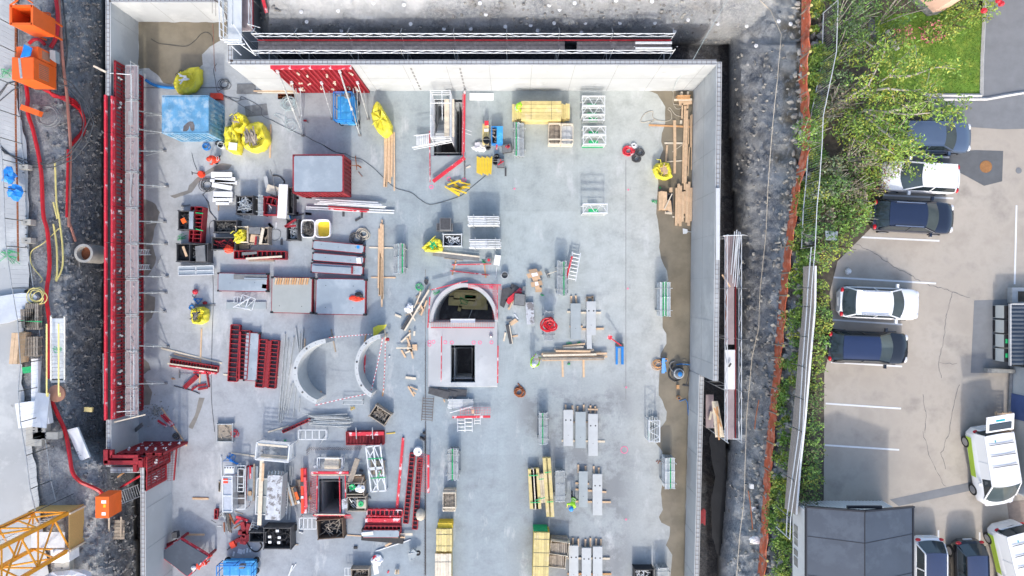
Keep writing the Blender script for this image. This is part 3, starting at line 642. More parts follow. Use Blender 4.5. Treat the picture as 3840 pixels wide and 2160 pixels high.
for (x,y) in ((1130,45),(1268,41),(1400,12),(1150,82),(1280,115),(1165,115),(1515,18),(1540,90),(1665,108),(1765,108),(1800,12),(1822,55),(1895,100),(1990,95),(2078,87),(2195,86),(2180,118),(2325,86),(2456,86),(2580,75),(2692,90),(2800,98),(2098,36),(2060,20),(2155,12),(2310,2),(2835,172),(2530,118),(2920,80),(2965,90),(2445,5),(2016,145-30)):
 z=hz(x,y)+.12; p=W(x,y,z); mb=MB().cyl(p,.13,.02,10).tube(p,p+Vector((0,-.05,.16)),.03,5)
 make('rock_bolt','round white anchor plate bolted to the rock slope','rock bolt',[('plate',mb,'white')] and (mb,'white'),'anchor plates on the rock slope')
def hang(pts,r,name,label,cat,mat,n=5): # line lying on the slope
 P=[]
 for (x0,y0),(x1,y1) in zip(pts,pts[1:]):
  for k in range(4):
   t=k/4; x=x0+(x1-x0)*t; y=y0+(y1-y0)*t; P.append(W(x,y,hz(x,y)+.22))
 x,y=pts[-1]; P.append(W(x,y,hz(x,y)+.22)); make(name,label,cat,(MB().path(P,r,n),mat))
hang([(2848,0),(2890,40),(2930,128),(2915,300),(2900,440),(2890,560),(2880,700),(2872,880),(2850,1090),(2845,1230),(2820,1340),(2800,1560),(2795,1720),(2790,1880),(2775,2000),(2762,2160)],.02,'net_rope','thin white rope holding the rock net along the right slope','rope','woodpale')
make('survey_line','long thin pale line running from the wall corner to the rock','line',(MB().path([W(2728,0,7),W(2640,150,6.5),W(2600,222,5.8),W(2540,300,3),W(2522,345,.1)],.012,4),'paleblue'))
# ================= BUILDERS FOR SITE GOODS =================
def PL(x0,y0,x1,y1,w,mat,label,z=.0,t=.05,name='timber_plank',cat='plank',group=None,z1=None):
 a=W(x0,y0,z+t);b=W(x1,y1,(z if z1 is None else z1)+t); a.z-=t/2;b.z-=t/2
 return make(name,label,cat,(MB().bar(a,b,w,t),mat),group)
def TU(x0,y0,x1,y1,r,mat,label,z=.05,name='steel_tube',cat='tube',group=None,z1=None):
 return make(name,label,cat,(MB().tube(W(x0,y0,z),W(x1,y1,z if z1 is None else z1),r,6),mat),group)
def frame_of(x0,y0,x1,y1,z):   # centre, size at height z for a px rect
 a=W(x0,y0,z);b=W(x1,y1,z); return (a+b)/2,abs(b.x-a.x),abs(b.y-a.y)
def props(x0,y0,x1,y1,h,label,n=8,acc=(),group='racks of steel props',topmat='galv'):
 """bundle of adjustable props in a galvanised rack; the rect is its top face"""
 c,sx,sy=frame_of(x0,y0,x1,y1,h); ver=sy>sx; L=max(sx,sy)*.97; Wd=min(sx,sy)
 P=lambda u,v,z: Vector((c.x+(v if ver else u),c.y+(u if ver else v),z))
 parts=[]; low=MB(); lay=max(2,int(h/.16))
 for k in range(n):
  v=-Wd/2+.06+(Wd-.12)*(k+.5)/n; m=MB(); z=h-.06+U(-.02,.02); s=U(-.06,.06); r=Wd/n*.36
  m.tube(P(-L/2+s,v,z),P(L*.08+s,v,z),r,7).tube(P(L*.08+s,v,z),P(L/2+s,v,z),r*.72,6)
  for u in(-L/2+s,L/2+s): m.box(P(u,v,z),(.11,.03,.11) if ver else (.03,.11,.11))
  m.tube(P(L*.06+s,v-.04,z),P(L*.06+s,v+.04,z),r*1.5,6)
  mt=topmat
  if acc and k in acc: mt=acc[k]
  parts.append(('prop',m,mt))
 for l in range(1,lay):
  for k in range(n):
   v=-Wd/2+.06+(Wd-.12)*(k+.5)/n; low.tube(P(-L/2+U(-.05,.05),v,h-.06-l*.15),P(L/2+U(-.05,.05),v,h-.06-l*.15),Wd/n*.36,5)
 parts.append(('lower_prop_layer',low,'galv'))
 for u in(-L*.33,L*.33):
  rk=MB()
  for v in(-Wd/2,Wd/2): rk.tube(P(u,v,0),P(u,v,h+.12),.03,5)
  rk.bar(P(u,-Wd/2,.06),P(u,Wd/2,.06),.06,.06); rk.bar(P(u,-Wd/2,h+.0),P(u,Wd/2,h+.0),.02,.02); parts.append(('rack_frame',rk,'galv'))
 return make('prop_rack',label,'prop rack',parts,group)
def stack(x0,y0,x1,y1,h,label,n=6,mat='wood',jit=.12,layers=None,straps=0,name='timber_stack',cat='timber stack',z0=0,topmat=None,group=None,ang=0):
 c,sx,sy=frame_of(x0,y0,x1,y1,h); ver=sy>sx; L=max(sx,sy); Wd=min(sx,sy); layers=layers or max(1,round((h-z0)/.12)); t=(h-z0)/layers
 top=MB();low=MB();st=MB()
 for l in range(layers):
  for k in range(n):
   w=Wd/n; v=-Wd/2+w*(k+.5); j=U(-jit,jit); z=z0+t*(l+.5); m=top if l==layers-1 else low
   if ver: m.box((c.x+v,c.y+j,z),(w*.94,L-2*jit,t*.92))
   else: m.box((c.x+j,c.y+v,z),(L-2*jit,w*.94,t*.92))
 for k in range(straps):
  u=-L/2+L*(k+.5)/straps if straps>1 else 0
  if ver: st.box((c.x,c.y+u,h+.004),(Wd,.02,.012))
  else: st.box((c.x+u,c.y,h+.004),(.02,Wd,.012))
 if ang:
  mm=Matrix.Translation(c)@Matrix.Rotation(R(ang),4,'Z')@Matrix.Translation(-c)
  for q in (top,low,st): q.xf(mm)
 return make(name,label,cat,[('top_layer',top,topmat or mat),('lower_layers',low,mat),('strap',st,'dark')] if layers>1 or straps else (top,mat),group)
def crate(x0,y0,x1,y1,h,label,fill='scrap',mat='dark',ang=0,nf=70,name='metal_crate',cat='crate',inner='black',slat=False,fillz=.7,len_=.35,group=None,extra=None):
 c,sx,sy=frame_of(x0,y0,x1,y1,h); wl=MB();fi=MB();bt=MB(); t=.05
 for sxn in(-1,1):
  if slat:
   for k in range(4): wl.box((c.x+sxn*(sx/2),c.y,h*(k+.5)/4),(.03,sy,h/4*.8))
  else: wl.box((c.x+sxn*(sx/2-t/2),c.y,h/2),(t,sy,h))
 for syn in(-1,1):
  if slat:
   for k in range(4): wl.box((c.x,c.y+syn*(sy/2),h*(k+.5)/4),(sx-.04,.03,h/4*.8))
  else: wl.box((c.x,c.y+syn*(sy/2-t/2),h/2),(sx-2*t-.004,t,h-.004))
 cr=MB()
 for a in(-1,1):
  for b in(-1,1): cr.box((c.x+a*sx/2,c.y+b*sy/2,h/2),(.07,.07,h+.03))
 bt.box((c.x,c.y,.08),(sx-.11,sy-.11,.1))
 for k in range(nf):
  p=Vector((c.x+U(-.5,.5)*(sx-.35),c.y+U(-.5,.5)*(sy-.35),h*fillz*U(.7,1.05))); a=U(0,PI); l=U(.3,1)*min(len_,min(sx,sy)*.45)
  d=Vector((math.cos(a),math.sin(a),U(-.2,.2)))*l/2; fi.bar(p-d,p+d,U(.025,.06),.03)
 ps=[wl,fi,bt,cr]
 if ang:
  m=Matrix.Translation(c)@Matrix.Rotation(R(ang),4,'Z')@Matrix.Translation(-c)
  for q in ps: q.xf(m)
 return make(name,label,cat,[('side_wall',wl,mat),('corner_post',cr,mat),('floor_panel',bt,inner),('content',fi,fill)]+(extra or []),group)
def bag(pts,h,label,fill=None,seed=0,mouth=None,txt=True):
 """big yellow sack: outline in px at mid height"""
 P=[W(x,y,h*.5) for x,y in pts]; n=48; per=[]; k=len(P)
 for i in range(n):
  f=i/n*k; a=P[int(f)%k];b=P[(int(f)+1)%k]; per.append(a.lerp(b,f-int(f)))
 c=sum(per,Vector((0,0,0)))/n; body=MB(); rings=[]
 prof=((.86,0),(1.0,.25),(1.0,.6),(.93,.88),(.78,1.0),(.6,.95),(.45,.7 if fill else .93),(.0,.62 if fill else .98))
 for s,z in prof:
  r=[]
  for i,p in enumerate(per):
   q=1+.07*noise.noise(Vector((i*.45,z*4,seed)))+.05*noise.noise(Vector((i*1.3,z*9,seed+3)))
   r.append((c.x+(p.x-c.x)*s*q,c.y+(p.y-c.y)*s*q,max(.0,h*z*(1+.22*noise.noise(Vector((i*.3,z*5,seed+7)))) if z>0 else 0)))
  rings.append(r)
 vs=[v for r in rings for v in r]; fs=[(a*n+i,a*n+(i+1)%n,(a+1)*n+(i+1)%n,(a+1)*n+i) for a in range(len(prof)-1) for i in range(n)]
 body.add(vs,fs); parts=[('sack_body',body,'bag')]
 mx=min((p-c).length for p in per); tx=MB()
 if txt:   # lettering strokes on the sack flank
  an=U(0,6); d=Vector((math.cos(an),math.sin(an),0)); e=Vector((-d.y,d.x,0)); o=c+e*mx*.62+Vector((0,0,h*1.02))
  for j in range(4):
   q=o+d*(j-1.5)*mx*.22
   tx.bar(q,q+e*mx*.2,.03,.01); 
   if j%2==0: tx.bar(q+e*mx*.2,q+d*mx*.13+e*mx*.2,.03,.01).bar(q+d*mx*.13+e*mx*.2,q+d*mx*.13,.03,.01)
   else: tx.bar(q,q+d*mx*.13,.03,.01)
  parts.append(('lettering',tx,'bagblack'))
 for s in (0,2.1,4.2):
  lp=MB(); a=c+Vector((math.cos(s),math.sin(s),0))*mx*.8+Vector((0,0,h*.93)); b=a+Vector((U(-.4,.4),U(-.4,.4),.03)); lp.path([a,a.lerp(b,.5)+Vector((.1,.1,.1)),b],.025,4); parts.append(('strap',lp,'bag'))
 if fill:
  fi=MB()
  for q in range(fill[1]):
   p=c+Vector((U(-1,1),U(-1,1),0))*mx*.38+Vector((0,0,h*U(.75,1.08))); a=U(0,PI) if len(fill)<3 else R(fill[2])+U(-.3,.3); d=Vector((math.cos(a),math.sin(a),U(-.15,.2)))*mx*U(.25,.5)
   fi.bar(p-d,p+d,.09,.04)
  parts.append(('content',fi,fill[0]))
 return make('rubble_sack',label,'sack',parts,smooth=50)
def coil(x,y,r,turns,tr,mat,label,z=.03,name='cable_coil',cat='cable',jit=.25,tail=None,seed=1):
 c=W(x,y,z); rr=random.Random(seed); P=[]
 n=turns*14
 for i in range(n+1):
  a=2*PI*i/14; k=r*(1+jit*math.sin(a*.37+rr.uniform(-.2,.2))+rr.uniform(-.06,.06)); P.append(c+Vector((math.cos(a)*k+jit*r*math.sin(i*.11),math.sin(a)*k*.9+jit*r*math.cos(i*.17),.02+i/n*.1)))
 if tail:
  for t in tail: P.append(W(t[0],t[1],z))
 return make(name,label,cat,(MB().path(P,tr,5),mat))
def line(pts,r,mat,label,z=.03,name='cable',cat='cable',n=5,smooth_=True,zf=None):
 P=[W(p[0],p[1],(p[2] if len(p)>2 else z)) for p in pts]
 if smooth_ and len(P)>2:
  Qs=[]
  for i in range(len(P)-1):
   p0=P[max(i-1,0)];p1=P[i];p2=P[i+1];p3=P[min(i+2,len(P)-1)]
   for k in range(6):
    t=k/6; Qs.append(.5*((2*p1)+(p2-p0)*t+(2*p0-5*p1+4*p2-p3)*t*t+(3*p1-p0-3*p2+p3)*t**3))
  P=Qs+[P[-1]]
 return make(name,label,cat,(MB().path(P,r,n),mat))
def deckpanel(x0,y0,x1,y1,w,h,label,top='panel',side='reddark',corner=True,group=None,extra=None,name='steel_deck'):
 a=W(x0,y0,h);b=W(x1,y1,h); d=b-a; L=d.length; an=math.atan2(d.y,d.x); c=(a+b)/2; m=Matrix.Translation((c.x,c.y,0))@Matrix.Rotation(an,4,'Z')
 t=MB().box((0,0,h-.012),(L-.08,w-.08,.024)); f=MB(); cr=MB(); hl=MB()
 for s in(-1,1):
  f.box((0,s*(w/2-.02),h/2),(L,.05,h-.03)); f.box((s*(L/2-.02),0,h/2),(.05,w-.1,h-.03))
 for sx in(-1,1):
  for sy in(-1,1): cr.box((sx*(L/2-.03),sy*(w/2-.03),h/2+.01),(.13,.13,h+.02))
 nh=max(2,int(L/1.2))
 for k in range(nh): hl.cyl((-L/2+L*(k+.5)/nh,U(-.1,.1),h+.001),.025,.003,8)
 for q in (t,f,cr,hl): q.xf(m)
 return make(name,label,'panel',[('top_sheet',t,top),('side_frame',f,side),('corner_fitting',cr,'black'),('tie_hole',hl,'black')]+(extra or []),group)
def hollow(x0,y0,x1,y1,h,label,mat='hcore',holes=True,group='grey concrete planks on timber bearers',below=None):
 c,sx,sy=frame_of(x0,y0,x1,y1,h); b=MB().box((c.x,c.y,h-.11),(sx,sy,.22)); hl=MB(); g=MB()
 if holes:
  y=c.y+sy*.22
  for s in(-.25,.25): hl.cyl((c.x+s*sx,y,h+.001),.055,.004,10)
 hl.box((c.x,c.y-sy*.2,h+.001),(.05,.03,.004))
 return make('concrete_plank',label,'concrete plank',[('plank_body',b,mat),('lifting_hole',hl,'black')],group)
def person(x,y,z,ang,jacket,legs,helmet,label,pose='stand',scale=1.0,tool=None,lean=0.):
 """ang: direction faced, degrees from +x; one continuous skinned body"""
 J={}
 if pose=='stand': pz=.92; ch=(0.02+lean,0,1.38); hd=(.07+lean*1.5,0,1.66); kn=[(.04,.11,.5),(-.02,-.11,.5)]; ft=[(.06,.13,.06),(-.1,-.13,.06)]; hn=[(.38+lean,.22,1.0),(.32+lean,-.24,1.02)]; el=[(.1+lean,.3,1.12),(.08+lean,-.3,1.12)]
 elif pose=='bend': pz=.88; ch=(.38,0,1.12); hd=(.62,0,1.2); kn=[(.12,.13,.48),(-.05,-.13,.48)]; ft=[(.05,.16,.06),(-.28,-.16,.06)]; hn=[(.72,.2,.62),(.7,-.22,.66)]; el=[(.5,.3,.88),(.48,-.3,.88)]
 elif pose=='reach': pz=.92; ch=(.12,0,1.36); hd=(.2,0,1.62); kn=[(.1,.12,.5),(-.1,-.12,.5)]; ft=[(.18,.14,.06),(-.25,-.14,.06)]; hn=[(.72,.16,1.2),(.55,-.3,1.0)]; el=[(.4,.28,1.22),(.25,-.34,1.1)]
 else: pz=.42; ch=(.25,0,.78); hd=(.42,0,.98); kn=[(.42,.2,.45),(.3,-.2,.3)]; ft=[(.25,.22,.05),(-.1,-.22,.06)]; hn=[(.7,.15,.35),(.68,-.15,.35)]; el=[(.5,.3,.6),(.48,-.3,.6)]
 pel=(0,0,pz); nk=((ch[0]+hd[0])/2,0,(ch[2]+hd[2])/2)
 org=W(x,y,z); 
 V=[pel,((pel[0]+ch[0])/2,0,(pz+ch[2])/2),ch,nk,hd]; E=[(0,1),(1,2),(2,3),(3,4)]; Rr=[(.15,.12),(.15,.115),(.17,.115),(.06,.06),(.105,.095)]
 for s in(0,1):
  sy=1 if s==0 else -1; b=len(V)
  V+=[(ch[0],sy*.17,ch[2]+.03),el[s],hn[s]]; E+=[(2,b),(b,b+1),(b+1,b+2)]; Rr+=[(.085,.085),(.06,.06),(.045,.045)]
  h=Vector(hn[s]); dd=(h-Vector(el[s])).normalized(); sd=dd.cross(Vector((0,0,1))).normalized(); pb=len(V); V.append(tuple(h+dd*.08)); E.append((b+2,pb)); Rr.append((.035,.022))
  for f in range(4):
   k=len(V); V+=[tuple(h+dd*.14+sd*(f-1.5)*.022),tuple(h+dd*(.2-.008*abs(f-1.5))+sd*(f-1.5)*.026+Vector((0,0,-.03)))]; E+=[(pb,k),(k,k+1)]; Rr+=[(.01,.01),(.008,.008)]
  k=len(V); V.append(tuple(h+dd*.09-sd*sy*.06+Vector((0,0,-.02)))); E.append((b+2,k)); Rr.append((.012,.012))
  b=len(V); V+=[(pel[0],sy*.1,pz-.06),kn[s],(ft[s][0],ft[s][1],.11),(ft[s][0]+.17,ft[s][1],.05)]; E+=[(0,b),(b,b+1),(b+1,b+2),(b+2,b+3)]; Rr+=[(.105,.105),(.07,.07),(.05,.05),(.045,.04)]
 me=bpy.data.meshes.new('person'); me.from_pydata(V,E,[]); o=bpy.data.objects.new('person',me); COL.objects.link(o)
 md=o.modifiers.new('skin','SKIN'); sv=me.skin_vertices[0].data
 for i,r in enumerate(Rr): sv[i].radius=r
 sv[0].use_root=True
 ss=o.modifiers.new('sub','SUBSURF'); ss.levels=1; ss.render_levels=1
 bpy.context.view_layer.update(); dg=bpy.context.evaluated_depsgraph_get(); nm=bpy.data.meshes.new_from_object(o.evaluated_get(dg)); bpy.data.objects.remove(o)
 nm.name='person'; o=bpy.data.objects.new('person',nm); COL.objects.link(o); nm.materials.clear()
 for q in ('skin',jacket,legs,'black'): nm.materials.append(MATS[q])
 hdv=Vector(hd)
 for p in nm.polygons:
  c=p.center; p.use_smooth=True
  hand=min((c-Vector(hn[0])).length,(c-Vector(hn[1])).length)
  if hand<.1 or (c-hdv).length<.17 and c.z>nk[2]: p.material_index=0
  elif c.z<.12 or (pose=='kneel' and min((c-Vector(f)).length for f in ft)<.12): p.material_index=3
  elif c.z<pz-.02 and min((c-Vector(e)).length for e in el)>.14 and hand>.3: p.material_index=2
  else: p.material_index=1
 hm=MB(); hm.ball(hdv+Vector((-.01,0,.055)),(.155,.13,.12),14,7); hm.cyl(hdv+Vector((.03,0,.035)),.165,.02,14)
 fc=MB(); fx=hdv+Vector((.1,0,-.01)); fc.ball(fx+Vector((.02,0,-.01)),(.02,.014,.025),6,4); 
 for s in(-1,1): fc.ball(fx+Vector((0,s*.035,.015)),.012,6,4); fc.ball(hdv+Vector((0,s*.1,-.01)),(.02,.012,.03),6,4)
 fc.bar(fx+Vector((0,-.025,-.05)),fx+Vector((0,.025,-.05)),.01)
 st=MB()
 if jacket in('hivis','orangered'):
  for t in(.35,.7):
   p=Vector(pel).lerp(Vector(ch),t); st.ring(p-Vector((0,0,.02)),.15,.172,.045,14)
 o['label']=label; o['category']='person'; o.location=org; o.rotation_euler=(0,0,R(ang)); o.scale=(scale,)*3
 mesh_obj('helmet',hm,helmet,o,None,True); mesh_obj('face',fc,'skin',o,None,True); 
 if st.v: mesh_obj('reflective_band',st,'galvw',o,None)
 return o
def ladder(x0,y0,x1,y1,w,z0,z1,mat,label,n=9,r=.03,name='ladder',cat='ladder',group=None):
 a=W(x0,y0,z0);b=W(x1,y1,z1); d=(b-a).normalized(); s=d.cross(Vector((0,0,1))).normalized()*w/2; st=MB().bar(a-s,b-s,r,r*2).bar(a+s,b+s,r,r*2); rg=MB()
 for k in range(n): p=a.lerp(b,(k+.5)/n); rg.tube(p-s,p+s,r*.6,5)
 return make(name,label,cat,[('stile',st,mat),('rung',rg,mat)],group)
def gridframe(x0,y0,x1,y1,z,mat,label,nx=3,ny=1,r=.04,legs=0,name='tube_trestle',cat='frame',group=None,ang=0,infill=None,diag=False):
 c,sx,sy=frame_of(x0,y0,x1,y1,z); m=MB(); inner=MB(); lg=MB(); f=MB()
 for k in range(nx+1):
  x=-sx/2+sx*k/nx; (m if k in(0,nx) else inner).bar((x,-sy/2,0),(x,sy/2,0),r)
 for k in range(ny+1):
  y=-sy/2+sy*k/ny; (m if k in(0,ny) else inner).bar((-sx/2,y,.0),(sx/2,y,.0),r)
 if diag:
  for k in range(nx):
   xa=-sx/2+sx*k/nx; xb=xa+sx/nx; inner.bar((xa,-sy/2,-.01),(xb,sy/2,-.01),r*.7); 
   if diag==2: inner.bar((xa,sy/2,-.015),(xb,-sy/2,-.015),r*.7)
 if legs:
  for a in(-1,1):
   for b in(-1,1): lg.bar((a*sx/2,b*sy/2,0),(a*sx/2,b*sy/2,-legs),r)
   lg.bar((a*sx/2,-sy/2,-legs+.05),(a*sx/2,sy/2,-legs+.05),r)
 if infill: f.box((0,0,-.03),(sx-r,sy-r,.02))
 mm=Matrix.Translation(c)@Matrix.Rotation(R(ang),4,'Z')
 for q in (m,inner,lg,f): q.xf(mm)
 ps=[('outer_frame',m,mat),('cross_bar',inner,mat),('leg_frame',lg,mat),('infill_panel',f,infill or 'panel')]
 return make(name,label,cat,ps,group)
def redladder(x0,y0,x1,y1,w,h,label,n=14,name='red_formwork',group=None,holes=True,mat='red'):
 """narrow red form panel lying on its back, cells upwards"""
 a=W(x0,y0,h);b=W(x1,y1,h);a.z=b.z=h/2; d=(b-a).normalized(); s=Vector((-d.y,d.x,0))*(w/2-.03); f=MB().bar(a-s,b-s,.06,h).bar(a+s,b+s,.06,h); rb=MB()
 for k in range(n+1): p=a.lerp(b,k/n); (f if k in(0,n) else rb).bar(p-s,p+s,.05,h*.8)
 fl=MB().bar(a-Vector((0,0,h*.4)),b-Vector((0,0,h*.4)),w-.1,.03)
 return make(name,label,'formwork panel',[('frame',f,mat),('rib',rb,mat),('plywood',fl,'greyboard')],group)
def bucket(x,y,r,h,mat,label,inner='black',z=0):
 c=W(x,y,z+h); c.z=z; b=MB().ring(c,r*.85,r,h,16); i=MB().cyl(c+Vector((0,0,.02)),r*.83,.02,16); hd=MB().path([c+Vector((r*math.cos(t),.02,h+r*.5*math.sin(t))) for t in (0,.8,1.57,2.3,3.14)],.008,4)
 return make('bucket',label,'bucket',[('bucket_wall',b,mat),('bucket_floor',i,inner),('handle',hd,'galv')],smooth=40)
def plate(pts,h,mat,label,name='board',cat='board',z0=0,group=None):
 return make(name,label,cat,(MB().poly([(p.x,p.y) for p in Wl(pts,h)],z0,h),mat),group)
def rope(x,y,r,mat,label,n=3,cat='strap',name='strap',z=.03):
 c=W(x,y,z); P=[c+Vector((U(-r,r),U(-r,r)*.7,U(0,.06))) for _ in range(n*4)]; return make(name,label,cat,(MB().path(P,.018,4),mat))
# ================= GOODS, LEFT HALF =================
Q(0,0)
bag([(1750,840),(1790,745),(1900,695),(1990,672),(2035,705),(2035,840),(1960,930),(1870,950),(1800,945),(1760,890)],.55,'yellow sack lying on the wet slab edge above the blue container',('clothw',5))
line([(1465,805),(1540,850),(1640,875),(1755,885)],.1,'blue','thick blue hose beside the yellow sack on the recess edge',z=.1,name='hose',cat='hose',n=8)
make('paper_scrap','pale blue paper scrap at the recess wall foot','scrap',(MB().box(W(1410,740,.02),(.28,.28,.02),.3),'galvw'))
plate([(2385,845),(2570,842),(2572,945),(2382,940)],.04,'greyboard','dark plywood board lying at the slab joint above the blue container')
T()
def container(x0,y0,x1,y1,h,name,label,top,side,rust=None,ribs=16):
 c,sx,sy=frame_of(x0,y0,x1,y1,h); b=MB().box((c.x,c.y,h/2),(sx-.08,sy-.08,h-.1)); rf=MB().box((c.x,c.y,h-.02),(sx-.1,sy-.1,.04)); rb=MB(); fr=MB(); cn=MB(); rr=MB()
 for s in(-1,1):
  n=int(sx/.28)
  for k in range(n): rb.box((c.x-sx/2+sx*(k+.5)/n,c.y+s*(sy/2-.02),h/2),(.13,.07,h-.3))
  n=int(sy/.28)
  for k in range(n): rb.box((c.x+s*(sx/2-.02),c.y-sy/2+sy*(k+.5)/n,h/2),(.07,.13,h-.3))
  fr.box((c.x,c.y+s*(sy/2-.03),h-.06),(sx,.1,.12)).box((c.x+s*(sx/2-.03),c.y,h-.06),(.1,sy,.121)).box((c.x,c.y+s*(sy/2-.03),.08),(sx,.1,.14)).box((c.x+s*(sx/2-.03),c.y,.08),(.1,sy,.141))
  for t in(-1,1): cn.box((c.x+s*(sx/2-.06),c.y+t*(sy/2-.06),h/2),(.14,.14,h+.02))
 for k in range(ribs): rr.box((c.x-sx/2+.15+(sx-.3)*(k+.5)/ribs,c.y,h+.006),(.07,sy-.3,.016))
 ps=[('container_body',b,side),('roof_sheet',rf,top),('side_rib',rb,side),('frame',fr,side),('corner_post',cn,side),('roof_rib',rr if ribs else MB(),top)]
 if rust: ps.append(('rust_patch',sheet([W(x,y,h) for x,y in rust],h+.018,.03,3),'deckdark'))
 holes=MB()
 for s in(-1,1):
  for t in(-1,1): holes.box((c.x+s*(sx/2-.07),c.y+t*(sy/2-.07),h+.012),(.07,.05,.006))
 ps.append(('lifting_hole',holes,'black'))
 return make(name,label,'container',ps)
container(608,359,781,499,2.6,'site_container','faded blue steel container with a dark rust patch on its roof','bluec','bluec',[(686,492),(688,474),(700,462),(712,455),(725,456),(731,470),(730,488),(722,492),(716,486),(712,472),(708,486),(700,492)],14)
container(1098,580,1288,723,2.2,'formwork_container','large container with flat grey-blue plated top and dark red ribbed sides','panel','reddark',None,0)
Q(0,0)
make('orange_case','orange case behind the top right corner of the blue container','case',[('lid',MB().box(W(2170,965,.5)-Vector((0,0,.2)),(.75,.4,.4)),'orangered'),('grey_end',MB().box(W(2130,960,.4)-Vector((0,0,.15)),(.3,.35,.3)),'greyboard')])
coil(2262,850,.32,4,.016,'cable','black cable tangle at the recess joint beside the dark board',tail=[(2190,920)])
line([(2180,640),(2150,700),(2165,800),(2195,930),(2300,980),(2460,1080),(2560,1140)],.014,'cable','thin black cable crossing from the recess past the dark plates')
line([(2140,240),(2150,400),(2155,640),(2170,720)],.016,'pipe','thin copper-coloured rod lying across the recess floor',smooth_=False,name='rod',cat='rod')
line([(1520,390),(1600,435),(1700,450),(1870,465),(1960,410),(2020,345),(2080,325),(2130,360),(2140,420)],.016,'cable','black cable looping over the wet recess floor')
T(820,340,480)
line([(130,120),(430,170),(360,215),(170,150),(10,80)],.013,'cable','thin cable loop near the blue container corner')
line([(550,150),(450,120),(460,180),(560,170),(760,270),(860,360),(880,500),(1080,600),(1340,735),(1660,890),(1750,910),(1900,1000),(2100,1090),(2370,1240),(2560,1270)],.015,'cable','long black cable running diagonally from the dark plate to the red-sided container')
plate([(520,315),(960,262),(990,485),(550,525)],.035,'greyboard','scratched dark rubber mat beside the three yellow sacks')
plate([(360,0),(870,0),(870,72),(360,62)],.03,'greyboard','second dark board under the pale planks')
PL(780,28,1610,38,.1,'woodpale','pale plank beside the small floor recess, lower of two',z=.05)
PL(700,5,1600,15,.1,'wood','pale plank beside the small floor recess, upper of two',z=.05)
coil(1420,260,.42,7,.016,'paleblue','pale green hose coil under the left wall props',name='hose_coil',cat='hose',tail=[(1350,420),(1330,540),(1380,700)])
coil(1440,700,.36,2,.014,'paleblue','small loose loop of pale green hose under the props',name='hose_coil',cat='hose',seed=4)
line([(1110,480),(1240,560),(1330,650),(1370,560),(1280,500),(1160,460),(1110,500)],.012,'paleblue','thin pale cable loop left of the props')
make('drill','small red power drill lying right of the prop feet','drill',[('drill_body',MB().bar(W(1710,605,.08),W(1770,605,.08),.1,.12),'red'),('drill_handle',MB().bar(W(1765,605,.06),W(1800,640,.06),.06,.06),'greyboard')])
bag([(320,600),(350,480),(440,455),(530,500),(590,600),(600,700),(500,830),(400,860),(330,820)],1.0,'tallest yellow sack of three with open mouth beside the blue container',('woodold',5),1)
bag([(130,900),(170,740),(300,690),(420,880),(480,1100),(450,1290),(300,1270),(160,1190)],.8,'yellow sack with white sheet on top, left of the three',None,2)
make('paper_sheet','white paper sheet lying on the left yellow sack','sheet',(MB().box(W(285,1120,.95),(.58,.5,.03),-.1),'white'))
bag([(500,880),(600,680),(850,630),(980,760),(1050,1000),(960,1170),(800,1250),(680,1240),(540,1180),(480,1010)],.95,'big round yellow sack heaped with scrap wood',('woodold',34,100),3)
PL(1045,680,1030,1355,.11,'wood','pale batten standing on the floor right of the wood-filled sack')
bucket(35,1090,.24,.4,'galvw','small pale bucket at the container corner','greyboard')
bucket(-30,1060,.16,.35,'dark','dark drum between container and bucket')
coil(-250,1130,.22,3,.03,'blue','blue hose bundle below the blue container',name='hose_coil',cat='hose')
T(760,600,480)
person(370,-10,0,200,'orangered','trouser','orangered','worker in orange-red jacket crouching below the yellow sacks','kneel')
Q(0,1)
line([(1930,90),(1950,180),(1985,270)],.014,'cable','cable leading to the orange cleaning machine')
make('cleaning_machine','orange-red floor cleaning machine with black handle','machine',[('machine_body',MB().cyl(W(2015,300,.25)-Vector((0,0,.25)),.26,.3,12,.2),'orangered'),('handle_bar',MB().bar(W(1990,295,.3),W(1935,290,.8),.05).bar(W(1930,275,.8),W(1935,310,.8),.04),'black')],smooth=40)
T(760,600,480)
for j,(x0,y0,x1,y1,w,l) in enumerate(((170,300,585,305,.42,'white channel-shaped board on top of the dark box'),(240,395,650,400,.36,'white ribbed panel under the long white strip'),(150,412,690,458,.2,'long white strip lying across the ribbed panel'),(185,495,585,570,.32,'tilted white board with rounded slot end'),(215,700,598,700,.46,'wide white board above the lowest pair'),(200,790,600,800,.36,'white board at the lower edge of the pile'),(262,865,530,865,.26,'small pale slatted tray below the white boards'))):
 PL(x0,y0,x1,y1,w,'white',l,z=.25,t=.14,name='white_board',cat='board')
stack(240,230,590,560,.22,'mixed dark pallet load under the white boards',5,'woodold',.03,2)
stack(225,640,590,830,.22,'pallet under the two lower white boards',4,'woodold',.03,2)
PL(315,885,315,1020,.07,'wood','short batten sticking out below the white boards')
coil(90,500,.4,6,.02,'dark','green-grey cable heap left of the white boards',tail=[(0,700),(120,850),(150,1030),(270,1200)],seed=3)
crate(670,720,1010,1085,.9,'black crate heaped with galvanised scaffold brackets','galv','dark',nf=60,len_=1.1,fillz=.95)
gridframe(690,1085,960,1180,.2,'galv','two bent galvanised frames on the floor below the bracket crate',2,1,.035,ang=-14)
props(1090,700,1225,1110,.8,'rack of rusty galvanised clamp chains beside the bracket crate',6,group=None)
crate(1225,735,1500,1105,.8,'dark red steel crate holding a small red panel','galv','reddark',nf=12,inner='panel')
redladder(1290,800,1480,850,.55,.95,'small bright red form panel with round eye, tipped into the red crate',2)
PL(1258,330,1335,720,.26,'hcore','grey metal strip leaning left of the pink boards',z=.3,t=.04,name='metal_strip',cat='strip')
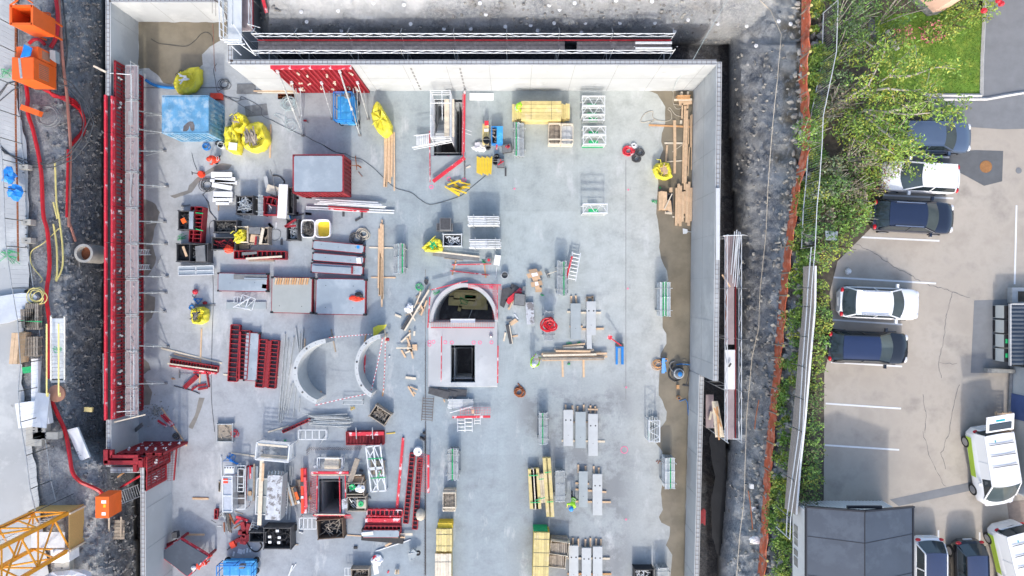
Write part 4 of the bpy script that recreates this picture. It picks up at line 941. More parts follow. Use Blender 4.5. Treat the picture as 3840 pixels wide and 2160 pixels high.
plate([(1310,485),(1560,560),(1510,735),(1265,640)],.5,'woodpale','pale pinkish board tilted behind the long white panel',z0=.46)
make('insulation_board','long bright white insulation panel beside the red-sided container','panel',(MB().bar(W(1625,490,.85)-Vector((0,0,.05)),W(1590,1170,.85)-Vector((0,0,.05)),.62,.1),'white'))
PL(1685,800,1670,1170,.12,'woodr','orange-stained edge board along the long white panel',z=.7)
line([(1360,190),(1410,350),(1440,500),(1495,720)],.03,'greyboard','dark bent lever bar leaning on the white panel',z=.6,smooth_=False,name='lever_bar',cat='bar')
crate(1715,540,1830,1090,.7,'narrow black crate squeezed against the red-sided container','dark','dark',nf=40)
line([(1410,310),(1550,330),(1640,420),(1630,470)],.05,'dark','thick black hose arc above the white panel',name='hose',cat='hose')
for k,(x,y) in enumerate(((1880,765),(2135,752),(1875,1070),(2130,1085),(1375,1325))): make('rubber_block','small black rubber block on the floor around the red-sided container','block',(MB().box(W(x,y,.03),(.42,.16,.05),R(-6) if k<4 else R(-50)),'dark'),'black rubber blocks')
TU(1720,1000,1770,1180,.05,'blue','short blue pole between white panel and black blocks')
PL(1810,1125,2035,1085,.1,'dark','black bar left of the three rubber blocks',name='steel_bar',cat='bar')
T(640,740,480)
crate(150,265,470,650,.85,'black-framed crate with mixed debris and an orange rag','scrap','dark',nf=110,extra=[('rag',MB().box(W(260,470,.85),(.3,.35,.06),.5),'orange')])
plate([(372,285),(458,290),(450,640),(365,635)],.95,'panel','shiny silver plate over the edge of the debris crate',z0=.92)
redladder(470,190,430,900,.5,.5,'red form panel strapped beside another, left of the pair',9)
redladder(570,190,520,905,.6,.75,'red form panel strapped in a pair, right one with green straps',9)
for y in (310,635): PL(500,y,650,y+(15 if y<400 else 40),.06,'green','green lashing strap over the red panel pair, '+('upper' if y<400 else 'lower'),z=.78,t=.02,name='lashing_strap',cat='strap')
rope(230,800,.35,'green','green and black strap tangle below the debris crate')
crate(115,930,400,1290,.75,'open black crate of coal-black fittings with a pale plank on top','black','dark',nf=120)
PL(245,990,320,1185,.16,'wood','short pale plank on the crate of black fittings',z=.78)
crate(370,930,745,1305,.85,'black crate with grey rubber pads next to the crate with a plank','greyboard','dark',nf=30)
plate([(490,985),(680,960),(700,1290),(510,1290)],.9,'greyboard','ribbed grey rubber pads in the right black crate',z0=.6)
crate(865,460,1335,705,.8,'long dark crate heaped with rusty couplers','scrap','dark',nf=150)
crate(825,800,1300,1055,.7,'low black crate of red and black tools','red','dark',nf=30,len_=1.2)
make('red_bag','crumpled bright red plastic bag on the tool crate corner','bag',(MB().ball(W(1170,1040,.75),(.3,.26,.2),10,6,.35,2),'orangered'))
crate(1305,585,1550,905,.75,'pinkish wooden box with white lining','woodpale','woodpale',nf=4,inner='clothw')
bag([(1310,760),(1380,700),(1440,640),(1510,660),(1530,800),(1500,890),(1340,925)],1.0,'small crumpled yellow sack in the white-lined box',None,5,txt=False)
crate(1560,600,1965,940,.7,'brown wooden box of boards and black offcuts','woodold','woodold',nf=24,len_=1.0)
plate([(1575,605),(1805,600),(1805,745),(1575,730)],.78,'greyboard','black offcut sheet on the brown wooden box',z0=.74)
plate([(1615,745),(1800,760),(1760,920),(1590,900)],.78,'wood','square brown board on the brown wooden box',z0=.74)
PL(1860,620,1800,940,.2,'woodpale','pale board over the right part of the brown box',z=.8)
PL(1720,790,1700,960,.12,'red','short red profile across the brown box edge',z=.8,name='profile',cat='bar')
PL(1760,790,1745,960,.12,'dark','short black profile across the brown box edge',z=.8,name='profile',cat='bar')
make('scrap_heap','small heap of rusty fittings in front of the brown box','scrap',(MB().box(W(1480,990,.2)-Vector((0,0,.1)),(.7,.35,.25)),'scrap'))
redladder(1270,1155,2310,1165,.6,.55,'long red form panel with cells lying below the brown box',11)
plate([(1430,1110),(1730,1090),(1735,1135),(1430,1170)],.62,'greyboard','grey rubber strip on the long red form panel',z0=.57)
PL(1510,1235,2240,1190,.13,'woodpale','pale timber lying along the long red form panel',z=.55)
stack(1560,1250,2080,1290,.2,'flat pallet edge beneath the long red form panel',3,'woodold',.02,1)
crate(2330,440,2560,860,.8,'grey crate with a red triangular bracket at the left tub','galv','dark',nf=70)
for a,b,l in (((2290,590),(2520,440),'upper'),((2300,590),(2520,570),'lower')): PL(*a,*b,.14,'red','red bracket arm on the grey crate, '+l,z=.85,name='bracket',cat='bracket')
line([(2000,680),(2100,640),(2210,690),(2190,820),(2080,870),(2000,800)],.012,'cable','thin wire ring on the floor right of the brown box')
PL(2125,500,2115,630,.08,'galvw','short white profile above the wire ring',name='profile',cat='bar')
Q(1,1)
def tub(x0,y0,x1,y1,label,fill,nf):
 c,sx,sy=frame_of(x0,y0,x1,y1,.7); w=MB(); n=28
 def rr(s,z): 
  P=[]
  for i in range(n):
   a=2*PI*i/n; ca,sa=math.cos(a),math.sin(a); k=1/((abs(ca)**5+abs(sa)**5)**.2); P.append((c.x+ca*k*sx/2*s,c.y+sa*k*sy/2*s,z))
  return P
 L=[rr(.86,0),rr(.98,.62),rr(1.,.7),rr(.9,.7),rr(.8,.15)]; w.add([v for r in L for v in r],[(a*n+i,a*n+(i+1)%n,(a+1)*n+(i+1)%n,(a+1)*n+i) for a in range(4) for i in range(n)]); b=MB().add(rr(.82,.2),[tuple(range(n))])
 f=MB()
 for k in range(nf):
  p=Vector((c.x+U(-.33,.33)*sx,c.y+U(-.33,.33)*sy,U(.35,.7))); a=U(0,PI); d=Vector((math.cos(a),math.sin(a),U(-.3,.3)))*.16; f.bar(p-d,p+d,.04)
 make('plastic_tub',label,'tub',[('tub_wall',w,'white'),('tub_floor',b,fill),('content',f,'scrap')],smooth=45)
tub(452,760,592,945,'white plastic tub full of black steel wedges','dark',90)
tub(590,757,748,943,'white plastic tub with yellow liquid residue','yellow',0)
for j,(a,b) in enumerate((((600,555),(1260,600)),((640,575),(1270,612)),((585,603),(1300,640)),((620,590),(1310,628)),((780,560),(1230,588)))):
 TU(*a,*b,.045,'galvw','galvanised tube in the loose bundle below the red-sided container',z=.3+.05*(j%2),group='tubes in the loose bundle')
for a,b,l in (((505,632),(1392,668),'upper'),((505,652),(1390,692),'lower')): TU(*a,*b,.055,'galvw','longest white tube of the bundle, '+l+' of the pair',z=.12)
PL(725,628,1135,662,.11,'red','red profile on the tube bundle, upper piece',z=.35,name='profile',cat='bar'); PL(730,650,1120,682,.1,'redtop','red profile on the tube bundle, lower piece',z=.3,name='profile',cat='bar')
for k,(x,y,a) in enumerate(((395,545,0),(530,537,0),(527,702,-8),(880,700,90),(1065,715,90),(1025,757,30),(145,822,-50),(258,985,90),(395,695,0),(140,985,90))): make('rubber_block','small black rubber block scattered on the slab near the tube bundle','block',(MB().box(W(x,y,.03),(.42,.15,.05),R(a)),'dark'),'black rubber blocks by the tubes')
deckpanel(570,1012,1085,1060,.62,.45,'long grey deck panel with a blue paint spot, topmost of three',extra=[('paint_spot',MB().cyl(W(1027,1037,.452),.12,.003,10),'bluetarp')])
deckpanel(568,1132,1083,1172,.56,.45,'long grey deck panel with a white carton, middle of three')
make('carton','white carton on the middle long deck panel','carton',(MB().box(W(1032,1172,.6)-Vector((0,0,.08)),(.3,.4,.15),.1),'white'))
deckpanel(555,1243,1075,1275,.68,.42,'long grey deck panel with red divider, lowest of three',extra=[('divider',MB().bar(W(968,1232,.5),W(966,1306,.5),.1,.15),'reddark'),('inner_plate',MB().bar(W(565,1255,.5),W(960,1278,.5),.45,.04),'panel')])
coil(1020,950,.36,4,.05,'dark','thick dark hose coil above the deck panels',name='hose_coil',cat='hose',tail=[(1000,1010)])
coil(1078,905,.34,5,.03,'cloth','pale grey cable coil right of the dark coil')
for j,(x0,y0,x1,y1,w) in enumerate(((1300,-140,1300,430,.16),(1318,-150,1290,430,.14),(1340,-120,1335,380,.13),(1352,-110,1350,395,.1),(1370,-130,1365,330,.12),(1390,-120,1392,470,.1),(1330,-100,1310,432,.12))):
 PL(x0,y0,x1,y1,w,'wood','long plank in the upright pile between the grey container and the stair tower',z=.12+.06*(j%3),group='planks in the upright pile')
for j,(x0,y0,x1,y1,w) in enumerate(((1240,850,1232,1449,.13),(1258,800,1250,1520,.14),(1276,810,1272,1560,.13),(1268,762,1268,1100,.1),(1246,1100,1242,1530,.12),(1262,1150,1266,1640,.12))):
 PL(x0,y0,x1,y1,w,'wood','long plank of the pile lying across two short battens',z=.1+.07*(j%3),group='planks across the battens')
PL(1138,1040,1380,1046,.1,'woodpale','upper short batten under the central plank pile',z=0); PL(1158,1342,1405,1344,.1,'wood','lower short batten under the central plank pile',z=0)
props(1375,1000,1500,1300,1.0,'prop rack with coloured tape right of the central plank pile',8,{3:'paleblue',6:'green'})
props(2132,712,2450,832,1.35,'upper of two side-lying prop racks in the middle of the slab',6,topmat='galvw')
props(2148,945,2465,1060,1.1,'lower of two side-lying prop racks in the middle of the slab',6,topmat='galvw')
for k,(x0,y0,x1,y1,z) in enumerate(((1815,797,1980,878,.6),(1848,742,1962,868,.85))): make('plastic_crate','dark grey plastic crate, '+('lower of the stacked pair','upper of the stacked pair')[k],'crate',[('crate_body',(lambda m:pbox(m,x0,y0,x1,y1,z-.35,z))(MB()),'greyboard'),('rim',(lambda m:pbox(m,x0+8,y0+8,x1-8,y1-8,z,z+.02))(MB()),'dark')])
bag([(1670,1040),(1740,980),(1800,940),(1860,965),(1885,1030),(1875,1080),(1780,1090),(1700,1080)],.8,'yellow sack with green straps spilling out near the stacked crates',('green',9),8)
crate(1880,905,2070,1030,.6,'white mesh crate full of pale tubes beside the central yellow sack','galvw','galvw',nf=30,len_=.8)
PL(1775,1080,2250,1135,.11,'woodpale','long pale timber over the dark beam',z=.25); PL(1780,1105,2245,1158,.28,'greyboard','long dark beam under the pale timber',z=.0,t=.2,name='beam',cat='beam')
PL(1890,1148,2085,1172,.06,'woodold','thin grey bar under the dark beam',name='bar',cat='bar')
PL(1970,1216,2368,1206,.07,'redtop','rusty red threaded prop, upper of two',name='threaded_bar',cat='bar',z=.08); PL(1955,1275,2352,1320,.07,'redtop','rusty red threaded prop, lower of two',name='threaded_bar',cat='bar',z=.08)
PL(2010,1175,1975,1318,.09,'woodr','left batten under the two red bars'); PL(2298,1215,2312,1345,.09,'woodr','right batten under the two red bars')
make('small_pump','round grey pump with green strap below the lower prop rack','pump',[('pump_body',MB().cyl(W(2342,1172,.3)-Vector((0,0,.3)),.24,.3,14),'greyboard'),('cap',MB().cyl(W(2342,1168,.33)-Vector((0,0,.03)),.1,.05,10),'redtop')],smooth=40)
rope(2300,1180,.25,'green','green strap beside the round pump')
make('white_box','small white box standing below the lower prop rack','box',(MB().box(W(2427,1168,.45)-Vector((0,0,.22)),(.42,.7,.45),-.15),'white'))
TU(2425,1230,2413,1345,.03,'galvw','short white tube beside the grey bucket')
bucket(2503,1320,.26,.4,'galv','pale grey bucket right of the red bars','greyboard')
make('hand_tool','black tool bundle on the slab above the green coil','tool',(MB().bar(W(1700,1370,.05),W(1730,1385,.05),.2,.08).bar(W(1705,1400,.05),W(1720,1415,.05),.1),'dark'))
Q(1,1)
line([(660,0),(780,75),(900,100),(970,135),(1060,155),(1180,240),(1285,340),(1400,440),(1560,490),(1640,550),(1730,605),(1820,598),(2040,530),(2120,475),(2310,318)],.016,'cable','long black cable curving from the red-sided container to the yellow timbers')
for k in range(10): PL(2228+k*16,125+(k%3)*8,2226+k*15,290+(k*7)%25,.09,'yellow','yellow formwork beam piece in the tidy bundle below the toolbox',z=.05+.02*(k%2),t=.1,name='yellow_beam',cat='beam',group='tidy yellow beam pieces')
for k,(a,b,c,d) in enumerate(((1955,360,2070,460),(1900,425,2045,520),(1925,410,2060,365),(1960,440,2120,495),(2060,440,2155,400),(2040,380,2150,410),(1935,445,2050,500),(2080,430,2150,440),(1990,420,2100,450))): PL(a,b,c,d,.1,'yellow','yellow beam piece in the loose scattered heap below the stair shaft',z=.05+.07*(k%4),t=.1,name='yellow_beam',cat='beam',group='scattered yellow beam pieces')
bucket(2422,125,.2,.35,'black','black bucket directly right of the tidy yellow beams, upper one'); bucket(2410,180,.2,.3,'dark','black bucket directly right of the tidy yellow beams, lower one')
def toolbox(x,y,w_,d_,label,an=0): 
 c=W(x,y,.35); c.z=0; m=Matrix.Translation(c)@Matrix.Rotation(an,4,'Z'); b=MB().box((0,0,.15),(w_,d_,.3)).xf(m); l=MB().box((0,0,.32),(w_*.94,d_*.94,.05)).xf(m); t=MB(); 
 for k in range(6): t.box((U(-.3,.3)*w_,U(-.3,.3)*d_,.37),(.14,.06,.05),U(0,3))
 t.xf(m); make('toolbox',label,'toolbox',[('box_body',b,'dark'),('tray',l,'greyboard'),('tools',t,'redtop')])
toolbox(2462,190,.5,.62,'black toolbox with red tools beside the two black buckets'); toolbox(2525,42,.68,.58,'larger black toolbox right of the blue cart',.15)
PL(2512,240,2512,322,.12,'dark','slim black case on the floor below the toolboxes',name='slim_case',cat='case',t=.08)
make('plastic_bag','crumpled white plastic bag beside the bucket under the timber boxes','bag',(MB().ball(W(2250,35,.15),(.5,.3,.16),12,6,.4,5),'clothw'))
bucket(2333,25,.2,.35,'dark','dark bucket touching the crumpled white bag')
make('rebar_bender','rusty steel hand bender frame right of the red-sided container','tool',(MB().bar(W(930,210,.3),W(1055,225,.3),.04).bar(W(1000,120,.1),W(1015,260,.4),.05).bar(W(1020,210,.3),W(1060,240,.3),.1,.04).bar(W(1030,280,.05),W(1070,330,.05),.03),'rust'))
T(600,1270,480)
Q(0,2)
TU(1350,45,1670,50,.03,'galv','thin galvanised strut lying left of the damp patch',z=.1)
make('red_ball_weight','round dark red weight above the blue clamp','weight',(MB().ball(W(1965,38,.18),.2,12,8),'redtop'),smooth=True)
line([(1945,60),(1935,80),(1955,95),(1970,75)],.02,'greyboard','small wire loop under the red weight')
for k,(pts,l) in enumerate(((([(1950,110),(2035,112),(1990,158),(1950,110)]),'blue triangular clamp handle above the sack'),([(1925,172),(1950,185),(1950,215),(1925,224),(1902,200),(1925,172)],'blue ring-shaped clamp above the black-mouthed sack'))): line([(p[0],p[1]) for p in pts],.05,'blue',l,z=.06,smooth_=False,name='clamp_tool',cat='clamp')
PL(1960,175,2165,170,.16,'greyboard','long dark saw blade-shaped board above the black-mouthed sack'); make('hard_hat','small red hard hat beside the blue clamps','cap',(MB().ball(W(2062,150,.08),(.18,.12,.1),8,5),'red'))
bag([(1935,210),(1990,195),(2040,185),(2090,215),(2100,270),(2085,340),(2020,370),(1950,355),(1930,290)],.8,'small yellow sack with black contents below the blue clamps',('scrap',14),9)
PL(2027,410,2008,960,.1,'wood','long pale timber standing across under the red parts'); 
PL(1620,605,2232,758,.11,'woodpale','longest pale timber crossing at the lower left'); PL(1705,690,2130,780,.09,'woodpale','second pale timber parallel to the red ladder panel'); PL(1750,665,2010,728,.09,'wood','thin brown batten between the pale timbers',z=.0); PL(1685,760,2185,830,.1,'woodpale','pale timber lying on the red ladder panel',z=.35)
redladder(1710,745,2185,822,.5,.3,'tilted red ladder-shaped form panel under the pale timber',16); PL(1705,778,2175,858,.16,'redtop','faded pink-red rail below the tilted panel',name='rail',cat='rail',t=.15)
PL(1945,852,2125,862,.12,'redtop','short pinkish red rail crossing the timber',name='rail',cat='rail'); PL(1850,1005,1980,885,.3,'red','double red channel lying diagonally',t=.2,name='channel',cat='channel'); PL(2078,845,2100,1000,.09,'reddark','slim dark red bar right of the double channel',name='bar',cat='bar',t=.15)
for a,l in (((1925,1025,1975,990),'small bent red bracket, left'),((1985,985,2070,970),'red bracket with slot, upper'),((1990,1020,2085,1005),'curved red bracket, lowest')): PL(*a,.14,'red',l,t=.12,name='bracket',cat='bracket')
line([(1750,985),(1850,1010),(1950,1040),(2010,1065)],.03,'dark','black hose end below the red channel',name='hose',cat='hose'); rope(1745,920,.18,'woodr','orange string scrap left of the red channel')
make('floor_scraper','long-handled grey scraper lying left of the red channel','scraper',[('blade',MB().bar(W(1806,828,.05),W(1806,905,.05),.06),'greyboard'),('handle',MB().tube(W(1810,862,.05),W(1935,866,.05),.02,5),'galv')])
line([(2145,0),(2145,200),(2135,450),(2130,700),(2125,900),(2130,1150),(2160,1449)],.014,'cable','black cable running down the slab left of the red form panels')
redladder(2367,372,2335,940,.68,.35,'narrow red cell panel, leftmost of the upright group',12)
redladder(2462,430,2430,918,.8,.4,'wide dark red panel with smooth left rail in the upright group',12,mat='reddark'); PL(2415,440,2403,915,.13,'red','bright red rail on the wide dark panel',z=.38,name='rail',cat='rail',t=.06)
Q(1,2)
deckpanel(-35,450,-60,935,.95,.35,'slim grey deck plate between the red panels')
for k,(a,b) in enumerate((((75,520),(30,1000)),((190,530),(150,1008)))): redladder(*a,*b,.6,.35,('red cell panel with scuffed middle, left of the rightmost pair','red cell panel beside the long tubes, right of the pair')[k],12)
PL(130,530,95,1000,.45,'reddark','worn pinkish web between the rightmost red panels',z=.25,name='web_plate',cat='plate',t=.04)
PL(-20,470,50,525,.09,'woodpale','batten end above the rightmost red panels'); PL(-330,870,225,895,.1,'woodpale','cross batten under the lower ends of the red panels')
for j,(a,b,c,d,r) in enumerate(((293,460,225,1340,.05),(325,520,243,1360,.04),(380,495,262,1330,.05),(350,980,290,1240,.035),(400,400,430,650,.05),(445,455,435,640,.035),(475,410,455,640,.05),(372,950,310,1290,.04),(400,1000,372,1300,.04),(440,1100,430,1250,.035))): TU(a,b,c,d,r,'galv','long galvanised push-pull strut lying left of the curved concrete pieces',z=.08,group='long struts left of the curved pieces')
PL(492,510,488,610,.09,'wood','short batten between struts and left curved piece',z=0)
def shell(cx,cy,rx,ry,a0,a1,h,th,label,base=.0):
 n=26; rings=[]; vs=[]
 for i in range(n+1):
  a=R(a0+(a1-a0)*i/n); 
  for (k,z) in ((1,h),(1,0),(1-th,0),(1-th,h)):
   p=W(cx+rx*math.cos(a),cy-ry*math.sin(a),h); c=W(cx,cy,h); q=c+(p-c)*k; vs.append((q.x,q.y,z+base))
 fs=[(i*4+j,i*4+(j+1)%4,(i+1)*4+(j+1)%4,(i+1)*4+j) for i in range(n) for j in range(4)]+[(0,1,2,3),(n*4+3,n*4+2,n*4+1,n*4)]
 b=MB().add(vs,fs); hl=MB()
 for i in range(1,n,2):
  v=Vector(vs[i*4]); u=Vector(vs[i*4+3]); hl.cyl((v+u)/2+Vector((0,0,.001)),.025,.004,8)
 for i in (6,13,21):
  v=Vector(vs[i*4]); u=Vector(vs[i*4+3]); hl.cyl((v+u)/2+Vector((0,0,.001)),.07,.02,8)
 make('curved_concrete_wall',label,'curved wall piece',[('shell_body',b,'hcore'),('insert_hole',hl,'dark')],smooth=50)
shell(735,850,367,340,96,248,2.2,.13,'large pale crescent-shaped concrete piece, left and bigger of two')
shell(1275,800,283,335,95,244,1.7,.13,'pale crescent-shaped concrete piece, right and thinner of two')
def chain(a,b,label,z=1.0,n=26,r=.03):
 A=W(*a,z) if len(a)==2 else W(*a); B=W(*b,z) if len(b)==2 else W(*b); m=MB(); q=MB()
 for k in range(n):
  p=A.lerp(B,k/n);s=A.lerp(B,(k+1)/n); sag=-.25*math.sin(PI*(k+.5)/n); p.z+=sag;s.z+=sag; (m if k%2 else q).bar(p,s,.045,.015)
 make('barrier_tape',label,'tape',[('white_band',m,'white'),('red_band',q,'pinknet')])
chain((735,500,1.6),(1170,465,1.3),'red and white tape strung between the tops of the crescents'); chain((600,1180,1.7),(1140,1062,1.3),'red and white tape strung between the lower crescent ends'); chain((1275,500,1.3),(1155,1050,1.3),'red and white tape across the open side of the right crescent',n=30); chain((1300,520,.3),(1280,1050,.3),'thin red and white tape lying on the floor right of the crescent',n=30)
PL(755,415,800,645,.1,'woodold','brown batten under the upper end of the left crescent'); PL(1105,460,1090,560,.09,'woodr','orange-brown batten above the right crescent'); PL(1290,410,1310,555,.09,'woodpale','batten at the upper tip of the right crescent'); PL(655,1035,640,1105,.1,'wood','batten at the lower tip of the left crescent'); PL(1285,1010,1272,1090,.09,'woodr','batten at the lower tip of the right crescent'); PL(1098,670,1090,860,.1,'redtop','rusty flat bar inside the right crescent',name='flat_bar',cat='bar')
plate([(1180,490),(1178,400),(1225,375),(1315,368),(1300,400),(1240,450),(1195,500)],.35,'bag','pale yellow cloth hung over the tip of the right crescent','cloth','cloth',.3)
make('red_coupler','small red clamp hanging at the tip of the right crescent','clamp',(MB().ball(W(1325,515,.6),.13,8,6,.3),'red'))
rope(1300,470,.2,'cloth','pale strap heap at the tip of the right crescent'); rope(760,500,.25,'cloth','pale strap heap at the tip of the left crescent')
gridframe(870,1130,1070,1170,.4,'galv','small galvanised trestle below the taped crescents',1,1,.035,.4)
rope(970,1210,.2,'yellow','yellow strap end below the small trestle')
Q(1,1)
deckpanel(-385,1388,112,1395,1.28,.45,'wide grey-blue deck panel with smaller boards on it'); 
plate([(-225,1310),(110,1318),(110,1368),(-225,1360)],.52,'greyboard','narrow dark board on the wide deck panel',z0=.47); plate([(-120,1345),(110,1350),(110,1364),(-120,1360)],.58,'panel','thin silver board on the narrow dark board',z0=.54)
PL(60,1430,110,1436,.3,'reddark','dark red coupler bar at the panel corner',z=.4,name='coupler',cat='coupler')
Q(1,2)
def bigplate(x0,y0,x1,y1,h,label,top,ang=1.2):
 c,sx,sy=frame_of(x0,y0,x1,y1,h); m=Matrix.Translation((c.x,c.y,0))@Matrix.Rotation(R(-ang),4,'Z'); t=MB().box((0,0,h-.012),(sx-.1,sy-.1,.024)).xf(m); f=MB(); 
 for s in(-1,1): f.box((0,s*(sy/2-.03),h/2),(sx,.06,h-.04)); f.box((s*(sx/2-.03),0,h/2),(.06,sy-.13,h-.04))
 f.xf(m); cr=MB(); hl=MB()
 for a in(-1,1):
  for b in(-1,1): cr.box((a*(sx/2-.05),b*(sy/2-.05),h/2),(.2,.14,h+.03))
 for a in(-.3,.25):
  for b in(-.3,.3): hl.cyl((a*sx,b*sy,h+.001),.03,.004,8)
 cr.xf(m);hl.xf(m); make('steel_deck',label,'panel',[('top_sheet',t,top),('side_frame',f,'reddark'),('corner_fitting',cr,'black'),('tie_hole',hl,'black')])
bigplate(155,-110,565,255,.5,'square olive-grey deck plate with a row of short wood battens','panelg'); bigplate(600,-95,1102,270,.5,'square steel-blue deck plate with red and black gloves on it','panel')
for k in range(14): 
 x=205+k*24.5; PL(x,-100,x-14,-35,.1,'woodr' if k%3 else 'wood','short wood batten in the neat row on the olive deck plate',z=.52,t=.09,name='batten',cat='batten',group='row of short battens')
make('work_glove','bright red jacket lying on the steel-blue deck plate','jacket',(MB().ball(W(1010,105,.58),(.5,.2,.08),12,6,.3,3),'orangered')); make('cloth_bundle','black cloth beside the red jacket on the deck plate','cloth',(MB().ball(W(1035,70,.58),(.3,.18,.09),10,6,.35,4),'black'))
PL(-300,175,100,175,.5,'hcored','long grey steel strip at the lower left of the olive plate',name='steel_strip',cat='strip',t=.1); gridframe(-160,85,-20,210,.3,'galvw','white tubular trestle lying on the grey steel strip',2,1,.04,ang=-18,diag=True); gridframe(-220,90,-120,150,.25,'galvw','small galvanised bracket above the grey steel strip',3,1,.04)
make('tube_trestle','white angular bracket frame on the grey strip','frame',(MB().bar(W(-230,195,.35),W(-50,95,.35),.06).bar(W(-230,190,.35),W(-60,215,.35),.05).bar(W(-110,215,.3),W(-70,100,.3),.05),'galvw'))
Q(0,1)
gridframe(1795,1228,2150,1318,.4,'galvw','white framed glass-grey panel below the two black crates',2,2,.06,infill='bluec' and 'panel',ang=1.5)
make('small_bar','short grey bar above the debris crate','bar',(MB().bar(W(1828,625,.05),W(1912,615,.05),.1,.06).ball(W(1835,622,.05),.1,6,4),'greyboard'))
line([(2035,500),(2090,590),(2110,680),(2165,740),(2175,765),(2110,800),(2115,950),(2100,1100),(2120,1200),(2140,1320),(2145,1449)],.014,'cable','thin black cable winding down between the crates')
TU(1632,1120,1565,1255,.025,'galv','thin pipe lying left of the two black crates')
Q(1,2)
hp=[]
for k in range(26): 
 x=560+U(0,40);y=1275+k*4.4; hp.append(1); TU(x-20+U(-40,60),y+U(-8,8),x+340+U(-40,30),y+U(-15,25),.035,'galv','old prop in the tangled heap below the left crescent',z=.1+U(0,.25),name='steel_prop',cat='prop',group='tangled prop heap')
for a in ((470,1255,560,1290),(860,1290,975,1350),(800,1390,900,1420)): TU(*a,.03,'galv','old prop sticking out of the tangled heap',z=.2,name='steel_prop',cat='prop',group='props sticking out of the heap')
crate(1155,1215,1340,1350,.7,'brown crate of couplers standing askew below the right crescent','woodold','woodold',ang=-33,nf=90)
PL(120,1449,330,1390,.1,'woodpale','pale timber left of the prop heap'); redladder(265,1449,540,1325,.22,.2,'slim red profile pair leading to the prop heap',6)
props(1930,1110,2180,1225,.35,'loose flat bundle of white tubes below the dark boards',9,group=None,topmat='galvw'); TU(1950,1255,2180,1190,.045,'galvw','single white tube slanting over the flat tube bundle',z=.4)
for k,p in enumerate(([(1745,1000),(1950,1045),(1935,1122),(1730,1062)],[(1830,1003),(2030,1045),(2015,1110),(1825,1040)],[(1930,1010),(2122,1025),(2115,1095),(2000,1090)])): plate(p,.12+.05*(2-k),'dark','dark formwork board, '+('left and topmost','middle','right')[k]+' of three under the concrete core',z0=.03+.05*(2-k))
PL(1888,1120,1900,1150,.08,'wood','tiny batten stub under the dark boards')
m=MB()
for k in range(70):
 y=545+k*16
 if 1095<y<1340: continue
 m.bar(W(1712,y,.05),W(1700+U(-6,0),y+14,.25),.018)
make('starter_bars','long row of bent starter bars along the slab joint beside the core','rebar',(m,'rebar'))
ladder(1735,1098,1718,1340,.75,.1,.1,'rebar','rebar ladder mat lying on the slab joint below the core',9,.03,'rebar_ladder','rebar')
Q(1,3)
m=MB()
for k in range(88):
 y=40+k*16; m.bar(W(1708,y,.05),W(1692+U(-5,3),y+12,.22),.02); m.bar(W(1700,y,.02),W(1712,y+10,.02),.02)
make('starter_bars','row of bent starter bars along the lower slab joint','rebar',(m,'rebar'))
m=MB()
for k in range(28): m.bar(W(515+k*19.5,182,.05),W(540+k*19.5,152,.3),.022)
for k in range(3): m.bar(W(505,190+k*22,.05),W(540,165+k*22,.2),.022)
make('starter_bars','horizontal row of dark starter bars above the red-framed shaft','rebar',(m,'rebar'))
Q(1,2)
m=MB(); hc=[W(x,y,.12) for x,y in [(1740,345),(2425,335),(2425,990),(1735,990)]]
T(); outer=[(1608,1205),(1864,1205),(1864,1448),(1606,1448)]
cs=sheet([W(x,y,.12) for x,y in [(1608,1210),(1864,1208),(1864,1449),(1606,1449)]],.12,hole=[[W(x,y,.12) for x,y in [(1690,1293),(1782,1293),(1782,1434),(1690,1434)]]])
make('core_slab','pale raised concrete pad round the rectangular opening in the middle','concrete pad',[('pad_top',cs,'wallc'),('pad_edge',MB().path([W(x,y,.06) for x,y in [(1608,1210),(1864,1208),(1864,1449),(1606,1449),(1608,1210)]],.055,4),'wallc')])
m=MB(); C=W(1741,1206,.3); ri=[W(x,y,.02) for x,y in arc_pts(1741,1206,115,131,0,180,30)]; ro=[W(x,y,.02) for x,y in arc_pts(1741,1206,128,144,0,180,30)]
for i in range(30):
 a,b,c,d=ri[i],ri[i+1],ro[i+1],ro[i]; z=.3; m.add([(p.x,p.y,0.001) for p in(a,b,c,d)]+[(p.x,p.y,z) for p in(a,b,c,d)],[(4,5,6,7),(0,4,7,3)[::-1] if 0 else (3,7,4,0),(1,2,6,5)] if i in(0,29) else [(4,7,6,5)])
 m.add([(a.x,a.y,0),(b.x,b.y,0),(b.x,b.y,z),(a.x,a.y,z)],[(0,1,2,3)]); m.add([(d.x,d.y,0),(c.x,c.y,0),(c.x,c.y,z),(d.x,d.y,z)],[(3,2,1,0)])
make('arch_upstand','white curved concrete upstand round the half-round opening','upstand',(m,'hcore'),smooth=50)
pd=sheet([W(x,y,.02) for x,y in [(1610,1112),(1622,1088),(1757,1062),(1856,1066),(1868,1080),(1866,1205),(1858,1205)]+arc_pts(1741,1206,116,132,0,180,30)+[(1606,1205)]],.016)
make('core_apron','pinkish white concrete apron round the arch with red spray marks','apron',(pd,'wallc'))
Q(1,2)
m=MB(); pbox(m,1958,312,2205,350,-.2,.35); make('landing_block','white precast block at the flat edge of the half-round opening','block',(m,'white'))
for x0,x1 in ((1762,1955),(2205,2400)): m=MB(); pbox(m,x0,328,x1,348,-.1,.22); make('concrete_beam','dark grey edge beam at the flat side of the opening, '+('left' if x0<1900 else 'right')+' of the white block','beam',(m,'greyboard'))
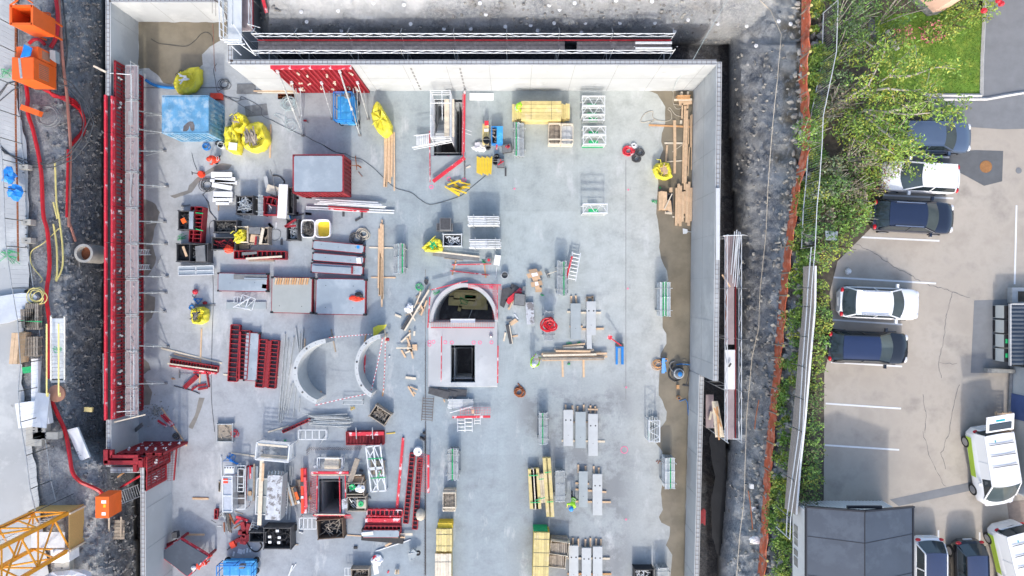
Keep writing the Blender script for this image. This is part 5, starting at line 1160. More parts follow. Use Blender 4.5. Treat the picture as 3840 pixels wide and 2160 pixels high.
def redrail(a,b,z,label,net=None,w=.06,h=.16,mat='redtop'):
 A=W(*a,z);B=W(*b,z); m=MB().bar(A,B,w,h); n_=MB()
 if net:
  L=(B-A).length; k=int(L/.16); d=Vector((net[0],net[1],0))
  for i in range(k+1): p=A.lerp(B,i/k); n_.bar(p,p+d+Vector((0,0,-z*.9)),.012)
  for j in range(1,6): n_.bar(A+(d+Vector((0,0,-z*.9)))*j/6,B+(d+Vector((0,0,-z*.9)))*j/6,.012)
 return make('edge_barrier',label,'edge barrier',[('top_rail',m,mat),('net',n_,'pinknet')])
redrail((1750,90),(1730,400),.5,'red edge board left of the half-round opening')
redrail((1760,398),(2398,400),.6,'long red edge board across the pad below the half-round opening',(0,.55))
redrail((1868,485),(1863,945),.6,'red edge board standing on the pad left of the rectangular opening',w=.05)
redrail((2435,580),(2432,955),.6,'red edge board on the right side of the pad',w=.08)
T(1560,1030,480)
redrail((310,305),(1040,125),.6,'slanted red barrier board above the arch, left'); redrail((1050,190),(1710,205),.6,'pink-red barrier board above the arch, right',(0,-.35))
redrail((1640,200),(1640,900),.5,'pink mesh barrier along the right side of the arch',(-.38,0),w=.04)
rope(410,370,.28,'green','bright green strap heap on the arch corner'); rope(1500,260,.2,'pink','magenta strap heap on the arch corner')
m=MB().ball(W(1510,1235,.2),.13,12,8); make('steel_ball','shiny round steel cap on the pad','cap',(m,'chrome'),smooth=True)
m=MB(); 
for (x,y) in ((270,1355),(352,1352),(590,1360),(720,1365),(1160,1365),(1285,1365),(1520,1362),(272,1410)): m.ring(W(x,y,.124),.09,.13,.004,14)
make('spray_ring_row','row of pink spray-paint rings on the pad','spray mark',(m,'pink'))
def zat(x,y): return W(x,y,-2.9)
for k,(x0,y0,x1,y1) in enumerate(((670,355,1400,400),(760,420,930,490),(770,400,1400,450),(1200,470,1340,540),(660,490,1420,560),(650,540,1330,600),(850,580,1420,640),(930,600,1440,690),(980,410,1200,540),(850,640,910,720))):
 PL(x0,(y0+y1)/2-15,x1,(y0+y1)/2+8,.45,'ywood','yellow formwork timber stacked at the bottom of the half-round shaft',z=DEP+.3+.1*(k%3),t=.1,name='yellow_beam',cat='beam',group='timbers inside the half-round shaft')
rope(1000,520,.5,'green','green lashing on the timbers inside the shaft',z=-2.8)
TU(1130,700,1060,880,.03,'galv','steel tube standing in the half-round shaft',z=-3)
TL='debris'
def heap(items,mat,label,group,name='scrap_plank',w=.1): 
 for k,(a,b,c,d) in enumerate(items): PL(a,b,c,d,w*U(.8,1.3),mat if isinstance(mat,str) else mat[k%len(mat)],label,z=.03+.06*(k%4),t=.05,name=name,cat='plank',group=group)
heap(((100,300,10,600),(280,230,120,560),(150,480,20,740),(60,560,150,720),(180,620,60,800),(0,700,120,650),(220,520,100,820)),('wood','woodold','woodpale'),'scrap plank in the heap left of the half-round opening','planks in the heap left of the opening')
plate([(1735,290),(1880,250),(1920,290),(1770,670),(1690,620)],.2,'dark','large dark board in the heap right of the arch')
heap(((1960,190,1850,450),(2040,230,1880,440),(2130,300,1830,560)),('dark','dark','redtop'),'dark or red panel strip leaning in the heap right of the arch','strips in the heap right of the arch',w=.3)
heap(((1815,320,1740,500),(1960,500,1860,700),(1930,560,1880,690)),'wood','short pale offcut in the heap right of the arch','offcuts in the heap right of the arch')
make('black_box','black square tray on the heap right of the arch','tray',[('tray_body',MB().box(W(2085,500,.5)-Vector((0,0,.15)),(.78,.85,.3),-.1),'dark'),('rim',MB().box(W(2085,500,.53),(.7,.76,.03),-.1),'greyboard')])
plate([(2150,240),(2210,230),(2180,390),(2130,370)],.35,'greyboard','upright grey plate behind the black tray',z0=.0)
make('cable_coil','small black hose coil above the arch','cable',(MB().path([W(205+40*math.cos(t*.9),140+55*math.sin(t*.9),.05+t*.004) for t in range(22)],.02,5),'dark'))
coil(60,250,.22,3,.02,'green','green cable coil left of the arch')
stack(2210,555,2380,1000,.3,'speckled grey foam block stack right of the arch',1,'aludirty',.0,2,name='foam_block',cat='block',ang=3)
PL(1980,790,2050,890,.1,'galvw','short white board end right of the heap'); plate([(1870,970),(2000,880),(2060,940),(1920,1030)],.1,'wood','brown board piece right of the pad')
PL(1820,910,1940,905,.14,'greyboard','grey strip end with white face',t=.12); PL(1840,1010,1920,1390,.26,'dark','dark channel with pale edge right of the pad',t=.2,name='channel',cat='channel'); PL(1880,1005,1945,1390,.06,'woodpale','pale batten along the dark channel',z=.18); PL(1800,1165,1765,1340,.12,'woodpale','loose pale block right of the pad',t=.08); PL(1940,1245,2050,1225,.12,'wood','short plank stub right of the dark channel')
Q(1,2)
heap(((1545,425,1548,520),(1460,545,1555,455),(1520,500,1565,640),(1410,605,1565,605),(1462,625,1505,700),(1500,655,1580,620),(1555,610,1580,710),(1595,435,1590,480),(1530,560,1530,650)),('wood','woodpale'),'short batten in the scattered cluster left of the pad','scattered battens left of the pad'); plate([(1572,570),(1620,568),(1622,630),(1575,625)],.12,'wood','square wood block among the scattered battens','wood_block','block')
PL(1505,900,1608,912,.16,'woodpale','single short block below the batten cluster',t=.1); heap(((1530,990,1590,1090),(1550,995,1625,1025),(1580,1045,1608,1065)),'wood','short batten in the small trio below the cluster','trio of short battens'); PL(1398,268,1458,292,.14,'woodpale','small isolated wood block left of the heap',t=.1); TU(1338,700,1345,685,.06,'galvw','small white cap right of the crescent')
plate([(1455,410),(1555,250),(1600,265),(1500,430)],.25,'dark','dark channel end in the heap left of the opening'); PL(1495,430,1740,20,.12,'woodpale','long pale board leaning over the left heap',z=.3,t=.04)
heap(((1610,95,1655,60),(1590,200,1660,40),(1505,275,1690,195),(1540,230,1600,330)),('woodold','woodpale'),'plank in the upper part of the left heap','upper planks of the left heap')
make('rubble_bag','crumpled grey plastic sheet in the left heap','plastic sheet',(MB().ball(W(1545,205,.2),(.3,.35,.2),10,6,.4,9),'clothw'))
# ================= upper middle =================
Q(1,0)
def scissor(x0,y0,x1,y1,h,label,sheetmat='bluelight'):
 c,sx,sy=frame_of(x0,y0,x1,y1,h); fl=MB().box((c.x,c.y,h-1.0),(sx*.96,sy*.96,.08)); rl=MB(); bs=MB().box((c.x,c.y,.45),(sx*.9,sy*.9,.5)); wh=MB()
 for z in (h,h-.45):
  for s in(-1,1): rl.tube((c.x-sx/2,c.y+s*sy/2,z),(c.x+sx/2,c.y+s*sy/2,z),.035,6).tube((c.x+s*sx/2,c.y-sy/2,z),(c.x+s*sx/2,c.y+sy/2,z),.035,6)
 for a in(-1,0,1):
  for b in(-1,1): rl.tube((c.x+b*sx/2,c.y+a*sy/2,h-1),(c.x+b*sx/2,c.y+a*sy/2,h),.03,6).tube((c.x+a*sx/2,c.y+b*sy/2,h-1),(c.x+a*sx/2,c.y+b*sy/2,h),.03,6)
 rl.tube((c.x-sx*.12,c.y-sy*.45,h-.02),(c.x-sx*.12,c.y+sy*.45,h-.02),.03,6)
 for a in(-1,1):
  for b in(-1,1): wh.cyl((c.x+a*sx*.42,c.y+b*sy*.36,.22),.22,.12,12)
 sc=MB(); 
 for k in range(3): z=.7+(h-1.8)*k/3; z2=.7+(h-1.8)*(k+1)/3; sc.bar((c.x-sx*.3,c.y-sy*.4,z),(c.x-sx*.3,c.y+sy*.4,z2),.06,.1).bar((c.x+sx*.3,c.y+sy*.4,z),(c.x+sx*.3,c.y-sy*.4,z2),.06,.1)
 bx=MB().box((c.x+sx*.2,c.y+sy*.4,h-.3),(.35,.25,.4))
 return make('scissor_lift',label,'scissor lift',[('platform_floor',fl,sheetmat),('guard_rail',rl,'blue'),('chassis',bs,'bluelight'),('wheel',wh,'tyre'),('scissor_arm',sc,'blue'),('control_box',bx,'greyboard')])
scissor(780,925,965,1205,2.2,'blue scissor lift platform parked below the top red formwork')
make('step_block','grey step plate at the lower end of the upper blue lift','step',(MB().box(W(890,1235,.5),(.5,.25,.1)),'galv'))
bag([(1165,1150),(1185,1080),(1235,1022),(1280,1100),(1330,1180),(1372,1260),(1370,1340),(1300,1390),(1235,1340),(1185,1260)],1.15,'tall pointed yellow sack standing alone near the sunlit wall',None,11)
T(1520,300,480)
def stairtower():
 zt=2.6; fr=MB();rl=MB();tr=MB();dk=MB(); a=W(505,210,zt); b=W(900,1140,zt); x0,x1,y0,y1=a.x,b.x,b.y,a.y
 for x in (x0,x1):
  for y in (y0,(y0+y1)/2,y1): fr.tube((x,y,DEP),(x,y,zt),.035,6)
 for z in [DEP+.5+.55*k for k in range(11)]:
  for x in (x0,x1): rl.tube((x,y0,z),(x,y1,z),.03,5)
  if z<zt-2: rl.tube((x0,y1,z),(x1,y1,z),.03,5)
 for z in (zt-.05,zt-.5,zt-1): rl.tube((x0,y1,z),(x1,y1,z),.03,5).tube((x0,y0,z),(x1,y0,z),.03,5)
 rl.tube((x0,(y0+y1)/2+.7,zt),(x1+.1,(y0+y1)/2+.7,zt),.03,5); xm=(x0+x1)/2+.1
 rl.tube((xm,y1,zt-.1),(xm,y0+1.2,zt-.4),.03,5)
 n=22; 
 for k in range(n): t=k/n; tr.box(((x0+xm)/2+.08,y1-.7-t*(y1-y0-1.3),-.4-2.5*(1-t)+.9),(.62,.2,.03))
 dk.box(((x0+xm)/2+.08,y0+.35,.55),(.7,.7,.05)); dd=MB()
 for k in range(2): dd.box((xm+.2+.36*k,(y0+y1)/2+.05,1.2),(.33,y1-y0-.5,.05))
 n2=MB()
 for k in range(7): n2.box((xm-1.6+.13*k-.35,y0+.25-.0,.45+.0),(.1,.75,.04))
 rl2=MB()
 for z in (1.1,1.6,1.85): rl2.tube((x0-1.35,y0-.55,z),(x1,y0-.05,z),.03,5)
 rl2.tube((x0-1.3,y0+.35,1.3),(x0-.1,y0+.5,1.3),.03,5)
 return make('stair_tower','grey scaffold stair tower rising out of the rectangular shaft by the sunlit wall','stair tower',[('standard',fr,'galvw'),('ledger',rl,'galvw'),('tread',tr,'galv'),('landing',dk,'hcore'),('plank_deck',dd,'woodpale'),('bridge_deck',n2,'galvw'),('bridge_rail',rl2,'galvw')])
stairtower()
redrail((1195,230),(1180,1449),1.1,'tall red net barrier on the right edge of the stair shaft',(-.25,0),w=.12,h=.12)
Q(1,1)
redrail((2093,-60),(2090,130),.9,'lower end of the red barrier right of the stair shaft'); redrail((1748,-130),(1752,385),.5,'red edge board left of the stair shaft',w=.05); redrail((1782,378),(2100,138),.3,'thick red board running diagonally below the stair shaft',w=.24,h=.12)
plate([(1762,122),(2080,122),(1782,362)],.03,'hcored','grey triangular steel plate inside the diagonal red board')
m=MB()
for (x,y) in ((1790,140),(1937,138),(1940,350),(2095,360),(1765,432)): m.ring(W(x,y,.006),.1,.15,.004,12)
make('spray_mark','pink spray rings round the diagonal red board','spray mark',(m,'pink'))
m=MB()
for k in range(16): m.ring(W(2100,160+k*12,.05),.03,.05,.02,6)
make('rebar_ring_row','row of rusty rebar loops right of the diagonal red board','rebar',(m,'rebar')); plate([(2110,235),(2155,212),(2162,228),(2118,246)],.06,'woodpale','small pale wood block right of the diagonal board','wood_block','block')
Q(1,0)
line([(2075,1290),(2170,1325)],.02,'galvw','short push-pull arm from the red net barrier, upper',z=.8,name='strut',cat='strut'); line([(2070,1325),(2170,1360)],.02,'galvw','short push-pull arm from the red net barrier, lower',z=.7,name='strut',cat='strut')
plate([(2150,935),(2392,938),(2390,1005),(2148,1005)],.1,'white','bright white insulation sheet lying at the foot of the sunlit wall','insulation_sheet','sheet')
T(1520,300,480)
stack(1550,870,1680,1290,.55,'narrow stack of yellowish boards beside the blue cart',3,'ywood',.03,4)
make('red_case','small red and white case on the narrow board stack','case',(MB().box(W(1635,870,.65)-Vector((0,0,.0)),(.28,.3,.18)),'redtop')); make('paper_label_board','white sheet on the narrow board stack','sheet',(MB().box(W(1630,1010,.57),(.3,.2,.02)),'white')); bucket(1630,1205,.24,.3,'black','black round tub on the narrow board stack','dark',z=.55)
Q(1,0)
def cart():
 z=.75; c,sx,sy=frame_of(2368,1270,2480,1449,z); b=MB(); 
 for s in(-1,1): b.box((c.x+s*(sx/2-.03),c.y,z-.3),(.06,sy,.6)).box((c.x,c.y+s*(sy/2-.03),z-.3),(sx-.12,.06,.598))
 f=MB().box((c.x,c.y,.2),(sx-.14,sy-.14,.06)); l=MB().box((c.x+sx*.26,c.y,z+.05),(sx*.55,sy*.98,.04)); t=MB()
 for k in range(26): p=Vector((c.x-sx*.2+U(-.2,.2),c.y+U(-.45,.45)*sy,z-.2+U(0,.15))); t.bar(p,p+Vector((U(-.2,.2),U(-.2,.2),.03)),.05)
 w=MB()
 for s in(-1,1): w.cyl((c.x+s*sx*.35,c.y-sy*.4,.0),.1,.14,10)
 make('tool_cart','blue steel tool box cart with half-open lid near the stair tower','tool cart',[('box_wall',b,'blue'),('box_floor',f,'dark'),('lid',l,'bluelight'),('tools',t,'woodold'),('wheel',w,'tyre')])
cart(); PL(2425,1435,2420,1505,.09,'redtop','short red lever sticking out below the blue cart',z=.5)
Q(2,0)
stack(90,1015,500,1205,1.35,'tall bundle of pale yellow timber strapped in wire beside the sunlit wall',5,'ywood',.02,8,straps=2,topmat='ywood')
stack(498,1040,582,1200,.9,'stepped end of the yellow timber bundle',4,'ywood',.05,5); stack(0,1035,90,1205,.9,'left stepped end of the yellow timber bundle',4,'ywood',.05,5)
person(45,1130,.0,15,'hivis','trouser','hivis','worker in green-yellow vest leaning on the big yellow timber bundle','reach')
props(15,1232,132,1570,1.0,'prop rack with a green-painted prop at the end of the yellow timber bundle',8,{1:'green',3:'paleblue'})
def boxframe(x0,y0,x1,y1,h,label,mat='woodpale',sl='woodold'):
 c,sx,sy=frame_of(x0,y0,x1,y1,h); s_=MB();t=MB();p=MB()
 for k in range(5): z=.1+(h-.2)*k/4; 
 for a in(-1,1):
  for k in range(5): z=.1+(h-.16)*k/4; s_.box((c.x,c.y+a*sy/2,z),(sx,.03,.1)); s_.box((c.x+a*sx/2,c.y,z),(.03,sy-.04,.1))
  for b in(-1,1): p.box((c.x+a*(sx/2-.05),c.y+b*(sy/2-.05),h/2),(.09,.09,h))
 n=9
 for k in range(n): t.box((c.x-sx/2+sx*(k+.5)/n,c.y,h*.55+U(-.1,.05)),(sx/n*.8,sy*.92,.06))
 m=MB().box((c.x,c.y-sy*.3,h+.02),(sx,.09,.05)).box((c.x,c.y+sy*.44,h+.02),(sx,.07,.05))
 return make('slatted_crate',label,'crate',[('slat',s_,mat),('corner_post',p,mat),('content_board',t,sl),('top_slat',m,'woodpale')])
boxframe(370,1235,490,1445,1.0,'left slatted wooden crate of dark boards below the yellow timber bundle'); boxframe(498,1240,615,1449,1.0,'right slatted wooden crate of white frames below the yellow timber bundle',sl='galvw')
def truss(x0,y0,x1,y1,h,rows,label,mat='galvw',green=True,ver=False):
 c,sx,sy=frame_of(x0,y0,x1,y1,h); m=MB();d=MB();lo=MB();g=MB()
 for k in range(rows+1):
  t=-.5+k/rows
  a=(c.x-sx/2,c.y+t*sy,h) if not ver else (c.x+t*sx,c.y-sy/2,h); b=(c.x+sx/2,c.y+t*sy,h) if not ver else (c.x+t*sx,c.y+sy/2,h)
  m.tube(a,b,.045,6)
  for z in (h-.35,h-.7,.15):
   if z>.1: lo.tube((a[0],a[1],z),(b[0],b[1],z),.035,5)
 for k in range(rows):
  t=-.5+k/rows; u=t+1/rows; n=4
  for j in range(n):
   s=-.5+j/n; e=s+1/n
   if j%2: s,e=e,s
   if not ver: d.tube((c.x+s*sx,c.y+t*sy,h),(c.x+e*sx,c.y+u*sy,h),.025,5)
   else: d.tube((c.x+t*sx,c.y+s*sy,h),(c.x+u*sx,c.y+e*sy,h),.025,5)
  for s in (-.5,.5):
   if not ver: d.tube((c.x+s*sx*.96,c.y+t*sy,h),(c.x+s*sx*.96,c.y+u*sy,h),.03,5)
   else: d.tube((c.x+t*sx,c.y+s*sy*.96,h),(c.x+u*sx,c.y+s*sy*.96,h),.03,5)
 pp=MB()
 for a in(-1,1):
  for b in(-1,1): pp.tube((c.x+a*sx*.46,c.y+b*sy*.48,0),(c.x+a*sx*.46,c.y+b*sy*.48,h),.035,5)
 if green:
  if not ver: g.bar((c.x-sx*.2,c.y-sy*.1,.5),(c.x+sx*.2,c.y-sy*.1,.5),.3,.05)
  else: g.bar((c.x-sx*.45,c.y-sy*.4,h-.2),(c.x-sx*.45,c.y,h-.2),.1,.1)
 return make('shoring_frame_stack',label,'shoring frames',[('chord',m,mat),('diagonal',d,mat),('lower_frames',lo,'galv'),('post',pp,mat),('green_sleeve',g,'green')],'stacks of galvanised shoring frames')
truss(705,968,938,1060,1.6,1,'upper part of the tall shoring frame stack with long shadow'); truss(705,1065,938,1150,1.6,1,'middle shoring frame pair with green sleeve'); truss(712,1160,935,1205,1.0,1,'low shoring frame end below the tall stack')
truss(712,1272,948,1350,1.2,1,'shoring frame stack below the first, upper half'); truss(712,1362,948,1449,1.2,1,'shoring frame stack below the first, lower half with green sleeve')
Q(2,1)
plate([(705,-5),(945,-5),(915,38),(700,38)],.5,'green','green and white sheet ends under the second frame stack',z0=.45)
truss(712,602,962,692,1.6,1,'lone low shoring frame stack in the middle right of the slab')
Q(2,0)
stack(1660,955,1800,995,.45,'small bundle of reddish planks at the upper right puddle corner',3,'woodr',.04,3); PL(1632,1005,1812,1000,.14,'woodpale','pale cross plank under the reddish bundle',z=.3); PL(1680,1035,1810,1020,.35,'wood','wide pale board at the upper right corner',z=.2)
for x,y in ((1708,942),(1772,942)): make('timber_block','pale timber block against the bright wall corner','block',(MB().box(W(x,y,.3)-Vector((0,0,.15)),(.14,.3,.3)),'woodpale'),'blocks at the wall corner')
for j,(a,b,c,d,w) in enumerate(((1745,1062,1735,1449,.18),(1762,1110,1752,1500,.16),(1715,1040,1710,1190,.1),(1780,1200,1776,1449,.06),(1800,1160,1798,1480,.06),(1812,1150,1808,1520,.05),(1770,1040,1768,1090,.1))): PL(a,b,c,d,w,'wood','long plank lying upright in the photo beside the shaded right wall',z=.1+.05*(j%3),group='planks along the right wall')
PL(1378,1258,1815,1276,.12,'woodr','long reddish plank crossing the puddle edge',z=0); PL(1637,1210,1640,1449+120,.2,'wood','wide plank over the reddish cross plank',z=.06); PL(1535,1440,1722,1440,.12,'woodpale','pale cross plank in the puddle, lower',z=.0); make('timber_block','tiny wood block in the puddle','block',(MB().box(W(1700,1228,.08),(.14,.22,.1)),'woodpale'))
line([(1630,900),(1620,1020),(1650,1090),(1700,1090),(1690,1060),(1630,1050)],.02,'cloth','pale cable loop at the upper right puddle'); line([(1380,1290),(1390,1240),(1430,1210),(1300,1230),(1330,1150),(1415,1120),(1420,1190),(1520,1220),(1600,1200),(1600,1130),(1570,1100),(1590,1085),(1640,1150),(1700,1170),(1720,1140)],.022,'cloth','long pale cable snaking left of the puddle planks')
Q(2,1)
PL(1562,12,1546,200,.14,'wood','plank end pointing into the wood-filled sack by the wall',z=.05); PL(1638,-20,1637,295,.17,'wood','single wide plank above the right puddle',z=.05); PL(1560,178,1725,166,.08,'woodpale','thin pale cross batten above the right sack'); PL(1615,80,1722,0,.04,'woodpale','thin slanting lath beside the wide plank')
for j,(a,b,c,d,w) in enumerate(((1728,0,1722,395,.16),(1748,-20,1742,460,.2),(1762,0,1758,220,.12),(1785,30,1770,320,.06),(1808,-30,1806,260,.06))): PL(a,b,c,d,w,'wood','long plank of the lower pile beside the shaded right wall',z=.1+.06*(j%2),group='lower planks along the right wall')
bag([(1415,250),(1440,205),(1530,185),(1580,200),(1600,270),(1612,340),(1550,365),(1460,345),(1430,300)],.7,'yellow sack of timber offcuts at the edge of the right puddle',('wood',14,95),12)
for k in range(8): x=1658+k*21; PL(x,(440,400,420,480,475,400,380,440)[k],x-6,(820,800,825,780,700,790,820,775)[k],.17,'wood','pale timber in the wide bundle beside the puddle and wall',z=.12+.05*(k%2),t=.12,name='timber',cat='timber',group='timbers in the wide bundle')
PL(1615,733,1752,735,.1,'woodpale','pale bearer under the wide timber bundle',z=0)
stack(1478,470,1560,665,.35,'small stack of short planks left of the wide bundle',4,'wood',.04,3); plate([(1535,560),(1600,570),(1612,690),(1530,650)],.36,'wood','brown triangular board on the small plank stack',z0=.33); PL(1612,500,1535,655,.07,'woodpale','slanting thin lath on the small plank stack',z=.4); make('timber_block','square wood block at the top of the small stack','block',(MB().box(W(1597,462,.4),(.2,.3,.2)),'wood')); PL(1540,690,1610,695,.18,'woodpale','short pieces at the foot of the small stack',z=.1); crate(1560,500,1620,680,.3,'black net sack half under the planks','dark','dark',nf=10)
rope(1435,580,.25,'green','green rope tangle left of the small plank stack'); rope(1485,440,.12,'green','green rope end above the small stack')
make('shovel','grey dust shovel lying against the right wall','shovel',[('blade',MB().poly([(p.x,p.y) for p in Wl([(1718,850),(1765,858),(1768,885),(1755,902),(1722,905)],.05)],.02,.06),'galvw'),('handle',MB().tube(W(1765,880,.05),W(1825,888,.05),.025,6),'galv')])
coil(1170,70,.28,4,.05,'redtop','heap of red and black cable left of the black pair',tail=[(1240,60),(1260,90)]); coil(1285,85,.22,4,.045,'dark','black cable coil in the cable heap, upper'); coil(1250,145,.22,4,.045,'dark','black cable coil in the cable heap, lower',seed=6); coil(1225,15,.15,3,.03,'clothw','red-white cable end on top of the heap',seed=8)
ladder(650,1090,600,1375,.55,.5,.5,'galvw','aluminium ladder resting on the prop rack right of the cardboard boxes',8,.06); PL(605,1130,548,1350,.12,'redtop','red rail on the aluminium ladder',z=.55,name='rail',cat='rail',t=.06); PL(540,1350,608,1375,.12,'galvw','ladder foot bar',z=.5) if 0 else None
props(447,1178,562,1520,1.2,'prop rack with green props under the leaning ladder',8,{5:'green'})
make('floor_squeegee','double-bladed squeegee with wooden handle leaning on the prop rack','squeegee',[('blade',MB().bar(W(330,1275,.1),W(365,1350,.1),.05).bar(W(345,1268,.1),W(380,1345,.1),.05),'greyboard'),('handle',MB().tube(W(355,1310,.1),W(565,1240,1.25),.02,5),'woodpale')])
def carton(pts,h,label,flaps=True):
 P=Wl(pts,h); c=sum(P,Vector((0,0,0)))/len(P); b=MB().poly([(p.x,p.y) for p in P],0,h); i=MB(); i.poly([(c.x+(p.x-c.x)*.75,c.y+(p.y-c.y)*.75) for p in P],h,h+.006); f=MB()
 for k in range(len(P)):
  a,d=P[k],P[(k+1)%len(P)]; m=(a+d)/2; o=(m-c).normalized()*.25
  if flaps: f.add([a,d,(d.x+o.x,d.y+o.y,h-.05),(a.x+o.x,a.y+o.y,h-.05)],[(0,1,2,3)])
 make('cardboard_box',label,'box',[('box_body',b,'cardboard'),('content',i,'clothw'),('flap',f,'cardboard')])
carton([(180,1300),(260,1285),(275,1325),(200,1345)],.35,'open cardboard box with white contents left of the squeegee'); carton([(222,1385),(262,1378),(275,1425),(232,1435)],.3,'smaller open cardboard box below the first')
Q(2,2)
make('cardboard_box','tiny printed carton below the two open boxes','box',(MB().box(W(268,18,.25)-Vector((0,0,.12)),(.45,.32,.25)),'cardboard')); rope(305,70,.14,'green','green handle pliers-like strap right of the tiny carton')
props(450,-60,562,75,.2,'lower end rack of thin tubes under the ladder',7,group=None)
def pinmark(x,y,label): 
 m=MB().ring(W(x,y,.006),.03,.07,.003,8); a=MB().tube(W(x-20,y,.0),W(x-20,y-4,.5),.012,4).tube(W(x+22,y,.0),W(x+22,y-4,.5),.012,4); make('marker_pin',label,'marker',[('spray_dot',m,'pink'),('pin',a,'rebar')],'marker pins on the slab')
for x,y in ((1165,5),(1150,1000)): pinmark(x,y,'pair of thin marker pins beside a pink spray dot')
Q(2,1); pinmark(1170,460,'pair of thin marker pins beside a pink spray dot'); pinmark(25,450,'pair of thin marker pins beside a pink spray dot')
Q(2,3); pinmark(1148,880,'pair of thin marker pins beside a pink spray dot'); pinmark(475,865,'pair of thin marker pins beside a pink spray dot') if 0 else None
make('spray_mark','pink spray-painted oval on the slab above the dark stains','spray mark',(MB().ring(W(1130,180,.006),.22,.26,.003,20).xf(Matrix.Identity(4)),'pink'))
Q(2,2)
props(1480,-60,1608,290,1.3,'prop rack with green and white bands beside the right puddle',8,{2:'green',4:'green',6:'paleblue'},topmat='galvw')
props(315,232,430,530,1.1,'prop rack carrying a red hose coil',8); coil(370,365,.3,7,.06,'redhose','red fire hose coiled on a prop rack',z=1.2,name='hose_coil',cat='hose',jit=.5)
hollow(590,155,692,515,.35,'long grey concrete plank left of the one with a narrow tail','hcored',False); hollow(750,135,845,475,.35,'pale concrete plank with two holes above the timber pile'); PL(775,470,780,612,.35,'hcore','narrow grey concrete tail below the pale plank',z=.1,t=.22,name='concrete_tail',cat='concrete plank')
for a,l in (((555,240,690,240),'upper bearer of the left plank pair'),((690,248,895,248),'upper bearer of the right plank'),((580,388,712,388),'lower bearer of the left plank'),((705,415,925,408),'lower bearer of the right plank'),((597,80,597,160),'left timber end above the left plank'),((642,75,648,160),'right timber end above the left plank'),((755,90,755,140),'left timber end above the right plank'),((810,80,815,140),'right timber end above the right plank'),((750,95,815,95),'cross timber above the right plank')): PL(*a,.13,'woodpale' if 'upper' in l else 'wood',l,z=0,t=.1)
for k in range(13):
 a=[(510,590,735,562),(515,605,720,596),(425,622,825,625),(440,635,790,638),(300,652,760,650),(290,672,900,645),(300,665,958,660),(310,680,850,668),(460,686,775,682),(262,702,960,690),(270,708,935,705),(228,718,930,712),(305,725,925,714)][k]
 PL(*a,.14,('wood','woodpale','woodold')[k%3],'plank in the big horizontal timber pile beside the person in the middle',z=.08+.07*((k*5)%4),t=.07,group='planks of the big horizontal pile')
for a,l in (((508,730,512,895),'left bearer under the big timber pile'),((720,728,722,898),'right bearer under the big timber pile')): PL(*a,.14,'wood',l,z=0,t=.07)
rope(575,560,.2,'green','green strap loop above the timber pile, left'); rope(672,550,.2,'green','green strap loop above the timber pile, right'); rope(570,760,.12,'green','thin green strap end below the timber pile')
person(205,770,0,70,'hivis','trouser','white','worker in bright vest and white helmet at the left end of the big timber pile','reach')
def jack():
 z=.2; m=MB(); 
 for a,b,c,d in ((1045,600,1065,770),(1100,600,1124,770)): pbox(m,a,b,c,d,.06,z)
 pbox(m,1047,582,1124,606,.05,.45); h=MB().tube(W(1115,590,.4),W(978,492,1.0),.04,6).bar(W(1000,505,.95),W(965,485,1.05),.3,.04); w=MB()
 for x in (1055,1112): w.ball(W(x,745,.08),.09,8,5)
 b=MB().box(W(1085,575,.4)-Vector((0,0,.1)),(.5,.2,.4))
 make('pallet_jack','bright blue pallet jack with red lever on the open slab','pallet jack',[('fork',m,'blue'),('lever',h,'redtop'),('wheel',w,'tyre'),('pump_unit',b,'dark')])
jack()
coil(70,1045,.3,3,.05,'rust','rusty chain bundle on the slab below the opening',name='chain',cat='chain',tail=[(100,1010),(60,960)])
coil(1465,770,.3,5,.025,'woodr','orange-brown cable coil at the puddle edge'); make('folding_stand','blue folding stand beside the orange cable coil','stand',(MB().bar(W(1525,705,.6),W(1520,855,.1),.22,.08).bar(W(1500,745,.3),W(1560,730,.3),.1).bar(W(1535,760,.3),W(1545,840,.1),.1),'blue'))
make('pump_motor','small dark motor right of the blue stand','motor',(MB().cyl(W(1552,725,.3)-Vector((0,0,.3)),.13,.3,10),'woodr'))
def vac():
 c=W(1685,865,.6); c.z=0; b=MB().cyl(c,.36,.5,16); t=MB().cyl(c+Vector((0,0,.5)),.3,.28,16,.2); cap=MB().ball(c+Vector((0,.0,.8)),(.16,.18,.06),10,5); base=MB().ring(c,.4,.46,.1,16)
 make('industrial_vacuum','round industrial vacuum cleaner in the right puddle','vacuum cleaner',[('drum',b,'galv'),('motor_head',t,'greyboard'),('cap',cap,'blue'),('wheel_ring',base,'dark')],smooth=40)
vac(); line([(1650,880),(1590,800),(1600,750),(1640,735)],.05,'greyboard','grey suction hose left of the vacuum',z=.08,name='hose',cat='hose'); line([(1700,910),(1640,940),(1585,900),(1580,840),(1620,770)],.05,'black','black suction hose looping round the vacuum',z=.08,name='hose',cat='hose'); line([(1655,770),(1700,765),(1760,768),(1795,775)],.035,'blue','blue hose above the vacuum',z=.1,name='hose',cat='hose'); line([(1720,830),(1715,790),(1750,775),(1782,810),(1778,860),(1765,920),(1750,975)],.03,'dark','black suction wand hose right of the vacuum',z=.3,name='hose',cat='hose'); PL(1718,978,1785,985,.1,'dark','black floor nozzle below the vacuum',name='nozzle',cat='nozzle')
make('brick_block','small orange brick in the right puddle','brick',(MB().box(W(1668,995,.1),(.18,.28,.15)),'woodr')); bucket(1682,1105,.13,.3,'woodr','small copper-coloured can with blue hose','paleblue'); line([(1680,1118),(1690,1140),(1745,1118),(1765,1150),(1775,1280),(1822,1440)],.025,'blue','thin blue hose running down the right puddle',name='hose',cat='hose',smooth_=False)
T()
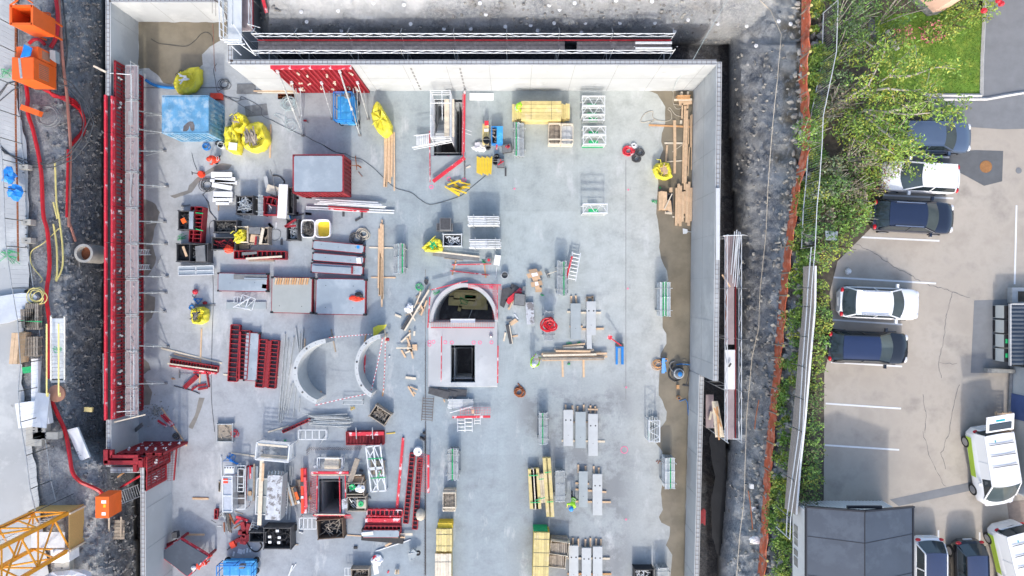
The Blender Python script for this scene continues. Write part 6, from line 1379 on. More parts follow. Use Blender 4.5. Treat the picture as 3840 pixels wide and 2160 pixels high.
props(2018,1548,2057,1667,1.1,'prop rack with grey tape left of the three slabs, lower middle',8,{3:'green'}); props(2430,1562,2472,1660,.3,'low frame of thin tubes under the vertical truss',4,group=None); truss(2434,1576,2474,1658,1.5,1,'upright shoring truss bundle beside the lower puddle',ver=True)
Q(2,2)
for a,l,m_,h in (((518,1228,614,1590),'pale holed concrete plank, left in the upper row of three','hcore',1),((638,1248,742,1610),'darker smooth concrete plank, middle in the upper row of three','hcored',0),((768,1268,864,1690),'pale holed concrete plank, right in the upper row of three','hcore',1)): hollow(*a,.32,l,m_,bool(h))
for k,x in enumerate((540,608,660,722,790,838)): PL(x,1175+(k%3)*8,x,1270,.12,'wood','timber end sticking out above the row of three planks',z=0,t=.09,group='bearer ends above the three planks')
PL(765,1222,862,1225,.12,'wood','cross timber above the right plank of three',z=.1); PL(520,1350,870,1350,.12,'woodold','upper bearer under the row of three planks',z=0); PL(500,1537,935,1545,.14,'woodpale','lower bearer under the row of three planks',z=0)
Q(2,3)
for k,(x,y,x2,y2) in enumerate(((185,375,205,775),(215,370,240,778),(245,368,270,775))): PL(x,y,x2,y2,.36,('ywood','woodpale','ywood')[k],'yellowish timber bundle with green straps, left group',z=.2,t=.3,name='timber_bundle',cat='timber stack',group='left strapped timber bundles')
for k,(x,y,x2,y2) in enumerate(((278,420,305,715),(305,418,335,712))): PL(x,y,x2,y2,.24,'woodpale','short pale timber bundle between the strapped ones',z=.1,t=.25,name='timber_bundle',cat='timber stack',group='short pale bundles')
for k,(x,y,x2,y2) in enumerate(((332,262,370,852),(365,262,402,855))): PL(x,y,x2,y2,.34,'ywood','tallest yellow timber bundle in the lower right rows',z=.35,t=.35,name='timber_bundle',cat='timber stack',group='tallest yellow bundles')
for a in ((170,440,265,435),(270,478,325,470),(330,412,392,400),(185,712,280,708),(230,690,345,655),(350,705,415,702)): PL(*a,.06,'green','green lashing strap over the strapped timber bundles',z=.78 if a[0]>320 and a[1]<420 or a[0]==350 else .55,t=.02,name='lashing_strap',cat='strap',group='green straps over the timber bundles')
props(430,392,540,705,1.0,'prop rack with white bands left of the crouching green worker',8)
person(612,632,0,250,'hivis','trouser','bluetarp','worker in lime jacket and blue helmet between prop rack and planks','bend')
hollow(672,397,762,755,.32,'dark smooth concrete plank right of the lime-jacket worker','hcored',False); hollow(812,425,908,838,.32,'pale holed concrete plank, right one beside the lime-jacket worker')
for a,l in (((640,515,775,523),'short bearer left of the dark plank'),((640,578,950,606),'middle bearer under the two planks'),((615,700,995,706),'lowest bearer under the two planks'),((668,330,670,410),'bearer end above the dark plank, left'),((740,342,742,400),'bearer end above the dark plank, right'),((822,345,828,430),'bearer end above the pale plank, left'),((872,360,876,425),'bearer end above the pale plank, right')): PL(*a,.12,'wood',l,z=0,t=.09)
props(1532,262,1650,575,1.4,'tall prop rack with green and blue bands in the lower puddle',8,{2:'paleblue',4:'green'},topmat='galvw'); 
for k in range(5): PL(1450+k*18,320+U(-30,10),1470+k*14,285+U(-10,30),.04,'rust','short rusty bar beside the lower puddle prop rack',name='rebar_piece',cat='rebar',group='short rusty bars')
stack(213,1012,372,1560,1.3,'tall bright yellow timber stack with long straps, lower centre right',6,'yellow',.01,7,straps=4,topmat='ywood',ang=-1.5)
stack(215,985,362,1010,1.1,'green-painted rear end of the tall yellow stack',5,'green',.02,5)
def slatcrate(x0,y0,x1,y1,h,label,ang): 
 crate(x0,y0,x1,y1,h,label,'galvw','woodpale',ang,nf=0,slat=True,inner='woodold',name='slatted_crate',extra=[('board',(lambda m:[pbox(m,x0+10+k*(x1-x0-20)/8,y0+12,x0+10+(k+.8)*(x1-x0-20)/8,y1-12,.5,h*.85) for k in range(8)] and m)(MB()),'woodold')])
slatcrate(385,1108,570,1240,.9,'upper slatted wooden crate right of the tall yellow stack',-8); slatcrate(350,1232,540,1365,.8,'lower slatted wooden crate right of the tall yellow stack',-6); plate([(395,1055),(560,1060),(560,1120),(390,1110)],.5,'woodold','grey weathered boards behind the upper slatted crate',z0=.1)
for k,(x0,x1,y0) in enumerate(((574,668,1145),(702,796,1168),(815,910,1155))): hollow(x0,y0,x1,1560,.38,('leftmost','middle','rightmost')[k]+' pale holed concrete plank in the bottom row')
for k,x in enumerate((615,668,740,790,848,896)): PL(x,1068+(k%3)*6,x-3,1155,.12,'wood','timber end sticking out above the bottom row planks',z=0,t=.1,group='bearer ends above the bottom planks')
PL(560,1272,985,1275,.13,'woodpale','upper bearer of the bottom row',z=0,t=.1); PL(560,1430,1000,1432,.13,'woodr','lower bearer of the bottom row',z=0,t=.1)
crate(1235,1385,1425,1560,.9,'black crate with rounded tubes at the bottom edge','galvw','black',nf=26,len_=.7); props(1460,1370,1588,1600,1.1,'prop rack cut by the bottom edge beside the black crate',9)
# ================= lower left goods =================
T(780,1700,480)
PL(470,-5,965,62,.1,'woodpale','long pale timber above the blue straps'); rope(400,60,.55,'bluetarp','crumpled blue tarpaulin strips left of the white ladder stack',5,'tarpaulin','blue_tarpaulin'); PL(430,140,640,235,.12,'bluetarp','blue strap tail leading to the ladder frames',name='strap',cat='strap')
TU(265,60,285,760,.05,'galvw','long white tube left of the aluminium trough'); PL(228,570,230,775,.12,'woodpale','short pale block left of the white tube',t=.08)
def trough():
 h=1.6; c,sx,sy=frame_of(300,455,500,1170,h); b=MB().box((c.x,c.y,h/2),(sx,sy,h)); t=MB().box((c.x,c.y,h+.006),(sx*.8,sy*.9,.02)); f=MB()
 for s in(-1,1): f.box((c.x+s*sx*.47,c.y,h+.04),(.06,sy*1.02,.08)); 
 for k in (-.5,-.05,.38,.5): f.box((c.x,c.y+sy*k,h+.04),(sx*.9,.06,.081))
 n=MB(); c2=W(430,330,h); n.box((c2.x,c2.y,h-.1),(sx*.95,.5,.3)); hh=MB()
 for k in range(4): hh.cyl((c2.x-.27+.18*k,c2.y+.15,h+.06),.05,.01,8)
 r=MB().box((W(352,550,h).x,W(352,550,h).y,h+.05),(.34,.3,.05))
 make('aluminium_stair_pack',  'tall shiny aluminium stair pack with a red cloth on it','stair pack',[('body',b,'alu'),('bright_top',t,'alu'),('frame',f,'galvw'),('end_block',n,'galvw'),('end_hole',hh,'black')]); make('red_cloth','bright red cloth lying on the aluminium stair pack','cloth',(r,'orangered'))
trough()
gridframe(575,250,750,1120,.9,'galvw','tall white scaffold end frame beside the aluminium stair pack',1,4,.06,.8); plate([(600,300),(730,300),(725,1000),(580,1000)],.3,'deckdark','dark grey deck boards under the white end frame',z0=.1); gridframe(600,310,720,770,1.0,'galvw','narrow white tube ladder lying on the end frame',1,3,.05,ang=-2); plate([(560,830),(730,835),(725,1030),(575,1030)],.7,'deckdark','dark weathered plate at the end of the white frame',z0=.5)
redladder(850,260,840,950,.5,.3,'red-ended steel deck strip with a bright red tip',6); PL(860,280,835,955,.42,'panel','blue-grey sheet on the red-ended strip',z=.3,t=.03,name='sheet_strip',cat='strip'); PL(845,260,850,510,.13,'redtop','bright red profile on the blue-grey strip',z=.34,name='profile',cat='bar'); PL(930,210,915,960,.13,'woodold','grey weathered timber beside the blue-grey strip',z=.3); PL(985,260,960,950,.2,'panel','thin grey plate edge right of the grey timber',z=.2,name='plate_strip',cat='plate'); plate([(805,765),(870,765),(868,855),(803,850)],.5,'cardboard','small cardboard square on the blue-grey strip',z0=.36)
gridframe(975,510,1215,1225,.8,'galvw','white rectangular frame pallet with grey deck under long planks',1,2,.07,.7,infill='hcored',ang=-2.8)
PL(1085,130,1030,1449,.28,'woodpale','long pale paint-spattered plank on the white frame',z=1.0,t=.05); PL(1112,205,1095,560,.16,'wood','shorter yellowish plank beside the spattered one',z=1.05)
def shuttle():
 h=1.7; a=W(1355,440,h);b=W(1300,1340,h); m=MB().bar(a-Vector((0,0,.5)),b-Vector((0,0,.5)),1.05,1.0); t=MB().bar(a+Vector((.0,0,.01)),b+Vector((0,0,.01)),.98,.02); e=MB()
 for k in range(5): p=a+Vector((-.45+.22*k,.0,-.1)); e.bar(p,p+Vector((.0,.22,-.1)),.05,.3)
 make('frost_covered_slab','big upright stack of white-stained grey boards with speckled top','board stack',[('stack_body',m,'hcored'),('top_board',t,'aludirty'),('end_hook',e,'galv')])
shuttle()
ladder(1545,600,1500,1220,.55,.3,.3,'galvw','aluminium ladder lying right of the speckled board stack',11,.05)
for a in ((1560,210,1560,420),(1640,240,1640,680),(1665,260,1670,640),(1710,270,1680,660),(1600,900,1580,1330),(1640,1000,1625,1340),(1665,1010,1640,1330),(1615,980,1600,1200),(1740,1040,1800,1280)): TU(*a,.028,'galv','thin galvanised tube leaning in the sheaf right of the ladder',z=.2,group='thin tubes in the sheaf')
PL(1565,480,1720,1055,.15,'galv','grey steel profile lying across the pallet',z=.45,name='profile',cat='bar')
def pallet(x0,y0,x1,y1,h,label,ang=0,mat='woodold',n=6,ver=True):
 c,sx,sy=frame_of(x0,y0,x1,y1,h); t=MB();b=MB()
 for k in range(n):
  u=-.5+(k+.5)/n
  if ver: t.box((u*sx,0,h-.02),(sx/n*.7,sy,.03))
  else: t.box((0,u*sy,h-.02),(sx,sy/n*.7,.03))
 for u in(-.45,0,.45):
  if ver: b.box((0,u*sy,h-.09),(sx,.1,.09))
  else: b.box((u*sx,0,h-.09),(.1,sy,.09))
 m=Matrix.Translation(c-Vector((0,0,c.z)))@Matrix.Rotation(R(ang),4,'Z'); t.xf(m);b.xf(m)
 return make('wooden_pallet',label,'pallet',[('deck_board',t,mat),('bearer',b,mat)])
pallet(1620,680,1820,1040,.35,'open pallet frame with dark cylinders tilted at the sheaf',14,'cardboard',3); pallet(1760,540,1900,800,.2,'small grey pallet behind the orange beams',0)
PL(1740,690,1830,1000,.2,'dark','black and orange tube in the tilted pallet',z=.4,t=.15,name='packer_tube',cat='tube'); PL(1760,780,1810,930,.2,'orange','orange label band on the black tube',z=.48,t=.08,name='label_band',cat='band'); PL(1810,960,1830,1010,.18,'galvw','white band on the black tube',z=.48,t=.08,name='label_band',cat='band')
for x,l in ((1893,'left'),(1945,'right')): 
 a=(x,310,x+(10 if l=='left' else 10),1210); PL(*a,.2,'redtop' if l=='right' else 'orangered','weathered orange-red steel beam, '+l+' of the pair by the shaft',z=.3,t=.25,name='steel_beam',cat='beam')
PL(1893,580,1890,660,.2,'dark','black band on the left orange-red beam',z=.56,t=.01,name='label_band',cat='band'); PL(1895,860,1895,910,.18,'galvw','white 80 stencil patch on the left orange-red beam',z=.57,t=.01,name='stencil_patch',cat='marking')
PL(1945,480,1980,1085,.17,'pinknet','faded pink profile lying on the orange-red beams',z=.6,name='profile',cat='bar'); coil(2045,890,.1,3,.02,'woodr','small orange cord bundle near the shaft',tail=[(2020,700),(2030,570)])
gridframe(2200,95,2700,330,.7,'galvw','white tubular pallet frame with weathered boards above the shaft',1,1,.06,.6,ang=-1); stack(2340,100,2640,320,.5,'weathered grey boards inside the white pallet frame',4,'woodpale',.02,2); 
PL(2135,250,2165,285,.2,'galvw','small white square tile left of the pallet frame',t=.04,name='tile',cat='tile')
Q(1,3)
def nest(x0,y0,x1,y1,h,label):
 c,sx,sy=frame_of(x0,y0,x1,y1,h); o=MB();i=MB();f=MB()
 for k in range(4):
  z=h-.22*k
  for s in(-1,1): o.box((c.x,c.y+s*sy/2,z),(sx,.08,.06)).box((c.x+s*sx/2,c.y,z),(.08,sy-.1,.062))
 for a in(-1,1):
  for b in(-1,1): o.box((c.x+a*sx/2,c.y+b*sy/2,h/2),(.08,.08,h))
 for k in range(12): p=Vector((c.x+U(-.42,.42)*sx,c.y+U(-.4,.1)*sy,U(.3,.7))); i.bar(p,p+Vector((U(-.5,.5),U(-.2,.2),.1)),.06)
 f.box((c.x,c.y-sy*.38,.9),(sx*.85,.2,.1)); f.box((c.x,c.y+sy*.42,h+.05),(sx*.9,.14,.05)); mm=Matrix.Translation(c)@Matrix.Rotation(R(-5),4,'Z')@Matrix.Translation(-c)
 for q in(o,i,f): q.xf(mm)
 make('steel_cage',label,'cage',[('frame',o,'galvw'),('content',i,'galv'),('top_board',f,'woodpale')])
nest(0,120,330,290,1.5,'white rectangular steel cage with brackets inside, above the long plank')
TU(290,310,292,450,.03,'galvw','thin white tube hanging from the steel cage corner'); gridframe(430,-20,705,75,.4,'galvw','galvanised trestle frame above the starter bar row',4,1,.06,.35); PL(455,-15,415,120,.05,'galv','left leg of the galvanised trestle',name='frame_leg_bar',cat='bar',z=.1); PL(705,30,640,130,.05,'galv','right leg of the galvanised trestle',name='frame_leg_bar',cat='bar',z=.1)
rope(295,80,.14,'green','small green strap below the slim red profile'); coil(210,105,.1,3,.015,'dark','tiny wire coil above the white cage')
redladder(905,65,1285,60,.95,.4,'wide corrugated red form panel above the diagonal lattice',26,mat='reddark'); PL(935,22,1285,15,.25,'redtop','bright red rear flange of the corrugated form panel',z=.4,name='flange',cat='bar')
for x in (1005,1170): PL(x,-45,x+4,70,.05,'galv','thin grey support leg over the corrugated red panel',z=.6,name='support_leg_bar',cat='bar',group='grey legs over the corrugated panel')
PL(1310,18,1400,8,.06,'yellow','yellow and black tape piece below the coupler crate',name='tape_piece',cat='tape'); make('work_boot','black plastic funnel lying beside the starter bars','funnel',(MB().tube(W(1650,50,.1),W(1700,80,.1),.1,8).ball(W(1690,10,.1),.12,8,5),'black'))
make('canister','white plastic canister above the pair of red cell panels','canister',[('canister_body',MB().cyl(W(1627,200,.4)-Vector((0,0,.4)),.33,.4,14,.3),'white'),('cap',MB().cyl(W(1640,205,.42),.05,.05,8),'greyboard')],smooth=40)
def lattice():
 m=MB();d=MB();g=MB(); z=.7; P=lambda x,y: W(x,y,z)
 for a,b in (((1105,150),(1160,600)),((1180,140),(1232,600)),((1250,135),(1305,590))): m.bar(P(*a),P(*b),.09,.1)
 for a,b in (((1105,150),(1255,135)),((1135,380),(1280,365)),((1160,600),(1305,590)),((1130,365),(1275,352))): m.bar(P(*a),P(*b),.08,.1)
 for a,b in (((1110,165),(1205,350)),((1190,150),(1275,350)),((1180,190),(1120,290)),((1140,390),(1230,580)),((1215,380),(1230,560)),((1290,400),(1180,590)),((1235,390),(1300,540))): d.bar(P(*a),P(*b),.06,.06)
 for y in (270,465): g.bar(P(1125+(y-270)*.15,y),P(1275+(y-270)*.15,y-10),.05,.14)
 g.bar(P(1215,465),P(1255,395),.05,.14); l=MB()
 for a in ((1105,150),(1160,600),(1250,135),(1305,590)): l.bar(P(*a),P(*a)-Vector((0,0,.65)),.08)
 make('lattice_frame','white lattice girder pair tied with green straps','lattice frame',[('chord',m,'galvw'),('diagonal',d,'galvw'),('strap',g,'green'),('leg',l,'galvw')])
lattice(); pallet(1150,290,1300,430,.2,'weathered pallet under the white lattice',0)
PL(1020,270,940,515,.35,'woodold','grey weathered boards leaning at the shaft corner',z=.6,t=.15,name='weathered_boards',cat='plank')
PL(1480,60,1417,775,.18,'redtop','long paint-flaked red profile running down the slab',t=.15,name='profile',cat='bar')
redladder(1575,215,1505,920,.4,.25,'long narrow red cell panel, left of two by the joint',17); redladder(1650,270,1597,980,.4,.25,'long narrow red cell panel, right of two by the joint',17)
redrail((1735,230),(1735,612),.8,'red net barrier board beside the right red cell panel',(-.95,0),w=.14,h=.1)
make('sandbag','beige full sandbag on the lower end of the right red cell panel','bag',(MB().ball(W(1655,830,.35),(.34,.42,.3),14,8,.08,2),'cloth'),smooth=True)
redladder(1115,815,1470,820,.5,.35,'paint-flaked red trough panel, topmost of the lower group',8,mat='redtop')
for x in (1160,1405): PL(x,840,x,880,.16,'woodold','short grey timber between the red troughs',t=.15,group='timbers between the troughs')
PL(1098,893,1452,895,.33,'redtop','red closed channel with grey patch, upper of two',t=.3,name='channel',cat='channel'); PL(1100,930,1458,935,.3,'red','red closed channel, lower of two',t=.3,name='channel',cat='channel'); redladder(1095,980,1455,982,.55,.4,'red cell panel below the two closed channels',9)
deckpanel(1065,1025,1445,1025,.55,.45,'light grey deck strip below the lowest red cell panel'); PL(1062,1030,1180,1018,.25,'galvw','short silver strip on the light grey deck strip',z=.48,t=.04,name='silver_strip',cat='strip'); PL(1060,1058,1480,1095,.45,'black','black beam below the light grey deck strip',t=.3,name='beam',cat='beam'); PL(915,1038,1060,1048,.07,'wood','splintered lath end left of the black beam'); PL(1100,1050,1500,1062,.1,'wood','brown batten on the black beam',z=.32); PL(1450,1032,1575,1030,.16,'woodpale','pale timber end right of the grey strip',z=.2); PL(1435,1070,1300,1150,.14,'wood','slanting batten below the black beam',z=.15); TU(1205,1197,1555,1082,.05,'galvw','long galvanised tube slanting below the slanting batten')
redrail((555,408),(932,408),.9,'red board over the upper edge of the framed shaft',w=.16); redrail((560,430),(1060,432),.6,'pale timber edge board at the top of the framed shaft',mat='woodpale')
redrail((618,440),(612,830),.8,'inner red net barrier left of the framed shaft',(-.75,0)); redrail((840,450),(850,850),.9,'bright red net barrier right of the framed shaft',(-.2,0),w=.05); redrail((900,440),(905,840),.8,'outer red board right of the framed shaft'); redrail((575,835),(950,835),.9,'red net barrier below the framed shaft',(0,-.55)); redrail((590,828),(895,830),1.0,'pale timber handrail below the framed shaft',mat='woodpale')
m=MB()
for k in range(13): m.bar(W(560,470+k*26,.3),W(618,450+k*26,.45),.02)
make('starter_bars','short starter bars left of the red-framed shaft','rebar',(m,'rebar')); m=MB()
for k in range(14): m.bar(W(930+k*12,440,.1),W(945+k*12,418,.35),.02)
make('starter_bars','short starter bars above the wooden tool boxes','rebar',(m,'rebar'))
crate(905,515,1085,632,.8,'wooden box with a green coil and white bag, upper of two by the shaft','galv','woodold',nf=24); coil(972,548,.13,4,.04,'green','bright green hose coil in the upper wooden box',z=.8); make('white_bag','white crumpled bag in the upper wooden box','bag',(MB().ball(W(1048,572,.8),(.3,.28,.12),10,6,.3,3),'clothw'))
crate(915,655,1102,800,.85,'wooden box with long bars and a green-topped tub, lower of two','galv','woodold',nf=24,len_=.6); make('tub_with_coil','beige tub with bright green coil in the lower box','tub',[('tub_body',MB().box(W(1060,725,.85)-Vector((0,0,.1)),(.65,.6,.25)),'cloth'),('green_coil',MB().ring(W(1057,722,.9),.05,.19,.1,12),'green')])
stack(950,450,1085,510,.5,'brown grey boards above the upper wooden box',4,'cardboard',.03,2); PL(1080,455,1045,560,.04,'woodold','thin stick leaning on the upper wooden box',z=.9)
plate([(862,680),(920,660),(915,850),(865,835)],.9,'aludirty','grey upright board at the lower right shaft corner',z0=.8); rope(1130,660,.2,'greyboard','small pipe clamps right of the wooden boxes'); rope(1130,750,.18,'greyboard','metal clamp piece right of the lower box'); make('hand_grinder','small black and red tool above the upper box','tool',(MB().bar(W(1040,385,.08),W(1078,390,.08),.12),'dark'))
gridframe(437,865,607,975,.6,'galvw','small white tubular frame below the orange-red beams',4,1,.06,.5)
crate(615,880,875,1075,.9,'dark brown mesh container with grille below the framed shaft','woodold','trunk',nf=30,len_=.9,fillz=.7,ang=4); plate([(870,960),(900,935),(910,950),(880,985)],.1,'black','black rubber scrap right of the mesh container','rubber_scrap','scrap')
crate(75,965,350,1180,1.1,'black machine crate with white lamps, bottom left centre','black','dark',nf=90,len_=.6); crate(-70,1010,100,1110,1.0,'black empty crate left of the machine crate','black','dark',nf=6)
for x,y in ((215,995),(138,1055),(235,1062),(140,1108),(230,1112)): make('work_lamp','small white lamp on the black machine crate','lamp',(MB().box(W(x,y,1.15),(.2,.16,.06)),'white'),'lamps on the machine crate')
line([(-100,1100),(-40,1190),(20,1200),(60,1150),(40,1110)],.05,'black','thick black hose below the empty black crate',name='hose',cat='hose')
PL(345,968,405,968,.38,'black','black board end right of the machine crate',t=.2,name='board_end',cat='board'); PL(300,1132,425,1135,.09,'woodold','grey batten right of the machine crate'); plate([(320,1140),(380,1150),(355,1172)],.05,'greyboard','grey triangular scrap below the batten','metal_scrap','scrap'); make('tube_piece','short white tube below the small tubular frame','tube',(MB().tube(W(432,1003,.06),W(472,1015,.06),.06,8),'galvw'))
plate([(545,500),(556,500),(556,555),(545,555)],.05,'black','tiny black slot plate left of the framed shaft','slot_plate','plate')
T(620,1890,480)
redladder(1020,110,1015,305,.26,.25,'short red profile box standing alone left of the lever heap',2)
for a,mt,r_ in (((1165,190,1280,560),'galv',.06),((1290,200,1390,400),'rust',.07),((1210,240,1200,600),'galv',.05),((1260,180,1270,540),'scrap',.06),((1300,260,1315,560),'rust',.06),((1180,370,1190,560),'rust',.05),((1060,270,1150,210),'greyboard',.04),((1050,440,1140,440),'galv',.07),((1390,490,1500,410),'rust',.05),((1160,160,1150,260),'galv',.05),((1240,200,1330,580),'scrap',.06),((920,320,1020,380),'greyboard',.03)): TU(*a,r_,mt,'old steel lever in the tangled heap at the lower left',z=.15+U(0,.2),name='steel_lever',cat='lever',group='levers in the tangled heap')
PL(1420,260,1660,345,.16,'redtop','dark red T-shaped bracket head near the lever heap',t=.15,name='bracket',cat='bracket'); PL(1380,400,1500,310,.14,'redtop','dark red T-shaped bracket stem near the lever heap',t=.15,name='bracket',cat='bracket'); PL(1400,150,1560,205,.04,'woodold','thin dark rod below the aluminium pack',name='rod',cat='rod')
for a,l in (((1540,370,1590,600),'upright red plate, left of the V shape'),((1680,400,1610,610),'broad upright red plate, right of the V shape'),((1460,580,1620,595),'flat red plate under the V shape'),((1655,600,1615,760),'red angled arm below the V shape'),((1500,680,1565,730),'short red link plate'),((1500,760,1620,785),'lower red link plate'),((1400,760,1490,720),'red link towards the orange tip')): PL(*a,.28,'red',l+' at the lower left',z=.1,t=.25,name='red_bracket',cat='bracket')
make('orange_tool','orange-red breaker tool head with steel point','tool',[('tool_body',MB().bar(W(1320,830,.25),W(1410,790,.25),.45,.3),'orangered'),('steel_point',MB().tube(W(1330,860,.2),W(1245,925,.1),.04,6),'dark')])
for a in ((1385,960,1360,1055),(1520,910,1490,1000),(1590,910,1575,1000),(1650,890,1640,980),(1730,870,1700,970)): PL(*a,.12 if a[0]!=1520 else .35,'galvw','short pale angle plate laid out in a row',name='angle_plate',cat='plate',group='row of pale angle plates')
ladder(1830,350,1760,560,.5,.4,.4,'galv','small grey grid ladder beside the long plank end',4,.05); PL(415,618,785,618,.13,'wood','lone reddish batten in the lower left'); 
Q(0,3)
PL(1935,668,2095,670,.12,'woodr','lone short batten near the lower left wall'); plate([(2200,505),(2215,505),(2212,600),(2198,598)],.08,'wood','tiny pale batten left of the aluminium pack','timber_plank','plank')
T(620,1890,480)
make('grey_box','small black control box hanging by the lower left wall','box',(MB().box(W(180,635,1.)-Vector((0,0,.2)),(.36,.4,.4),.1),'dark'))
def tplate():
 z=1.2; P=[W(290,715,z),W(860,1060,z),W(440,1460,z),W(-140,1010,z)]; t=MB().poly([(p.x,p.y) for p in P],z-.05,z); e=MB()
 for a,b in zip(P,P[1:]+P[:1]): e.bar(a-Vector((0,0,.18)),b-Vector((0,0,.18)),.12,.24)
 lg=MB()
 for p in P: lg.box((p.x*.999,p.y*.998,z/2-.1),(.14,.14,z-.3))
 make('formwork_table','tilted square dark blue-grey formwork table with red edges','formwork table',[('top_sheet',t,MATS['roofblue']),('red_edge',e,'redtop'),('leg',lg,'reddark')])
tplate(); PL(-120,900,220,750,.22,'reddark','dark red beam sticking out behind the formwork table',z=.6,t=.2,name='steel_beam',cat='beam')
person(905,1080,0,200,'orangered','orangered','white','worker in full orange-red suit and white helmet at the formwork table','bend')
TU(720,1180,690,1230,.03,'galvw','thin white rod held at the formwork table edge',z=1.3,name='rod',cat='rod')
scissor(1030,1250,1730,1560,1.7,'large blue scissor lift at the bottom edge with mesh platform')
plate([(1215,1180),(1600,1160),(1590,1220),(1190,1240)],1.0,'blue','blue entry step of the bottom scissor lift','step_block','step',.9)
PL(2560,1230,2480,1449,.1,'galvw','thin white tube near the bottom edge',z=.02)
T(1040,1880,480)
crate(1480,1370,1840,1560,.7,'brown ribbed crate cut by the bottom edge','woodold','woodold',nf=20); gridframe(1360,1340,1490,1500,.5,'galvw','white bracket left of the ribbed bottom crate',2,1,.04)
make('cement_bag','torn white and red bag on the slab above the bottom crate','bag',(MB().ball(W(2000,1190,.12),(.42,.38,.14),12,6,.25,4),'clothw')); make('red_label_piece','faded red end of the torn bag','bag end',(MB().ball(W(1965,1150,.16),(.2,.24,.1),8,5,.2,4),'redtop')); plate([(1915,1300),(2020,1285),(2045,1449),(1950,1480)],.05,'white','white crumpled sheet beside the bottom crate','paper_sheet','sheet')
make('pipe_cap','small black U-shaped cap on the open lower slab','cap',(MB().box(W(1575,930,.05),(.26,.16,.1)),'black')); TU(250,1449,370,1260,.03,'galvw','thin white rod on the open lower slab'); PL(2220,1449,2240,1400,.1,'redtop','small red bar at the bottom edge',name='bar',cat='bar')
for k in range(4): PL(2370+k*22,1470,2385+k*16,1380,.1,'wood' if k%2 else 'woodpale','short upright timber at the bottom edge',z=.2,group='short timbers at the bottom edge')
Q(1,3)
def barrow():
 z=.55; b=MB(); P=Wl([(1530,1230),(1580,1180),(1625,1215),(1600,1260),(1560,1300),(1540,1290)],z); b.poly([(p.x,p.y) for p in P],.3,z); h=MB().bar(W(1530,1225,.6),W(1640,1215,.5),.04).bar(W(1560,1290,.6),W(1610,1270,.4),.04); w=MB().cyl(W(1632,1215,.35),.18,.1,12)
 make('wheelbarrow','grey-blue wheelbarrow tipped beside the starter bars','wheelbarrow',[('tray',b,'hcored'),('handle',h,'galv'),('wheel',w,'tyre')])
barrow()
boxframe(1880,600,2005,800,1.0,'lone slatted wooden crate on the open slab, lower centre'); plate([(1895,575),(2010,580),(2010,620),(1890,615)],.95,'woodold','grey lid board at the top end of the lone crate',z0=.9)
props(1918,172,2045,485,1.1,'lone prop rack with green bands above the lone crate',8,{3:'green'})
stack(1812,975,1972,1205,1.1,'weathered yellow timber stack in the lower centre, upper half',6,'ywood',.02,7,straps=2); stack(1800,1225,1965,1560,1.1,'weathered yellow timber stack in the lower centre, lower half',6,'ywood',.02,7,straps=2,topmat='woodpale'); stack(1828,915,1980,965,.9,'yellow-green rear end of the weathered timber stack',5,'yellow',.02,5)
Q(1,2)
PL(1975,1300,2358,1295,.16,'redtop','pink-red board over the small ladder frames below the core',z=.5,name='rail',cat='rail',t=.08); ladder(2065,1310,2065,1449,.5,.3,.3,'galvw','narrow white ladder frame, left below the core',4,.04); ladder(2140,1290,2140,1449,.5,.4,.4,'galvw','narrow white ladder frame, middle below the core',4,.04); ladder(2228,1260,2228,1375,.4,.3,.3,'galvw','short white ladder, right below the core',4,.03)
m=MB()
for k in range(12): m.bar(W(2060+k*27,1210,.8),W(2055+k*27,1295,.4),.012)
for k in range(4): m.bar(W(2050,1210+k*26,.75-k*.1),W(2360,1200+k*28,.75-k*.1),.012)
make('mesh_barrier','thin pinkish mesh barrier below the core','edge barrier',(m,'pinknet'))
plate([(2170,1225),(2195,1222),(2195,1262),(2172,1265)],.6,'wood','small plywood square on the mesh barrier','plywood_piece','plywood',.55)
T()
crate(812,1590,872,1658,.3,'grey slatted pallet box with red coil, lower left slab','woodold','galv',nf=8,inner='woodold'); coil(880,1625,.22,3,.03,'redtop','red hose coil beside the grey pallet box',name='hose_coil',cat='hose')
for a,l in (((603,1557,643,1600),'dark red profile, left of the crossing trio'),((590,1577,625,1600),'dark red profile, lower of the crossing trio'),((612,1553,650,1595),'dark red profile, right of the crossing trio')): PL(*a,.12,'redtop',l,name='profile',cat='bar',t=.1)
PL(605,1530,700,1672,.1,'wood','long batten crossing by the gravel spill at the left'); coil(660,1635,.18,3,.04,'dark','black cable ring beside the left batten'); PL(655,1665,695,1645,.06,'galvw','short white profile across the left batten',name='profile',cat='bar')
plate([(722,1868),(782,1868),(782,1874),(722,1874)],.06,'wood','thin reddish plank in the bottom left','timber_plank','plank')
m=MB()
for k in range(140): a=U(0,6.28);r=abs(rnd.gauss(0,.45)); m.ball(W(585,1545,.02)+Vector((math.cos(a)*r,math.sin(a)*r,0)),U(.03,.06),4,3)
tag(mesh_obj('gravel_spill',m,'stone'),None,None,None,'stuff')
